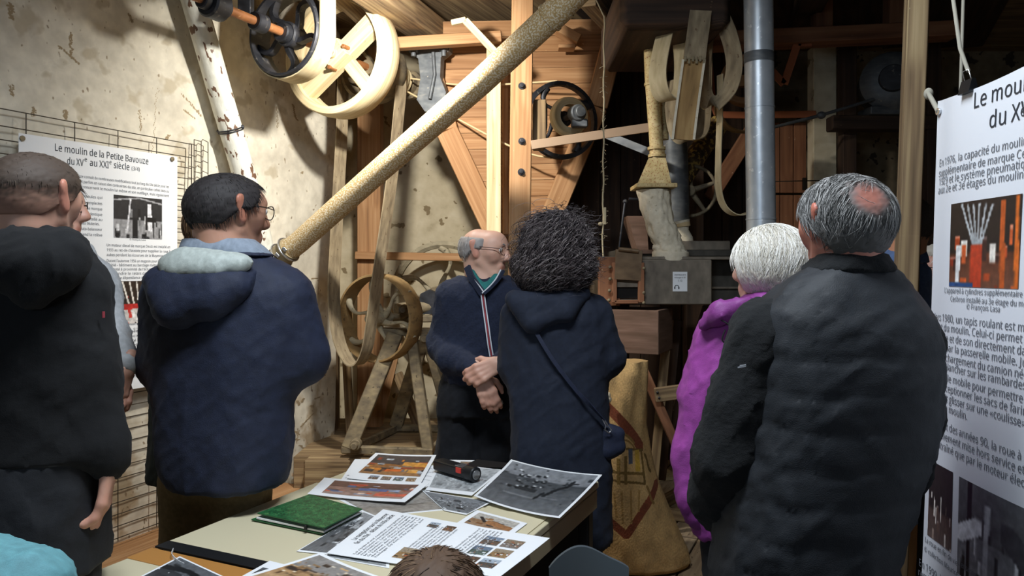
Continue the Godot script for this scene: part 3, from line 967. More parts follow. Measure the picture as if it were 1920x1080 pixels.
func build_machines():
	var mb: Mb
	# ---- line shaft with its pulleys
	var o := thing("line_shaft", "rusty overhead drive shaft through the pulleys", "shaft", shaft_at(-1.4))
	mb = Mb.new(); mb.tube([shaft_at(-1.6), shaft_at(1.0)], 0.024, 16)
	part("shaft", mb, M.rusty_shaft, o)
	mb = Mb.new()
	disc(mb, shaft_frame(shaft_at(-1.0)), 0.075, -0.05, 0.05)
	disc(mb, shaft_frame(shaft_at(-1.0)), 0.045, -0.08, 0.09)
	part("collar", mb, M.black_iron, o)
	o = thing("shaft_hanger", "black shaft hanger beside the small black pulley", "bracket", shaft_at(-0.7) + Vector3(0, 0.5, 0))
	mb = Mb.new(); mb.beam(shaft_at(-0.7) + Vector3(-0.07, 0.03, 0), shaft_at(-0.7) + Vector3(-0.07, 0.5, 0), 0.07, 0.06, Vector3(0, 0, 1))
	disc(mb, shaft_frame(shaft_at(-0.7)), 0.05, -0.04, 0.04)
	part("bracket", mb, M.black_iron, o)

	o = thing("iron_pulley", "small black spoked iron pulley on the rusty shaft", "pulley", shaft_at(-0.45))
	var xf := shaft_frame(shaft_at(-0.45))
	mb = Mb.new(); ring(mb, xf, 0.24, 0.016, 0.15)
	part("rim", mb, M.black_iron, o)
	mb = Mb.new(); disc(mb, xf, 0.055, -0.08, 0.09); disc(mb, xf, 0.07, -0.05, 0.05)
	part("hub", mb, M.black_iron, o)
	for k in 5:
		mb = Mb.new(); curved_spoke(mb, xf, 0.05, 0.232, 0.5 + TAU * k / 5, 0.62, 0.045, 0.026, false)
		part("spoke", mb, M.black_iron, o)
	# its belt, up through the ceiling
	var pts := []
	for k in 19:
		var a := PI * 1.03 + PI * 0.97 * k / 18.0
		pts.append(xf * Vector3(0.250 * cos(a), 0.250 * sin(a), -0.005))
	pts.insert(0, xf * Vector3(-0.245, 0.5, -0.005)); 
	pts.append(xf * Vector3(0.25, 0.2, -0.005)); pts.append(xf * Vector3(0.245, 0.5, -0.005))
	mb = Mb.new(); mb.ribbon(pts, xf.basis.z, 0.13, 0.007)
	o = obj("drive_belt", mb, M.belt_pale); tag(o, "pale drive belt looped under the small black pulley", "belt", "drive belts")

	o = thing("wooden_pulley", "large pale wooden pulley with two crossed plank arms", "pulley", shaft_at(0.0))
	xf = shaft_frame(shaft_at(0.0))
	mb = Mb.new(); ring(mb, xf, 0.372, 0.052, 0.17, 0.0, 72)
	part("rim", mb, M.pale_wood, o)
	for k in 3:
		mb = Mb.new()
		var a: float = [0.62, -0.85, 2.45][k]
		var u := xf.basis * Vector3(cos(a), sin(a), 0)
		var w := xf.basis * Vector3(-sin(a), cos(a), 0)
		var z0: float = [0.0, -0.035, -0.035][k]
		var r0: float = [-0.33, 0.04, 0.05][k]
		mb.box(xf * Vector3(0, 0, z0) + u * (r0 + 0.33) * 0.5, Vector3(0.33 - r0, [0.125, 0.085, 0.09][k], 0.085 if k == 0 else 0.06), Basis(u, w, xf.basis.z), 0.01, Vector2(k * 0.4, k * 0.2))
		part("spoke", mb, M.pale_wood, o)
	mb = Mb.new(); mb.box(xf * Vector3(0, 0, 0.055), Vector3(0.15, 0.13, 0.06), xf.basis * Basis(Vector3.BACK, 0.62), 0.008)
	part("hub_block", mb, M.pale_wood, o)
	for k in 2:
		mb = Mb.new(); disc(mb, xf * Transform3D(Basis(), [Vector3(-0.02, -0.085, 0), Vector3(0.085, 0.03, 0)][k]), 0.012, 0.03, 0.1, 10)
		part("bolt", mb, M.rusty_shaft, o)
	mb = Mb.new(); disc(mb, xf, 0.032, 0.07, 0.11)
	part("collar", mb, M.pale_wood, o)

	o = thing("belt_pulley", "narrow dusty pulley half hidden behind the large wooden pulley", "pulley", shaft_at(0.334))
	xf = shaft_frame(shaft_at(0.334))
	mb = Mb.new(); ring(mb, xf, 0.212, 0.02, 0.15)
	part("rim", mb, M.dusty_iron, o)
	for k in 4:
		mb = Mb.new(); curved_spoke(mb, xf, 0.03, 0.2, TAU * k / 4, 0.5, 0.04, 0.02, false)
		part("spoke", mb, M.dusty_iron, o)
	mb = Mb.new(); disc(mb, xf, 0.05, -0.08, 0.08)
	part("hub", mb, M.dusty_iron, o)
	o = thing("cone_pulley", "small cone-shaped pulley carrying the thin ropes", "pulley", shaft_at(0.6))
	mb = Mb.new()
	xf = shaft_frame(shaft_at(0.6))
	mb.lathe([Vector2(0, 0.08), Vector2(0.09, 0.08), Vector2(0.115, 0.05), Vector2(0.118, 0.01), Vector2(0.095, -0.02), Vector2(0.1, -0.05), Vector2(0.06, -0.09), Vector2(0, -0.09)], xf, 36)
	part("sheave", mb, M.pale_wood, o)
	# hanger under the pale beam
	o = thing("shaft_hanger", "grey cast iron hanger bolted under the pale beam", "bracket", P(815, 98, 4.85))
	var hp := PackedVector2Array([Vector2(-0.14, 0.0), Vector2(0.14, 0.0), Vector2(0.135, -0.03), Vector2(0.08, -0.07), Vector2(0.075, -0.2), Vector2(0.115, -0.3), Vector2(0.1, -0.38), Vector2(0.05, -0.43), Vector2(-0.03, -0.42), Vector2(-0.085, -0.34), Vector2(-0.06, -0.2), Vector2(-0.075, -0.07), Vector2(-0.13, -0.03)])
	mb = Mb.new(); mb.prism(hp, -0.04, 0.04, Transform3D(Basis(Vector3.UP, -0.2), P(808, 92, 4.95)))
	part("bracket", mb, M.grey_iron, o)
	mb = Mb.new(); mb.tube([P(812, 96, 4.89), P(815, 140, 4.89), P(806, 185, 4.89)], 0.012, 8)
	part("rib", mb, M.grey_iron, o)
	for k in 2:
		mb = Mb.new(); mb.box(P([775, 832][k], 93, 4.9), Vector3(0.06, 0.035, 0.07), Basis(), 0.008); mb.lathe([Vector2(0, 0.02), Vector2(0.016, 0.02), Vector2(0.016, -0.02)], Transform3D(Basis(Vector3.RIGHT, PI / 2), P([775, 832][k], 100, 4.86)), 8)
		part("bolt", mb, M.grey_iron, o)
	mb = Mb.new(); disc(mb, shaft_frame(shaft_at(0.78)), 0.075, -0.1, 0.08); disc(mb, shaft_frame(shaft_at(0.78)), 0.1, -0.03, 0.02)
	part("bearing", mb, M.dusty_iron, o)

	# slack belt down to the lower wheel
	var bp := [[643, 160, 4.95], [641, 240, 4.95], [636, 340, 4.9], [630, 450, 4.84], [626, 540, 4.78], [629, 600, 4.74], [638, 645, 4.72], [652, 674, 4.70], [664, 684, 4.69], [676, 680, 4.67], [688, 655, 4.65], [696, 610, 4.65], [704, 550, 4.66], [714, 480, 4.69], [726, 400, 4.74], [738, 310, 4.79], [747, 220, 4.84], [752, 160, 4.88], [749, 120, 4.88], [737, 88, 4.89], [716, 72, 4.91], [694, 70, 4.93], [668, 82, 4.95], [652, 105, 4.96], [645, 130, 4.96], [643, 160, 4.95]]
	pts = bp.map(func(p): return P(p[0], p[1], p[2]))
	mb = Mb.new(); mb.ribbon(smooth_path(pts, 4), WALL_D, 0.115, 0.007)
	o = obj("drive_belt", mb, M.belt); tag(o, "long dusty belt hanging slack around the lower spoked wheel", "belt", "drive belts")

	# ---- iron stand with the lower wheel
	var wc := P(712, 596, 4.88)
	o = thing("drive_pulley", "tan iron wheel with curved spokes on the stand", "wheel", wc)
	xf = shaft_frame(wc)
	mb = Mb.new(); ring(mb, xf, 0.285, 0.014, 0.15, 0.0, 64)
	part("rim", mb, M.dusty_wheel, o)
	mb = Mb.new(); disc(mb, xf, 0.05, -0.09, 0.1); disc(mb, xf, 0.022, -0.3, 0.14)
	part("hub", mb, M.dusty_iron_pale, o)
	for k in 6:
		mb = Mb.new(); curved_spoke(mb, xf, 0.035, 0.278, 0.35 + TAU * k / 6, 0.55, 0.04, 0.021)
		part("spoke", mb, M.dusty_iron_pale, o)
	o = thing("machine_stand", "dusty cast iron A-frame stand under the spoked wheel", "stand", P(735, 850, 4.95))
	var legs := [[[654, 842, 4.72], [742, 625, 4.86], 0.10, 0.06], [[803, 846, 4.76], [770, 622, 4.88], 0.075, 0.07], [[742, 800, 5.5], [792, 640, 5.4], 0.10, 0.06], [[845, 800, 5.5], [800, 640, 5.4], 0.06, 0.07]]
	for r in legs:
		mb = Mb.new(); mb.beam(P(r[0][0], r[0][1], r[0][2]), P(r[1][0], r[1][1], r[1][2]), r[2], r[3], Vector3(0, 0, 1), 0.015)
		part("leg", mb, M.dusty_iron, o)
	var bars := [[[640, 842, 4.72], [812, 848, 4.74], 0.05], [[735, 802, 5.5], [850, 804, 5.5], 0.05], [[660, 842, 4.76], [742, 804, 5.5], 0.03], [[805, 848, 4.78], [848, 806, 5.5], 0.03], [[715, 622, 4.92], [812, 622, 4.96], 0.10], [[700, 600, 5.1], [850, 596, 5.2], 0.05]]
	for r in bars:
		mb = Mb.new(); mb.beam(P(r[0][0], r[0][1], r[0][2]), P(r[1][0], r[1][1], r[1][2]), r[2], 0.05, Vector3.UP, 0.012)
		part("crossbar", mb, M.dusty_iron, o)
	for r in [[668, 832, 4.66], [798, 634, 4.8], [758, 580, 5.0]]:
		mb = Mb.new(); disc(mb, Transform3D(Basis(), P(r[0], r[1], r[2])), 0.035, -0.02, 0.04, 12); disc(mb, Transform3D(Basis(), P(r[0], r[1], r[2])), 0.02, 0.02, 0.08, 10)
		part("bolt", mb, M.dusty_iron, o)
	mb = Mb.new(); mb.tube([P(745, 585, 5.1), P(770, 578, 5.15), P(860, 572, 5.25)], [0.06, 0.05, 0.03], 14)
	part("axle", mb, M.dusty_iron, o)
	mb = Mb.new(); mb.prism(PackedVector2Array([Vector2(-0.12, -0.06), Vector2(0.12, -0.06), Vector2(0.12, 0.0), Vector2(0.07, 0.02), Vector2(0.06, 0.08), Vector2(0.0, 0.11), Vector2(-0.06, 0.08), Vector2(-0.07, 0.02), Vector2(-0.12, 0.0)]), -0.05, 0.05, Transform3D(Basis(), P(806, 572, 5.2)))
	part("bearing", mb, M.black_iron, o)
	# flywheel on the back wall
	wc = P(832, 552, 5.95)
	o = thing("flywheel", "pale grey flywheel with curved spokes behind the orange rail", "wheel", wc)
	xf = Transform3D(Basis(Vector3.UP, -0.1), wc)
	mb = Mb.new(); mb.lathe([Vector2(0.425, 0.03), Vector2(0.425, -0.03), Vector2(0.395, -0.04), Vector2(0.37, -0.02), Vector2(0.37, 0.02), Vector2(0.395, 0.04), Vector2(0.425, 0.03)], xf, 64)
	part("rim", mb, M.dusty_iron_pale, o)
	for k in 5:
		mb = Mb.new(); curved_spoke(mb, xf, 0.05, 0.38, 0.6 + TAU * k / 5, -0.5, 0.05, 0.028)
		part("spoke", mb, M.dusty_iron_pale, o)
	mb = Mb.new(); disc(mb, xf, 0.07, -0.3, 0.3)
	part("hub", mb, M.dusty_iron, o)
	# loose boards leaning in the corner behind the stand
	for r in [[[658, 835, 5.35], [644, 560, 5.5], 0.06, "old_wood", "grey lath leaning in the corner beside the stand"], [[690, 826, 5.7], [735, 640, 5.9], 0.16, "pine", "short orange board leaning behind the stand"], [[790, 810, 5.75], [745, 700, 5.9], 0.08, "old_wood", "grey offcut leaning behind the iron stand"]]:
		mb = Mb.new(); mb.beam(P(r[0][0], r[0][1], r[0][2]), P(r[1][0], r[1][1], r[1][2]), r[2], 0.025, Vector3(0, 0, 1))
		tag(obj("leaning_board", mb, M[r[3]]), r[4], "board")

	# ---- pipes
	pts = [[345, -60, 4.04], [366, 10, 4.1], [420, 200, 4.31], [444, 280, 4.4], [478, 400, 4.52], [494, 474, 4.58]].map(func(p): return P(p[0], p[1], p[2]))
	o = thing("chute_pipe", "white pipe with flaking paint in front of the plaster wall", "pipe", pts[0])
	mb = Mb.new(); mb.tube(pts, 0.067, 28)
	part("pipe", mb, M.flaking_paint, o)
	mb = Mb.new()
	var wa: Vector3 = P(432, 242, 4.355)
	var wd := (P(444, 280, 4.4) - P(420, 200, 4.31)).normalized()
	var wx := wd.cross(Vector3(0, 0, 1)).normalized()
	for s in 2:
		var rp := []
		for k in 25:
			var a := TAU * k / 24
			rp.append(wa + wd * (0.012 * s) + (wx * cos(a) + wx.cross(wd) * sin(a)) * 0.071)
		mb.tube(rp, 0.004, 6)
	mb.ball(wa + wx * 0.07, Vector3(0.012, 0.01, 0.01)); mb.ball(wa - wx * 0.07, Vector3(0.012, 0.014, 0.01))
	part("wire_tie", mb, M.black_iron, o)
	pts = [[512, 492, 4.58], [560, 455, 4.5], [700, 330, 4.2], [900, 155, 3.75], [1040, 25, 3.5], [1120, -55, 3.36]].map(func(p): return P(p[0], p[1], p[2]))
	o = thing("chute_pipe", "long tan speckled pipe sloping up across the room", "pipe", pts[0])
	mb = Mb.new(); mb.tube(pts, 0.066, 32)
	part("pipe", mb, M.speckled_pipe, o)
	mb = Mb.new()
	wd = (pts[4] - pts[3]).normalized()
	wa = (pts[3] as Vector3).lerp(pts[4], 0.94)
	mb.tube([wa, wa + wd * 0.09], [0.0695, 0.0695], 32)
	mb.tube([wa - wd * 0.006, wa + wd * 0.006], [0.074, 0.074], 32)
	part("pipe_joint", mb, M.speckled_pipe, o)
	mb = Mb.new(); mb.tube([P(498, 504, 4.6), P(512, 492, 4.58), P(530, 478, 4.55), P(544, 466, 4.52)], [0.06, 0.075, 0.072, 0.073], 28)
	part("sleeve", mb, M.canvas_grey, o)
	wd = (pts[1] - pts[0]).normalized()
	for q in [[508, 495], [528, 479], [541, 468]]:
		mb = Mb.new()
		wa = P(q[0], q[1], 4.6 - (q[0] - 500) * 0.0017)
		wx = wd.cross(Vector3(0, 0, 1)).normalized()
		var rp := []
		for k in 25:
			var a := TAU * k / 24
			rp.append(wa + (wx * cos(a) + wx.cross(wd) * sin(a)) * 0.079)
		mb.tube(rp, 0.006, 6)
		mb.box(wa + Vector3(0.0, 0.0, 0.082), Vector3(0.03, 0.018, 0.012), Basis(Vector3.BACK, -0.8))
		part("hose_clip", mb, M.chrome, o)
	# galvanised flue
	pts = [[1421, -70, 3.75], [1422, 0, 3.75], [1427, 420, 3.75], [1429, 610, 3.75]].map(func(p): return P(p[0], p[1], p[2]))
	o = thing("metal_flue", "shiny grey galvanised pipe standing above the white hair", "pipe", pts[3])
	mb = Mb.new(); mb.tube(pts, 0.0715, 40)
	part("pipe", mb, M.galvanised, o)
	for y in [202, 411]:
		mb = Mb.new(); mb.tube([P(1422 + y * 0.0115, y - 1.5, 3.75), P(1422 + y * 0.0115, y + 1.5, 3.75)], 0.0738, 40)
		part("seam", mb, M.galvanised, o)
	mb = Mb.new(); mb.tube([P(1423, 100, 3.75), P(1423, 119, 3.75)], 0.0728, 40, false)
	part("band", mb, M.grey_iron, o)

	# ---- hopper
	o = thing("grain_hopper", "big tapering wooden hopper of orange boards", "hopper", P(960, 470, 5.1))
	var xl := func(y): return lerpf(796, 808, clampf((y - 60) / 175.0, 0, 1)) if y < 235 else lerpf(808, 922, (y - 235) / 200.0)
	var xr := func(y): return lerpf(1172, 1135, (y - 60) / 140.0) if y < 200 else lerpf(1135, 1040, (y - 200) / 225.0)
	var y := 42.0
	var kk := 0
	while y < 470.0:
		var y1 := minf(y + 30.0, 480.0)
		var l0: float = xl.call(y); var l1: float = xl.call(y1); var r0: float = xr.call(y); var r1: float = xr.call(y1)
		if r1 - l1 > 20:
			var c := P(960, 300, 5.05)
			var poly := PackedVector2Array()
			for w in [[l0, y], [r0, y - 6], [r1, y1 - 6], [l1, y1]]:
				var p := P(w[0], w[1] - (0.8 if w[1] == y1 or w[1] == y1 - 6 else 0.0), 5.05) - c
				poly.append(Vector2(p.x, p.y))
			mb = Mb.new(); mb.prism(poly, -0.012 - 0.004 * (kk % 2), 0.012 - 0.004 * ((kk * 7) % 3) * 0.5, Transform3D(Basis(), c))
			for i in mb.t.size(): mb.t[i] += Vector2(kk * 0.37, kk * 0.13)
			part("plank", mb, M.pine_tone[kk % 3], o)
		y = y1
		kk += 1
	for r in [[[812, 150], [838, 245], [930, 440]], [[1152, 70], [1118, 200], [1020, 440]]]:
		mb = Mb.new()
		mb.beam(P(r[0][0], r[0][1], 4.99), P(r[1][0], r[1][1], 4.99), 0.15, 0.05, Vector3(0, 0, 1), 0.01)
		mb.beam(P(r[1][0], r[1][1], 4.99), P(r[2][0], r[2][1], 4.99), 0.15, 0.05, Vector3(0, 0, 1), 0.01, Vector2(0.4, 0.1))
		part("corner_board", mb, M.pine, o)
	for s in 2:
		mb = Mb.new()
		var e: Callable = xl if s == 0 else xr
		var fr := []
		for yy in [42.0, 130.0, 220.0, 330.0, 465.0]:
			fr.append(P(e.call(yy) + (4 if s == 0 else -4), yy, 5.07))
		mb.ribbon(fr.map(func(p): return p + Vector3(0, 0, -0.4)), Vector3(0, 0, 1), 0.8, 0.03)
		part("side_panel", mb, M.pine, o)
	mb = Mb.new(); mb.box(P(1065, 66, 4.88), Vector3(0.16, 0.06, 0.12), Basis(Vector3.BACK, -0.5)); mb.box(P(1062, 90, 4.9), Vector3(0.11, 0.025, 0.1))
	part("block", mb, M.pine, o)
	# rope wheel on the post
	wc = P(1052, 226, 4.75)
	o = thing("rope_pulley", "black grooved rope wheel in front of the hopper boards", "wheel", wc)
	xf = Transform3D(Basis(Vector3.UP, 0.35), wc)
	mb = Mb.new(); mb.lathe([Vector2(0.247, 0.022), Vector2(0.236, 0.006), Vector2(0.236, -0.006), Vector2(0.247, -0.022), Vector2(0.222, -0.026), Vector2(0.215, 0.0), Vector2(0.222, 0.026), Vector2(0.247, 0.022)], xf, 64)
	part("rim", mb, M.black_iron, o)
	for k in 4:
		mb = Mb.new(); curved_spoke(mb, xf, 0.03, 0.222, 0.15 + TAU * k / 4, 0.7, 0.035, 0.022)
		part("spoke", mb, M.black_iron, o)
	mb = Mb.new(); disc(mb, xf, 0.05, -0.06, 0.06); disc(mb, xf, 0.018, -0.15, 0.28)
	part("hub", mb, M.black_iron, o)
	mb = Mb.new(); ring(mb, xf, 0.118, 0.045, 0.075, 0.12, 40)
	part("belt_pulley", mb, M.pale_wood, o)
	mb = Mb.new(); mb.box(P(1011, 236, 4.4), Vector3(0.075, 0.26, 0.24), Basis(), 0.008)
	part("mounting_board", mb, M.old_wood, o)
	mb = Mb.new(); mb.box(P(1021, 220, 4.42), Vector3(0.03, 0.15, 0.1), Basis(), 0.006)
	part("bracket", mb, M.grey_iron, o)
	mb = Mb.new(); disc(mb, xf, 0.05, 0.2, 0.27, 20); disc(mb, xf, 0.033, 0.27, 0.3, 16); mb.box(xf * Vector3(0.02, -0.06, 0.23), Vector3(0.1, 0.05, 0.06), Basis(), 0.01)
	part("bearing", mb, M.grey_iron, o)
	for r in [[[770, 147, 5.1], [880, 160, 4.95], [1045, 152, 4.78]], [[764, 172, 5.12], [960, 276, 4.85], [1035, 296, 4.78]]]:
		mb = Mb.new(); mb.tube(smooth_path(r.map(func(p): return P(p[0], p[1], p[2])), 4), 0.0065, 8)
		tag(obj("drive_rope", mb, M.rope), "pale upper drive rope from cone pulley to rope wheel" if r[0][1] < 160 else "pale lower drive rope slanting under the rope wheel", "rope", "drive ropes")
	mb = Mb.new(); mb.beam(P(996, 272, 4.2), P(1230, 237, 4.2), 0.012, 0.05, Vector3.UP, 0.003)
	tag(obj("flat_bar", mb, M.steel_bar), "flat pinkish bar from orange post to the pale chute", "bar")
	mb = Mb.new(); mb.beam(P(1135, 252, 4.5), P(1222, 287, 4.3), 0.01, 0.045, Vector3.UP, 0.003)
	tag(obj("flat_bar", mb, M.grey_iron), "short grey bar sloping down behind the flat pinkish bar", "bar")
	# hanging string
	mb = Mb.new()
	pts = [P(1108, -2, 3.85), P(1133, 28, 3.9)]
	mb.tube([P(1085, -70, 3.9), P(1133, 32, 3.9)], 0.004, 6)
	pts = []
	for k in 24: pts.append(P(1133 - k * 0.12 + sin(k * 1.7), 30 + k * 19.6, 3.9))
	mb.tube(pts, 0.0045, 6)
	var rng := RandomNumberGenerator.new(); rng.seed = 8
	for k in 60:
		var p: Vector3 = P(1132, 120 + rng.randf() * 350, 3.9)
		mb.tube([p, p + Vector3(rng.randf_range(-0.025, 0.025), rng.randf_range(-0.015, 0.02), rng.randf_range(-0.02, 0.02))], 0.0012, 4)
	mb.box(P(1134, 405, 3.9), Vector3(0.014, 0.09, 0.014)); mb.ball(P(1126, 420, 3.9), Vector3(0.014, 0.01, 0.01))
	tag(obj("hanging_string", mb, M.string), "hairy hanging string in front of the black void", "string")

	# ---- pale chute with its cloth sleeve
	o = thing("feed_chute", "pale twin feed chute ending in a square funnel", "chute", P(1228, 355, 4.2))
	mb = Mb.new(); mb.tube([P(1217, 20, 4.2), P(1222, 150, 4.2), P(1232, 290, 4.2)], 0.0385, 24)
	part("pipe", mb, M.chute_pipe, o)
	mb = Mb.new(); mb.tube([P(1239, 30, 4.27), P(1241, 160, 4.27), P(1244, 262, 4.27)], 0.03, 20)
	part("pipe", mb, M.chute_pipe, o)
	for r in [[1222, 158, 0.042], [1231, 278, 0.05], [1232, 292, 0.05]]:
		mb = Mb.new(); mb.tube([P(r[0], r[1] - 2, 4.2), P(r[0], r[1] + 3, 4.2)], [r[2], r[2]], 24)
		part("collar", mb, M.chute_pipe, o)
	mb = Mb.new()
	mb.tube([P(1232, 280, 4.2), P(1232, 298, 4.2)], 0.047, 4)
	var sq := func(yy, w, d): return [P(1232 - w + (yy - 298) * -0.1, yy, 4.2 - d), P(1232 + w + (yy - 298) * -0.1, yy, 4.2 - d), P(1232 + w + (yy - 298) * -0.1, yy, 4.2 + d), P(1232 - w + (yy - 298) * -0.1, yy, 4.2 + d)]
	var ta: Array = sq.call(296, 16, 0.05)
	var tb: Array = sq.call(348, 33, 0.1)
	for k in 4: mb.quad(ta[k], ta[(k + 1) % 4], tb[(k + 1) % 4], tb[k], Vector2(0, 0), Vector2(0.1, 0), Vector2(0.15, 0.2), Vector2(0, 0.2))
	part("funnel", mb, M.chute_pipe, o)
	mb = Mb.new(); mb.box(P(1225, 351, 4.2), Vector3(0.225, 0.024, 0.225), Basis(), 0.004)
	part("flange", mb, M.chute_pipe, o)
	mb = Mb.new(); mb.grid(48, 40, func(u, v):
		var c0 := [[1226, 357, 31.5], [1229, 385, 29], [1236, 415, 27], [1246, 440, 29], [1252, 458, 27], [1256, 470, 31], [1257, 474, 33], [1257, 489, 33]]
		var q: float = v * (c0.size() - 1)
		var i := mini(int(q), c0.size() - 2)
		var w := q - i
		var rr := lerpf(c0[i][2], c0[i + 1][2], w) * 4.2 / F
		var ce := P(lerpf(c0[i][0], c0[i + 1][0], w), lerpf(c0[i][1], c0[i + 1][1], w), 4.2)
		var a: float = u * TAU
		var wr := 0.02 * absf(nz.get_noise_3d(cos(a) * 1.3, v * 3.4, sin(a) * 1.3)) + 0.008 * nz.get_noise_3d(cos(a) * 4.0, v * 9.0, sin(a) * 4.0)
		if v > 0.78: wr *= 0.25
		return ce + Vector3(cos(a), 0, sin(a)) * (rr - wr + 0.004), false, true)
	o = obj("cloth_sleeve", mb, M.canvas); tag(o, "crumpled cream cloth sleeve under the square funnel", "sleeve")
	o = thing("dark_duct", "tall dark duct behind the crumpled cloth sleeve", "duct", P(1268, 470, 4.55))
	mb = Mb.new(); mb.tube([P(1262, 200, 4.55), P(1266, 300, 4.55), P(1270, 420, 4.55)], [0.06, 0.078, 0.074], 24)
	part("pipe", mb, M.grey_iron, o)
	mb = Mb.new(); mb.tube([P(1272, 415, 4.5), P(1276, 435, 4.5), P(1282, 448, 4.5), P(1284, 470, 4.5)], [0.07, 0.05, 0.055, 0.06], 20)
	part("sleeve", mb, M.canvas, o)
	mb = Mb.new(); mb.tube([P(1273, 418, 4.5), P(1274, 426, 4.5)], 0.066, 20)
	part("band", mb, M.rope, o)
	# small brown funnel left of the sleeve
	mb = Mb.new()
	ta = [[1176, 405], [1212, 405], [1216, 470], [1196, 470]].map(func(p): return P(p[0], p[1], 4.5))
	tb = ta.map(func(p): return p + Vector3(0, 0, -0.2))
	for k in 4: mb.quad(ta[k], ta[(k + 1) % 4], tb[(k + 1) % 4], tb[k])
	mb.quad(ta[0], ta[1], ta[2], ta[3], Vector2(0, 0), Vector2(0.1, 0), Vector2(0.1, 0.2), Vector2(0, 0.2)); mb.quad(tb[0], tb[1], tb[2], tb[3])
	mb.box(P(1205, 473, 4.45), Vector3(0.14, 0.025, 0.2))
	tag(obj("wooden_funnel", mb, M.crate_wood), "small brown wooden funnel behind the cloth sleeve", "funnel")
	mb = Mb.new(); mb.tube([P(1172, 378, 4.35), P(1160, 470, 4.3)], 0.007, 8); mb.ball(P(1172, 378, 4.35), Vector3(0.014, 0.014, 0.014)); mb.tube([P(1179, 373, 4.4), P(1198, 374, 4.4)], 0.009, 8)
	tag(obj("iron_rod", mb, M.black_iron), "thin iron rod rising from the slide gate", "rod")

	# ---- cleaning machine
	var mt := 1.556
	o = thing("cleaning_machine", "long dark steel grain cleaner with a slide gate", "machine", Vector3(0.9, 0, -4.4))
	mb = Mb.new(); mb.box(Vector3(0.80, 1.43, -4.45), Vector3(0.60, 0.25, 0.7), Basis(), 0.008)
	part("housing", mb, M.sheet_steel, o)
	mb = Mb.new(); mb.box(Vector3(1.28, 1.435, -4.62), Vector3(0.42, 0.24, 0.7), Basis(), 0.008)
	part("housing", mb, M.steel_dark, o)
	mb = Mb.new(); mb.box(Vector3(1.28, 1.395, -4.262), Vector3(0.42, 0.012, 0.02), Basis(), 0.003)
	part("trim", mb, M.sheet_steel, o)
	mb = Mb.new(); mb.box(Vector3(0.98, 1.562, -4.5), Vector3(1.0, 0.018, 0.78), Basis(), 0.004)
	part("lid", mb, M.sheet_steel, o)
	mb = Mb.new(); mb.box(Vector3(1.05, 1.595, -4.62), Vector3(0.86, 0.04, 0.5), Basis(), 0.006)
	part("lid", mb, M.steel_dark, o)
	mb = Mb.new(); mb.box(Vector3(1.13, 1.64, -4.5), Vector3(0.34, 0.06, 0.12), Basis(), 0.006)
	part("block", mb, M.sheet_steel, o)
	mb = Mb.new(); mb.box(P(1142, 528, 4.12), Vector3(0.12, 0.27, 0.05), Basis(), 0.006)
	part("gate_plate", mb, M.crate_tan, o)
	for x in [1152, 1202]:
		mb = Mb.new(); mb.box(P(x, 530, 4.07), Vector3(0.026 if x == 1152 else 0.034, 0.22, 0.03), Basis(), 0.005)
		part("gate_rail", mb, M.crate_tan, o)
	mb = Mb.new(); mb.box(P(1178, 497, 4.06), Vector3(0.145, 0.165, 0.012), Basis(Vector3.BACK, -0.06), 0.003)
	mb.tube([P(1160, 467, 4.05), P(1197, 471, 4.05)], 0.012, 8)
	part("slide_gate", mb, M.steel_bar_dark, o)
	mb = Mb.new(); mb.box(P(1175, 549, 4.1), Vector3(0.125, 0.06, 0.02), Basis(), 0.002)
	part("opening_shade", mb, M.void, o)  # near-black block stands for the unlit inside of the gate
	mb = Mb.new(); mb.box(P(1176, 531, 4.085), Vector3(0.125, 0.045, 0.012), Basis(), 0.002)
	part("cover_plate", mb, M.sheet_steel, o)
	mb = Mb.new(); mb.box(P(1174, 566, 4.07), Vector3(0.13, 0.02, 0.03), Basis(), 0.004)
	part("sill", mb, M.red_wood, o)
	for r in [[1144, 501], [1144, 523], [1143, 545], [1142, 563], [1207, 503], [1207, 549], [1207, 568]]:
		mb = Mb.new(); mb.ball(P(r[0], r[1], 4.06), Vector3(0.01, 0.01, 0.012), Basis(), 10, 6)
		part("bolt", mb, M.dusty_iron, o)
	for x in [0.62, 1.42]:
		for z in [-4.2, -4.75]:
			mb = Mb.new(); mb.beam(Vector3(x, 0, z), Vector3(x, 1.32, z), 0.07, 0.07, Vector3(0, 0, 1))
			part("leg", mb, M.dark_wood, o)
	# printed label
	o = thing("info_label", "small white printed label on the dark steel grain cleaner", "label", P(1275, 528, 4.09))
	mb = Mb.new(); mb.box(P(1275, 528, 4.098), Vector3(0.08, 0.108, 0.002), Basis(), 0.0005)
	part("card", mb, M.paper, o)
	mb = Mb.new()
	for r in [["L'épointeuse et le", 517.5, 0.0115, 0.064], ["nettoyage du blé", 522.5, 0.0115, 0.062], ["1.13", 530, 0.016, 0.024]]:
		mb.text(r[0], r[2], Transform3D(Basis(), P(1275, r[1], 4.0955)), r[3], sans, 1)
	part("lettering", mb, M.ink, o)
	mb = Mb.new()
	var hc := P(1269, 538.5, 4.0955)
	mb.tube(range(13).map(func(k): return hc + Vector3(cos(PI * k / 12.0), sin(PI * k / 12.0), 0) * 0.011), 0.0018, 6)
	mb.box(hc + Vector3(-0.011, -0.004, 0), Vector3(0.006, 0.011, 0.002)); mb.box(hc + Vector3(0.011, -0.004, 0), Vector3(0.006, 0.011, 0.002))
	part("headphone_symbol", mb, M.ink, o)

	# crate below
	o = thing("grain_box", "worn brown wooden box under the slide gate", "box", P(1190, 665, 4.05))
	var cc := P(1235, 624, 3.95)
	var cb := Basis(RIGHT, Vector3.UP, -WALL_D)
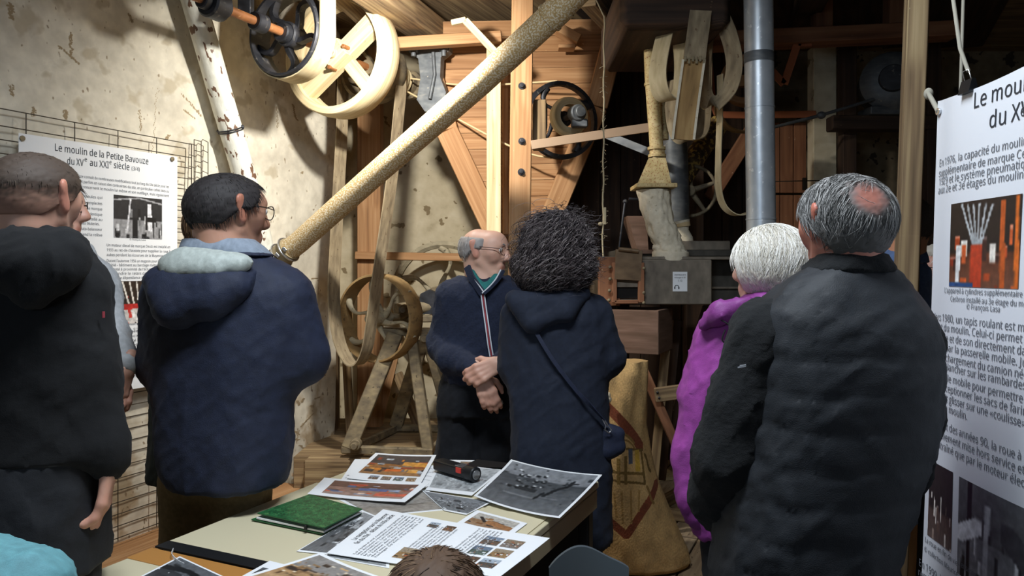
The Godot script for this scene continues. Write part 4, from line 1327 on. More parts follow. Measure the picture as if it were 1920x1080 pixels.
	for r in [[Vector3(-0.26, 0, -0.012), Vector3(0.52, 0.235, 0.024)], [Vector3(-0.012, 0, -0.17), Vector3(0.024, 0.235, 0.31)], [Vector3(-0.26, 0, -0.32), Vector3(0.52, 0.235, 0.024)], [Vector3(-0.508, 0, -0.17), Vector3(0.024, 0.235, 0.31)], [Vector3(-0.26, -0.11, -0.17), Vector3(0.5, 0.02, 0.3)]]:
		mb = Mb.new(); mb.box(cc + cb * r[0], r[1], cb, 0.004, Vector2(r[0].x * 3.0, 0.0))
		part("panel", mb, M.crate_wood, o)
	# trestle of struts
	o = thing("trestle", "wooden trestle of struts under the grain box", "trestle", Vector3(0.8, 0, -4.2))
	for r in [[[1228, 741, 3.96], [1300, 731, 3.96], 0.075, "old_wood"], [[1203, 685, 4.0], [1268, 835, 4.0], 0.05, "crate_tan"], [[1248, 655, 4.2], [1224, 920, 4.2], 0.05, "old_wood"], [[1270, 600, 4.5], [1240, 900, 4.5], 0.05, "dark_wood"], [[1160, 660, 4.2], [1150, 985, 4.2], 0.06, "dark_wood"], [[1325, 575, 4.6], [1240, 860, 4.7], 0.05, "dark_wood"]]:
		mb = Mb.new(); mb.beam(P(r[0][0], r[0][1], r[0][2]), P(r[1][0], r[1][1], r[1][2]), r[2], 0.03, Vector3(0, 0, 1), 0.005)
		part("strut", mb, M[r[3]], o)
	for r in [[1233, 736], [1236, 746]]:
		mb = Mb.new(); mb.ball(P(r[0], r[1], 3.942), Vector3(0.007, 0.007, 0.005), Basis(), 8, 5)
		part("bolt", mb, M.black_iron, o)
	# off-cuts lying on the floor behind the sack
	for r in [[1232, 892, 4.6, 0.3, 0.09, "pale_wood", "pale offcut of wood on the floor behind the sack"], [1255, 935, 4.7, 0.9, 0.07, "old_wood", "grey offcut of wood on the floor behind the sack"], [1265, 965, 4.4, -0.4, 0.06, "old_wood", "flat grey lath lying on the floor behind the sack"]]:
		mb = Mb.new()
		var p := T(r[0], r[1], 0.03)
		mb.box(p, Vector3(0.22, 0.06, r[4]), Basis(Vector3.UP, r[3]), 0.005)
		tag(obj("wood_offcut", mb, M[r[5]]), r[6], "wood")

	# ---- hanging belts and things up there
	o = thing("hanging_sifter", "dark sifter box hung under the ceiling above the belts", "machine", P(1230, 20, 4.2))
	mb = Mb.new(); mb.box(Vector3(0.84, 2.88, -4.25), Vector3(0.57, 0.30, 0.9), Basis(), 0.05)
	part("body", mb, M.dark_wood, o)
	for s in [-1, 1]:
		mb = Mb.new(); mb.tube([Vector3(0.84 + s * 0.2, 3.0, -4.3), Vector3(0.84 + s * 0.2, 3.32, -4.3)], 0.012, 8)
		part("hanger_rod", mb, M.black_iron, o)
	o = thing("hung_strap", "broad brown strap hanging with a laced joint", "belt", P(1303, 40, 3.75))
	mb = Mb.new(); mb.ribbon(smooth_path([P(1313, 10, 3.86), P(1312, 48, 3.8), P(1305, 80, 3.78), P(1301, 110, 3.76), P(1297, 150, 3.74), P(1288, 205, 3.72), P(1281, 262, 3.7)], 4), Vector3(1, 0, 0.2), 0.105, 0.007)
	part("strap", mb, M.belt_brown, o)
	mb = Mb.new(); mb.ribbon(smooth_path([P(1314, 20, 3.79), P(1306, 80, 3.765), P(1302, 112, 3.745)], 4), Vector3(1, 0, 0.2), 0.108, 0.008)
	part("strap_end", mb, M.belt, o)
	for s in 2:
		mb = Mb.new(); mb.ribbon(smooth_path([P(1301 - 20 + s * 40, 112, 3.74), P(1288 - 20 + s * 40, 205, 3.705), P(1281 - 20 + s * 40, 262, 3.685)], 4), Vector3(1, 0, 0.2), 0.012, 0.012)
		part("frayed_edge", mb, M.canvas, o)
	for k in 6:
		mb = Mb.new(); mb.box(P(1285 + k * 7, 110 + (k % 2) * 4, 3.735), Vector3(0.012, 0.03, 0.008), Basis(), 0.002)
		part("lace", mb, M.canvas_grey, o)
	var loops := [[[[1255, 30, 3.95], [1240, 90, 3.9], [1233, 140, 3.88], [1240, 175, 3.88], [1258, 188, 3.92], [1276, 170, 4.0], [1280, 110, 4.05], [1272, 40, 4.1]], 0.10, "belt_pale", "pale belt loop hung beside the twin feed chute"],
		[[[1347, 20, 3.9], [1368, 70, 3.88], [1377, 120, 3.88], [1368, 165, 3.9], [1345, 192, 3.92], [1326, 190, 3.98], [1318, 150, 4.05], [1325, 60, 4.1]], 0.09, "belt", "grey belt loop hung next to the galvanised pipe"],
		[[[1262, 150, 4.2], [1262, 200, 4.15], [1272, 250, 4.1], [1295, 262, 4.1], [1315, 240, 4.15], [1320, 150, 4.25], [1320, 40, 4.3]], 0.10, "belt", "dusty belt loop behind the broad brown strap"]]
	for r in loops:
		mb = Mb.new(); mb.ribbon(smooth_path(r[0].map(func(p): return P(p[0], p[1], p[2])), 10), Vector3(0.75, 0, 0.65), r[1], 0.006)
		tag(obj("hanging_belt", mb, M[r[2]]), r[3], "belt", "spare belts hung under the sifter")
	mb = Mb.new(); mb.ribbon(smooth_path([[1350, 140, 4.0], [1350, 200, 4.0], [1347, 290, 4.0], [1347, 350, 3.98], [1356, 385, 3.96], [1376, 402, 3.95], [1398, 400, 3.97], [1415, 375, 4.0], [1422, 200, 4.05]].map(func(p): return P(p[0], p[1], p[2])), 5), Vector3(0.35, 0, 0.94), 0.05, 0.005)
	tag(obj("hanging_belt", mb, M.belt_pale), "slim pale belt loop hanging behind the grey pipe", "belt", "spare belts hung under the sifter")
	mb = Mb.new(); mb.ribbon(smooth_path([P(1368, 160, 4.48), P(1345, 195, 4.46), P(1354, 228, 4.45), P(1378, 245, 4.46), P(1412, 248, 4.46)], 5), Vector3(0.2, 0, 1), 0.07, 0.006)
	tag(obj("hanging_belt", mb, M.belt_brown), "short brown belt end curving behind the grey pipe", "belt", "spare belts hung under the sifter")
	o = thing("half_pulley", "pale wooden pulley mostly hidden behind the galvanised pipe", "pulley", P(1400, 152, 4.5))
	xf = shaft_frame(P(1400, 152, 4.5))
	mb = Mb.new(); ring(mb, xf, 0.15, 0.04, 0.12)
	part("rim", mb, M.pine, o)
	mb = Mb.new(); mb.box(xf * Vector3(0, 0, 0), Vector3(0.25, 0.07, 0.05), xf.basis)
	part("spoke", mb, M.pine, o)
	for r in [[[[1330, 120, 5.42], [1336, 190, 5.42], [1345, 215, 5.42], [1400, 216, 5.42], [1530, 214, 5.42]], "red iron bracket under the short brown belt end"], [[[1522, 80, 4.86], [1496, 80, 4.86], [1470, 158, 4.86], [1448, 134, 4.86]], "bent red iron bracket below the tie beam"]]:
		mb = Mb.new()
		for k in r[0].size() - 1:
			var e0: Array = r[0][k]
			var e1: Array = r[0][k + 1]
			mb.beam(P(e0[0], e0[1], e0[2]), P(e1[0], e1[1], e1[2]), 0.05, 0.012, Vector3(0, 0, 1), 0.003)
		tag(obj("iron_bracket", mb, M.red_steel), r[1], "bracket")
	mb = Mb.new(); mb.tube([P(1276, 338, 4.62), P(1310, 285, 4.72), P(1348, 232, 4.8)], 0.066, 20)
	tag(obj("mouldy_pipe", mb, M.mouldy_pipe), "mouldy brown pipe sloping up behind the dark duct", "pipe")
	wc = P(1294, 358, 4.62)
	o = thing("handwheel", "brown spoked hand wheel beside the dark duct", "wheel", wc)
	xf = Transform3D(Basis(Vector3.UP, -0.3), wc)
	mb = Mb.new(); mb.tube(range(33).map(func(k): return xf * (Vector3(cos(TAU * k / 32), sin(TAU * k / 32), 0) * 0.155)), 0.011, 8, false)
	part("rim", mb, M.dusty_iron, o)
	for k in 5:
		mb = Mb.new(); mb.tube([xf * Vector3(0, 0, 0), xf * (Vector3(cos(TAU * k / 5 + 0.3), sin(TAU * k / 5 + 0.3), 0) * 0.15)], [0.02, 0.012], 8)
		part("spoke", mb, M.dusty_iron, o)
	mb = Mb.new(); disc(mb, xf, 0.035, -0.03, 0.04)
	part("hub", mb, M.dusty_iron, o)
	# motor in the dark
	o = thing("electric_motor", "round dark motor on the dark beam", "motor", P(1668, 215, 5.2))
	xf = Transform3D(Basis(Vector3.UP, -0.35), P(1668, 158, 5.2))
	mb = Mb.new(); mb.lathe([Vector2(0, 0.16), Vector2(0.12, 0.16), Vector2(0.18, 0.12), Vector2(0.2, 0.1), Vector2(0.2, -0.12), Vector2(0.17, -0.16), Vector2(0, -0.16)], xf, 40)
	part("body", mb, M.grey_iron, o)
	mb = Mb.new(); mb.box(P(1660, 212, 5.2), Vector3(0.3, 0.06, 0.2), Basis(), 0.01)
	part("foot", mb, M.grey_iron, o)
	mb = Mb.new(); disc(mb, xf, 0.09, 0.16, 0.2, 24)
	part("end_cap", mb, M.black_iron, o)
	mb = Mb.new(); mb.tube([P(1425, 245, 5.0), P(1540, 216, 4.98), P(1652, 182, 5.14)], 0.011, 8); mb.ball(P(1540, 216, 4.98), Vector3(0.03, 0.025, 0.025))
	tag(obj("control_rod", mb, M.grey_iron), "thin control rod slanting across the whitewashed post", "rod")
	mb = Mb.new(); mb.tube([P(1420, 341, 5.4), P(1560, 338, 5.4)], 0.004, 6); mb.box(P(1508, 345, 5.38), Vector3(0.025, 0.09, 0.02)); mb.box(P(1515, 372, 5.38), Vector3(0.02, 0.06, 0.02))
	tag(obj("wire_hook", mb, M.wire), "thin wire with a small peg on the reddish boards", "wire")

	build_sack()

func tag(o: Node, label: String, category: String, group := ""):
	o.set_meta("label", label)
	o.set_meta("category", category)
	if group: o.set_meta("group", group)

func smooth_path(p: Array, n: int) -> Array:
	var out := []
	for i in p.size() - 1:
		for k in n:
			out.append((p[i] as Vector3).cubic_interpolate(p[i + 1], p[maxi(i - 1, 0)], p[mini(i + 2, p.size() - 1)], float(k) / n))
	out.append(p[p.size() - 1])
	return out

func build_sack():
	# a full burlap sack with a worn printed emblem, leaning against the trestle
	var w := 300
	var h := 420
	var im := Image.create(w, h, false, Image.FORMAT_RGB8)
	im.fill(hexc("c4a06a"))
	var n1 := noise_bytes(61, 0.02, w, h, w, h, 4)
	var n2 := noise_bytes(62, 0.2, w, h, w, h, 2)
	var at := func(px, py): return Vector2((px - 1090.0) / 210.0 * w, (py - 665.0) / 395.0 * h)
	var strokes := [[[1118, 742], [1150, 768], [1178, 800], [1192, 826], 15, "7c3f26"], [[1128, 950], [1150, 966], [1163, 978], [1163, 978], 12, "7c3f26"], [[1163, 978], [1185, 950], [1208, 918], [1224, 896], 12, "7c3f26"],
		[[1165, 826], [1195, 832], [1195, 832], [1195, 832], 4, "6f5628"], [[1193, 830], [1198, 888], [1198, 888], [1198, 888], 5, "6f5628"], [[1130, 880], [1198, 890], [1198, 890], [1198, 890], 4, "6f5628"], [[1140, 800], [1150, 792], [1168, 800], [1180, 818], 4, "8a6a38"], [[1150, 812], [1160, 806], [1172, 812], [1180, 826], 3, "8a6a38"], [[1150, 846], [1150, 884], [1150, 884], [1150, 884], 9, "8d7038"], [[1163, 842], [1163, 886], [1163, 886], [1163, 886], 8, "7a602e"], [[1140, 866], [1195, 872], [1195, 872], [1195, 872], 5, "7a602e"],
		[[1200, 840], [1208, 850], [1204, 862], [1212, 872], 4, "6f5628"], [[1172, 832], [1172, 848], [1172, 848], [1172, 848], 11, "4e5360"], [[1185, 836], [1186, 862], [1186, 862], [1186, 862], 12, "c09a3c"], [[1142, 905], [1146, 945], [1146, 945], [1146, 945], 5, "a5824c"], [[1155, 902], [1157, 955], [1157, 955], [1157, 955], 5, "a5824c"], [[1172, 902], [1172, 955], [1172, 955], [1172, 955], 5, "a5824c"], [[1188, 902], [1186, 935], [1186, 935], [1186, 935], 5, "a5824c"],
		[[1202, 895], [1209, 905], [1206, 915], [1215, 925], 4, "8a6a38"]]
	for st in strokes:
		var col: Color = hexc(st[5])
		for k in 160:
			var t := k / 159.0
			var a: Vector2 = at.call(st[0][0], st[0][1]); var b: Vector2 = at.call(st[1][0], st[1][1]); var c: Vector2 = at.call(st[2][0], st[2][1]); var d: Vector2 = at.call(st[3][0], st[3][1])
			var p := a.bezier_interpolate(b, c, d, t) if c != b else a.lerp(b, t)
			var s: int = st[4]
			im.fill_rect(Rect2i(int(p.x) - s / 2, int(p.y) - s / 2, s, s), col)
	var d := im.get_data()
	var hi := PackedByteArray()
	hi.resize(w * h)
	for i in w * h:
		var q := 0.92 + (n1[i] - 128) * 0.0009 + (n2[i] - 128) * 0.0008
		for k in 3: d[i * 3 + k] = clampi(int(d[i * 3 + k] * q), 0, 255)
		hi[i] = n2[i]
	var m := mat_tex("burlap", [tex(w, h, d), tex(w, h, hi, Image.FORMAT_L8)], Vector3(1, 1, 1), 0.95, 0.15)
	var mb := Mb.new()
	var rows := [[676, 1131, 1214, 0.09], [700, 1122, 1214, 0.13], [740, 1112, 1211, 0.16], [790, 1104, 1210, 0.17], [840, 1098, 1219, 0.18], [890, 1094, 1232, 0.19], [940, 1092, 1251, 0.20], [990, 1092, 1272, 0.21], [1025, 1092, 1288, 0.21], [1045, 1096, 1292, 0.20], [1054, 1100, 1288, 0.17]]
	mb.grid(64, 50, func(u, v):
		var q: float = v * (rows.size() - 1)
		var i := mini(int(q), rows.size() - 2)
		var f := q - i
		var y := lerpf(rows[i][0], rows[i + 1][0], f)
		var xa := lerpf(rows[i][1], rows[i + 1][1], f)
		var xb := lerpf(rows[i][2], rows[i + 1][2], f)
		var dz := lerpf(rows[i][3], rows[i + 1][3], f)
		var a: float = -u * TAU
		var cx := cos(a)
		var sx := sin(a)
		var ce := P((xa + xb) / 2 + cx * (xb - xa) / 2, y, 3.8)
		var fold: float = 0.018 * nz.get_noise_3d(cx * 1.5, v * 2.0, sx * 1.5) + 0.012 * sin(cx * 7.0 + v * 5.0) * (1.0 - v) 
		return ce + Vector3(fold * 0.4, 0, sx * dz + fold), false, true)
	for i in mb.v.size():
		var p := mb.v[i]
		var px := 960.0 + p.x * F / 3.8
		var py := HZ - (p.y - EYE) * F / 3.8
		mb.t[i] = Vector2((px - 1090.0) / 210.0, (py - 665.0) / 395.0)
	# closed mouth: a fan at the top, and the flat bottom
	for e in 2:
		var row := 0 if e == 0 else 50
		var ce := Vector3.ZERO
		for i in 64: ce += mb.v[row * 65 + i]
		ce /= 64.0
		var f := mb.v.size()
		mb.vert(ce + Vector3(0, -0.02 if e == 0 else 0.0, 0), Vector3(0, 1 if e == 0 else -1, 0), mb.t[row * 65])
		for i in 65: mb.vert(mb.v[row * 65 + i], Vector3(0, 1 if e == 0 else -1, 0), mb.t[row * 65 + i])
		for i in 64: mb.tri(f, f + 1 + i, f + 2 + i)
	var o := thing("burlap_sack", "tall tan sack with red-brown printed emblem standing on the floor", "sack", Vector3(0.62, 0, -3.8))
	part("sack", mb, m, o)
	mb = Mb.new(); mb.ball(P(1142, 749, 3.62), Vector3(0.013, 0.016, 0.013)); mb.ball(P(1142, 743, 3.62), Vector3(0.008, 0.02, 0.01))
	part("knot", mb, M.canvas, o)

# ---------------------------------------------------------------- prints: one atlas of small computed pictures
const CELL := Vector2i(160, 120)
var atlas: Image
var cells := {}

func picture(called: String, sky: String, ground: String, cols: Array, n: int, tall: float, seed: int, horizon := 0.5, specks := 0):
	# a soft photograph: two tones, blocks of several tones, thin lines, grain
	var k := cells.size()
	var o := Vector2i((k % 8) * CELL.x, (k / 8) * CELL.y)
	cells[called] = o
	var rng := RandomNumberGenerator.new()
	rng.seed = seed
	var s := hexc(sky)
	var g := hexc(ground)
	for y in CELL.y:
		var t := y / float(CELL.y)
		var c := s.darkened(0.18 * t) if t < horizon else g.lightened(0.25 * (t - horizon))
		atlas.fill_rect(Rect2i(o.x, o.y + y, CELL.x, 1), c)
	for i in n:
		var w := int(rng.randf_range(4, 26) / tall)
		var h := int(rng.randf_range(4, 22) * tall)
		var x := rng.randi_range(0, CELL.x - 4)
		var y := int(clampf(horizon + rng.randf_range(-0.28, 0.42), 0.0, 0.95) * CELL.y)
		var c: Color = hexc(cols[rng.randi() % cols.size()])
		var r := Rect2i(o.x + x, o.y + y, mini(w, CELL.x - x), mini(h, CELL.y - y))
		atlas.fill_rect(r, c)
		if rng.randf() < 0.5: atlas.fill_rect(Rect2i(r.position, Vector2i(r.size.x, maxi(1, r.size.y / 5))), c.lightened(0.25))
	for i in specks:
		var x := rng.randi_range(0, CELL.x - 8)
		var y := int(clampf(horizon + rng.randfn(0.0, 0.13), 0.0, 0.96) * CELL.y)
		var c: Color = hexc(cols[rng.randi() % cols.size()])
		atlas.fill_rect(Rect2i(o.x + x, o.y + y, rng.randi_range(1, 6), rng.randi_range(1, 4)), c)

func stroke(called: String, pts: Array, wid: int, col: String):
	var o: Vector2i = cells[called]
	for i in pts.size() - 1:
		var a := Vector2(pts[i][0], pts[i][1])
		var b := Vector2(pts[i + 1][0], pts[i + 1][1])
		var m := int(a.distance_to(b)) + 1
		for k in m:
			var p := a.lerp(b, k / float(m))
			var r := Rect2i(int(p.x), int(p.y), wid, wid).intersection(Rect2i(0, 0, CELL.x, CELL.y))
			atlas.fill_rect(Rect2i(r.position + o, r.size), hexc(col))

func make_prints():
	atlas = Image.create(CELL.x * 8, CELL.y * 4, false, Image.FORMAT_RGB8)
	atlas.fill(Color(0.5, 0.5, 0.5))
	var grey := ["1c1c1e", "3a3b3d", "6b6c6e", "9a9b9d", "d9dadc", "55565a"]
	picture("mill_bw", "2a2a2c", "8e8e90", ["141416", "3a3b3d", "77787a", "c9cacc", "202022"], 26, 2.2, 11, 0.55)
	stroke("mill_bw", [[0, 14], [80, 4], [158, 16]], 4, "a5a5a8"); stroke("mill_bw", [[52, 10], [42, 95]], 5, "d0d0d4"); stroke("mill_bw", [[108, 20], [112, 84]], 14, "e4e4e8"); stroke("mill_bw", [[108, 58], [128, 58]], 12, "101012"); stroke("mill_bw", [[60, 60], [60, 112]], 16, "161618")
	picture("mill_red", "33271f", "c9c3be", ["b3322c", "cf4a42", "e6e0da", "2a2220", "8c2520"], 16, 1.3, 12, 0.62)
	for k in 7: stroke("mill_red", [[10 + k * 22, 2], [30 + k * 16, 62]], 5, "d9d3ca")
	stroke("mill_red", [[0, 66], [60, 64], [158, 70]], 14, "b8302a"); stroke("mill_red", [[40, 84], [60, 116]], 8, "f0ece8")
	picture("river_bw", "cfd2d4", "7d8083", ["2d2f31", "45484a", "e6e8ea", "606366"], 10, 0.7, 13, 0.5, 70)
	picture("cylinder_mill", "241a16", "5a2f1c", ["a8431f", "c2582b", "7a2c17", "d7cfc4", "3a201a"], 18, 1.6, 14, 0.6)
	for k in 6: stroke("cylinder_mill", [[30 + k * 14, 4 + k], [62 + k * 3, 62]], 4, "a4a8aa")
	stroke("cylinder_mill", [[56, 62], [56, 108]], 26, "b23a1e"); stroke("cylinder_mill", [[118, 6], [122, 116]], 10, "b5521e"); stroke("cylinder_mill", [[146, 2], [150, 116]], 8, "c4601f"); stroke("cylinder_mill", [[20, 60], [18, 110]], 12, "dcdad8"); stroke("cylinder_mill", [[0, 112], [60, 114]], 6, "2b4a78")
	picture("wheel_dark", "2a2326", "4a3a36", ["1a1517", "5e4a42", "8c7a70", "d5ccc4"], 18, 1.8, 15, 0.6)
	picture("dredge_bw", "56585b", "6c6e72", ["1a1b1e", "303236", "8a8c90", "c6c8cc", "202226"], 24, 2.6, 16, 0.5)
	stroke("dredge_bw", [[24, 0], [22, 118]], 8, "141518"); stroke("dredge_bw", [[60, 20], [56, 110]], 10, "a4a6aa"); stroke("dredge_bw", [[0, 60], [40, 40]], 16, "d2d4d8"); stroke("dredge_bw", [[90, 30], [150, 60]], 22, "3a3c40")
	picture("interior_orange", "4a4240", "8a5a2c", ["c77a2a", "d89a48", "3a2e2a", "6c6a70", "b0b4b8", "8c3a20"], 34, 0.8, 17, 0.45)
	stroke("interior_orange", [[92, 40], [150, 46]], 22, "d2933f"); stroke("interior_orange", [[60, 84], [88, 82]], 14, "cf6a2a")
	picture("drawing_grey", "b4b8ba", "9ea2a4", ["7e8284", "8f9395", "6e7274", "c8cccd"], 16, 0.8, 18, 0.55, 120)
	picture("red_room", "6a4a40", "8a6a5c", ["a8402c", "c05a3c", "4f5a78", "8d94a8", "5a4238", "d0b8a8"], 38, 0.8, 19, 0.42)
	stroke("red_room", [[100, 84], [140, 80]], 22, "c4604a"); stroke("red_room", [[60, 50], [96, 48]], 20, "58628a")
	picture("river_brown", "a09b94", "8c857c", ["7a746c", "6c665f", "96908a"], 7, 0.4, 20, 0.62, 60)
	picture("cow_bw", "7c8084", "63676a", ["2a2c2e", "404346", "9a9ea1", "c8cbce"], 10, 0.8, 21, 0.5, 200)
	picture("harbour_bw", "8b8e91", "505254", ["1e1f21", "d8dadc", "35373a", "a4a7aa", "6b6e70"], 30, 0.6, 22, 0.38, 90)
	picture("aerial_bw", "888b8f", "46494c", ["2a2c2e", "3a3d40", "55585b"], 12, 0.4, 23, 0.3, 60)
	for k in 46: stroke("aerial_bw", [[26 + (k * 37) % 60, 18 + (k * 23) % 50], [30 + (k * 37) % 60, 20 + (k * 23) % 50]], 2 + k % 4, ["e0e2e4", "c4c6c8", "303234", "1c1e20"][k % 4])
	stroke("aerial_bw", [[100, 72], [112, 50], [124, 40], [128, 24]], 5, "1a1c1e"); stroke("aerial_bw", [[96, 66], [90, 84]], 4, "1a1c1e"); stroke("aerial_bw", [[118, 36], [138, 30]], 3, "222426")
	picture("mill_brown", "b8b2a8", "8a6a4c", ["7a5232", "a47a52", "3e3a36", "d4cec4"], 14, 0.9, 24, 0.5)
	stroke("mill_brown", [[60, 50], [128, 66]], 32, "9a6c46"); stroke("mill_brown", [[24, 30], [52, 66]], 9, "2c2826")
	for k in 6: picture("small_%d" % k, ["7f8ea0", "8a7a66", "6a7a8c", "9a8a74", "5a4a3e", "a8b4c0"][k], ["5c4a3c", "6e6258", "4a5a50", "8a6a44", "7a5230", "44403c"][k], ["2e2a28", "c8beb0", "9a5a38", "d8dce0", "6a503a"], 20, 0.9, 30 + k, 0.45)
	picture("sepia_town", "8e8a86", "a8845a", ["c09a68", "3c3028", "d8c8ae", "6e5238", "8a6c4a"], 34, 0.7, 40, 0.36, 60)
	picture("lock_bw", "5c5f63", "2e3033", ["1a1b1d", "3a3c3f", "d6d8da", "6a6d70"], 10, 0.6, 41, 0.4, 20)
	stroke("lock_bw", [[0, 40], [70, 24], [158, 36]], 14, "141517"); stroke("lock_bw", [[20, 70], [140, 80]], 12, "2a2c2f"); stroke("lock_bw", [[90, 50], [120, 52]], 12, "dcdee0")
	picture("bank_bw", "9a9ea0", "7c8082", ["5a5d60", "46494c", "a9acae"], 9, 0.5, 42, 0.5, 50)
	# soften, then grain
	var sharp: Image = atlas.duplicate()
	atlas.resize(CELL.x * 5 / 2, CELL.y * 5 / 4, Image.INTERPOLATE_BILINEAR)
	atlas.resize(CELL.x * 8, CELL.y * 4, Image.INTERPOLATE_CUBIC)
	var ds := sharp.get_data()
	var d := atlas.get_data()
	var w := CELL.x * 8
	var h := CELL.y * 4
	var n1 := noise_bytes(81, 0.06, w, h, w, h, 4)
	for i in w * h:
		var q := 0.82 + n1[i] * 0.0014
		for k in 3: d[i * 3 + k] = clampi(int((d[i * 3 + k] * 0.86 + ds[i * 3 + k] * 0.14) * q), 0, 255)
	var m := mat("print", Color(1, 1, 1), 0.5)
	m.albedo_texture = tex(w, h, d)

func print_uv(called: String, u: float, v: float) -> Vector2:
	var o: Vector2i = cells[called]
	return Vector2((o.x + 2 + u * (CELL.x - 4)) / (CELL.x * 8.0), (o.y + 2 + v * (CELL.y - 4)) / (CELL.y * 4.0))

# ---------------------------------------------------------------- the tables and what lies on them
const TOP := 0.77
func quad_at(q: Array, u: float, v: float) -> Vector3:
	return (q[0] as Vector3).lerp(q[1], u).lerp((q[3] as Vector3).lerp(q[2], u), v)

func paper_sheet(label: String, category: String, crop: Array, lift: float, curl := 0.0, group := "loose prints on the table") -> Array:
	# corners as seen (top left, top right, bottom right, bottom left of the sheet), laid at a small height over the table
	var h := TOP + lift
	var q := crop.map(func(p): return T(280 + p[0] * 0.46875, 800 + p[1] * 0.46875, h))
	var c: Vector3 = (q[0] + q[1] + q[2] + q[3]) / 4.0
	c.y = h
	var o := thing("paper_sheet", label, category, c, group)
	var mb := Mb.new()
	var bend := func(u, v): return quad_at(q, u, v) + Vector3(0, curl * (pow(absf(u - 0.45) * 2.0, 2.0)) * 0.5 + curl * 0.5 * pow(1.0 - v, 3.0), 0)
	for s in 2:
		mb.grid(10, 8, func(u, v): return bend.call(u, v) - Vector3(0, 0.0009 * s, 0), s == 0)
	for e in 4:
		for i in 10:
			var a := i / 10.0
			var b := (i + 1) / 10.0
			var pa := [Vector2(a, 0), Vector2(1, a), Vector2(a, 1), Vector2(0, a)][e] as Vector2
			var pb := [Vector2(b, 0), Vector2(1, b), Vector2(b, 1), Vector2(0, b)][e] as Vector2
			var A: Vector3 = bend.call(pa.x, pa.y)
			var B: Vector3 = bend.call(pb.x, pb.y)
			mb.quad(A, B, B - Vector3(0, 0.0009, 0), A - Vector3(0, 0.0009, 0))
	part("sheet", mb, M.paper, o)
	return [o, bend, q]

func on_sheet(sh: Array, pic: String, u0: float, v0: float, u1: float, v1: float):
	var mb := Mb.new()
	mb.grid(10, 8, func(u, v): return sh[1].call(lerpf(u0, u1, u), lerpf(v0, v1, v)) + Vector3(0, 0.0006, 0), true)
	for i in mb.t.size(): mb.t[i] = print_uv(pic, mb.t[i].x, mb.t[i].y)
	part("printed_picture", mb, M.print, sh[0])

func lines_on(sh: Array, rows: Array, size: float, m: Material, called := "lettering"):
	# rows: [text, u, v, width in u]
	var mb := Mb.new()
	for r in rows:
		var a: Vector3 = sh[1].call(r[1], r[2])
		var b: Vector3 = sh[1].call(r[1] + r[3], r[2])
		var x := (b - a).normalized()
		var up := (sh[1].call(r[1], r[2] - 0.02) as Vector3) - a
		var y := (up - x * up.dot(x)).normalized()
		mb.text(r[0], size, Transform3D(Basis(x, y, x.cross(y)), a + Vector3(0, 0.0007, 0)), (b - a).length(), sans)
	part(called, mb, m, sh[0])

func text_rows(words: Array, u: float, v: float, w: float, dv: float) -> Array:
	var out := []
	for i in words.size(): out.append([words[i], u, v + dv * i, w])
	return out

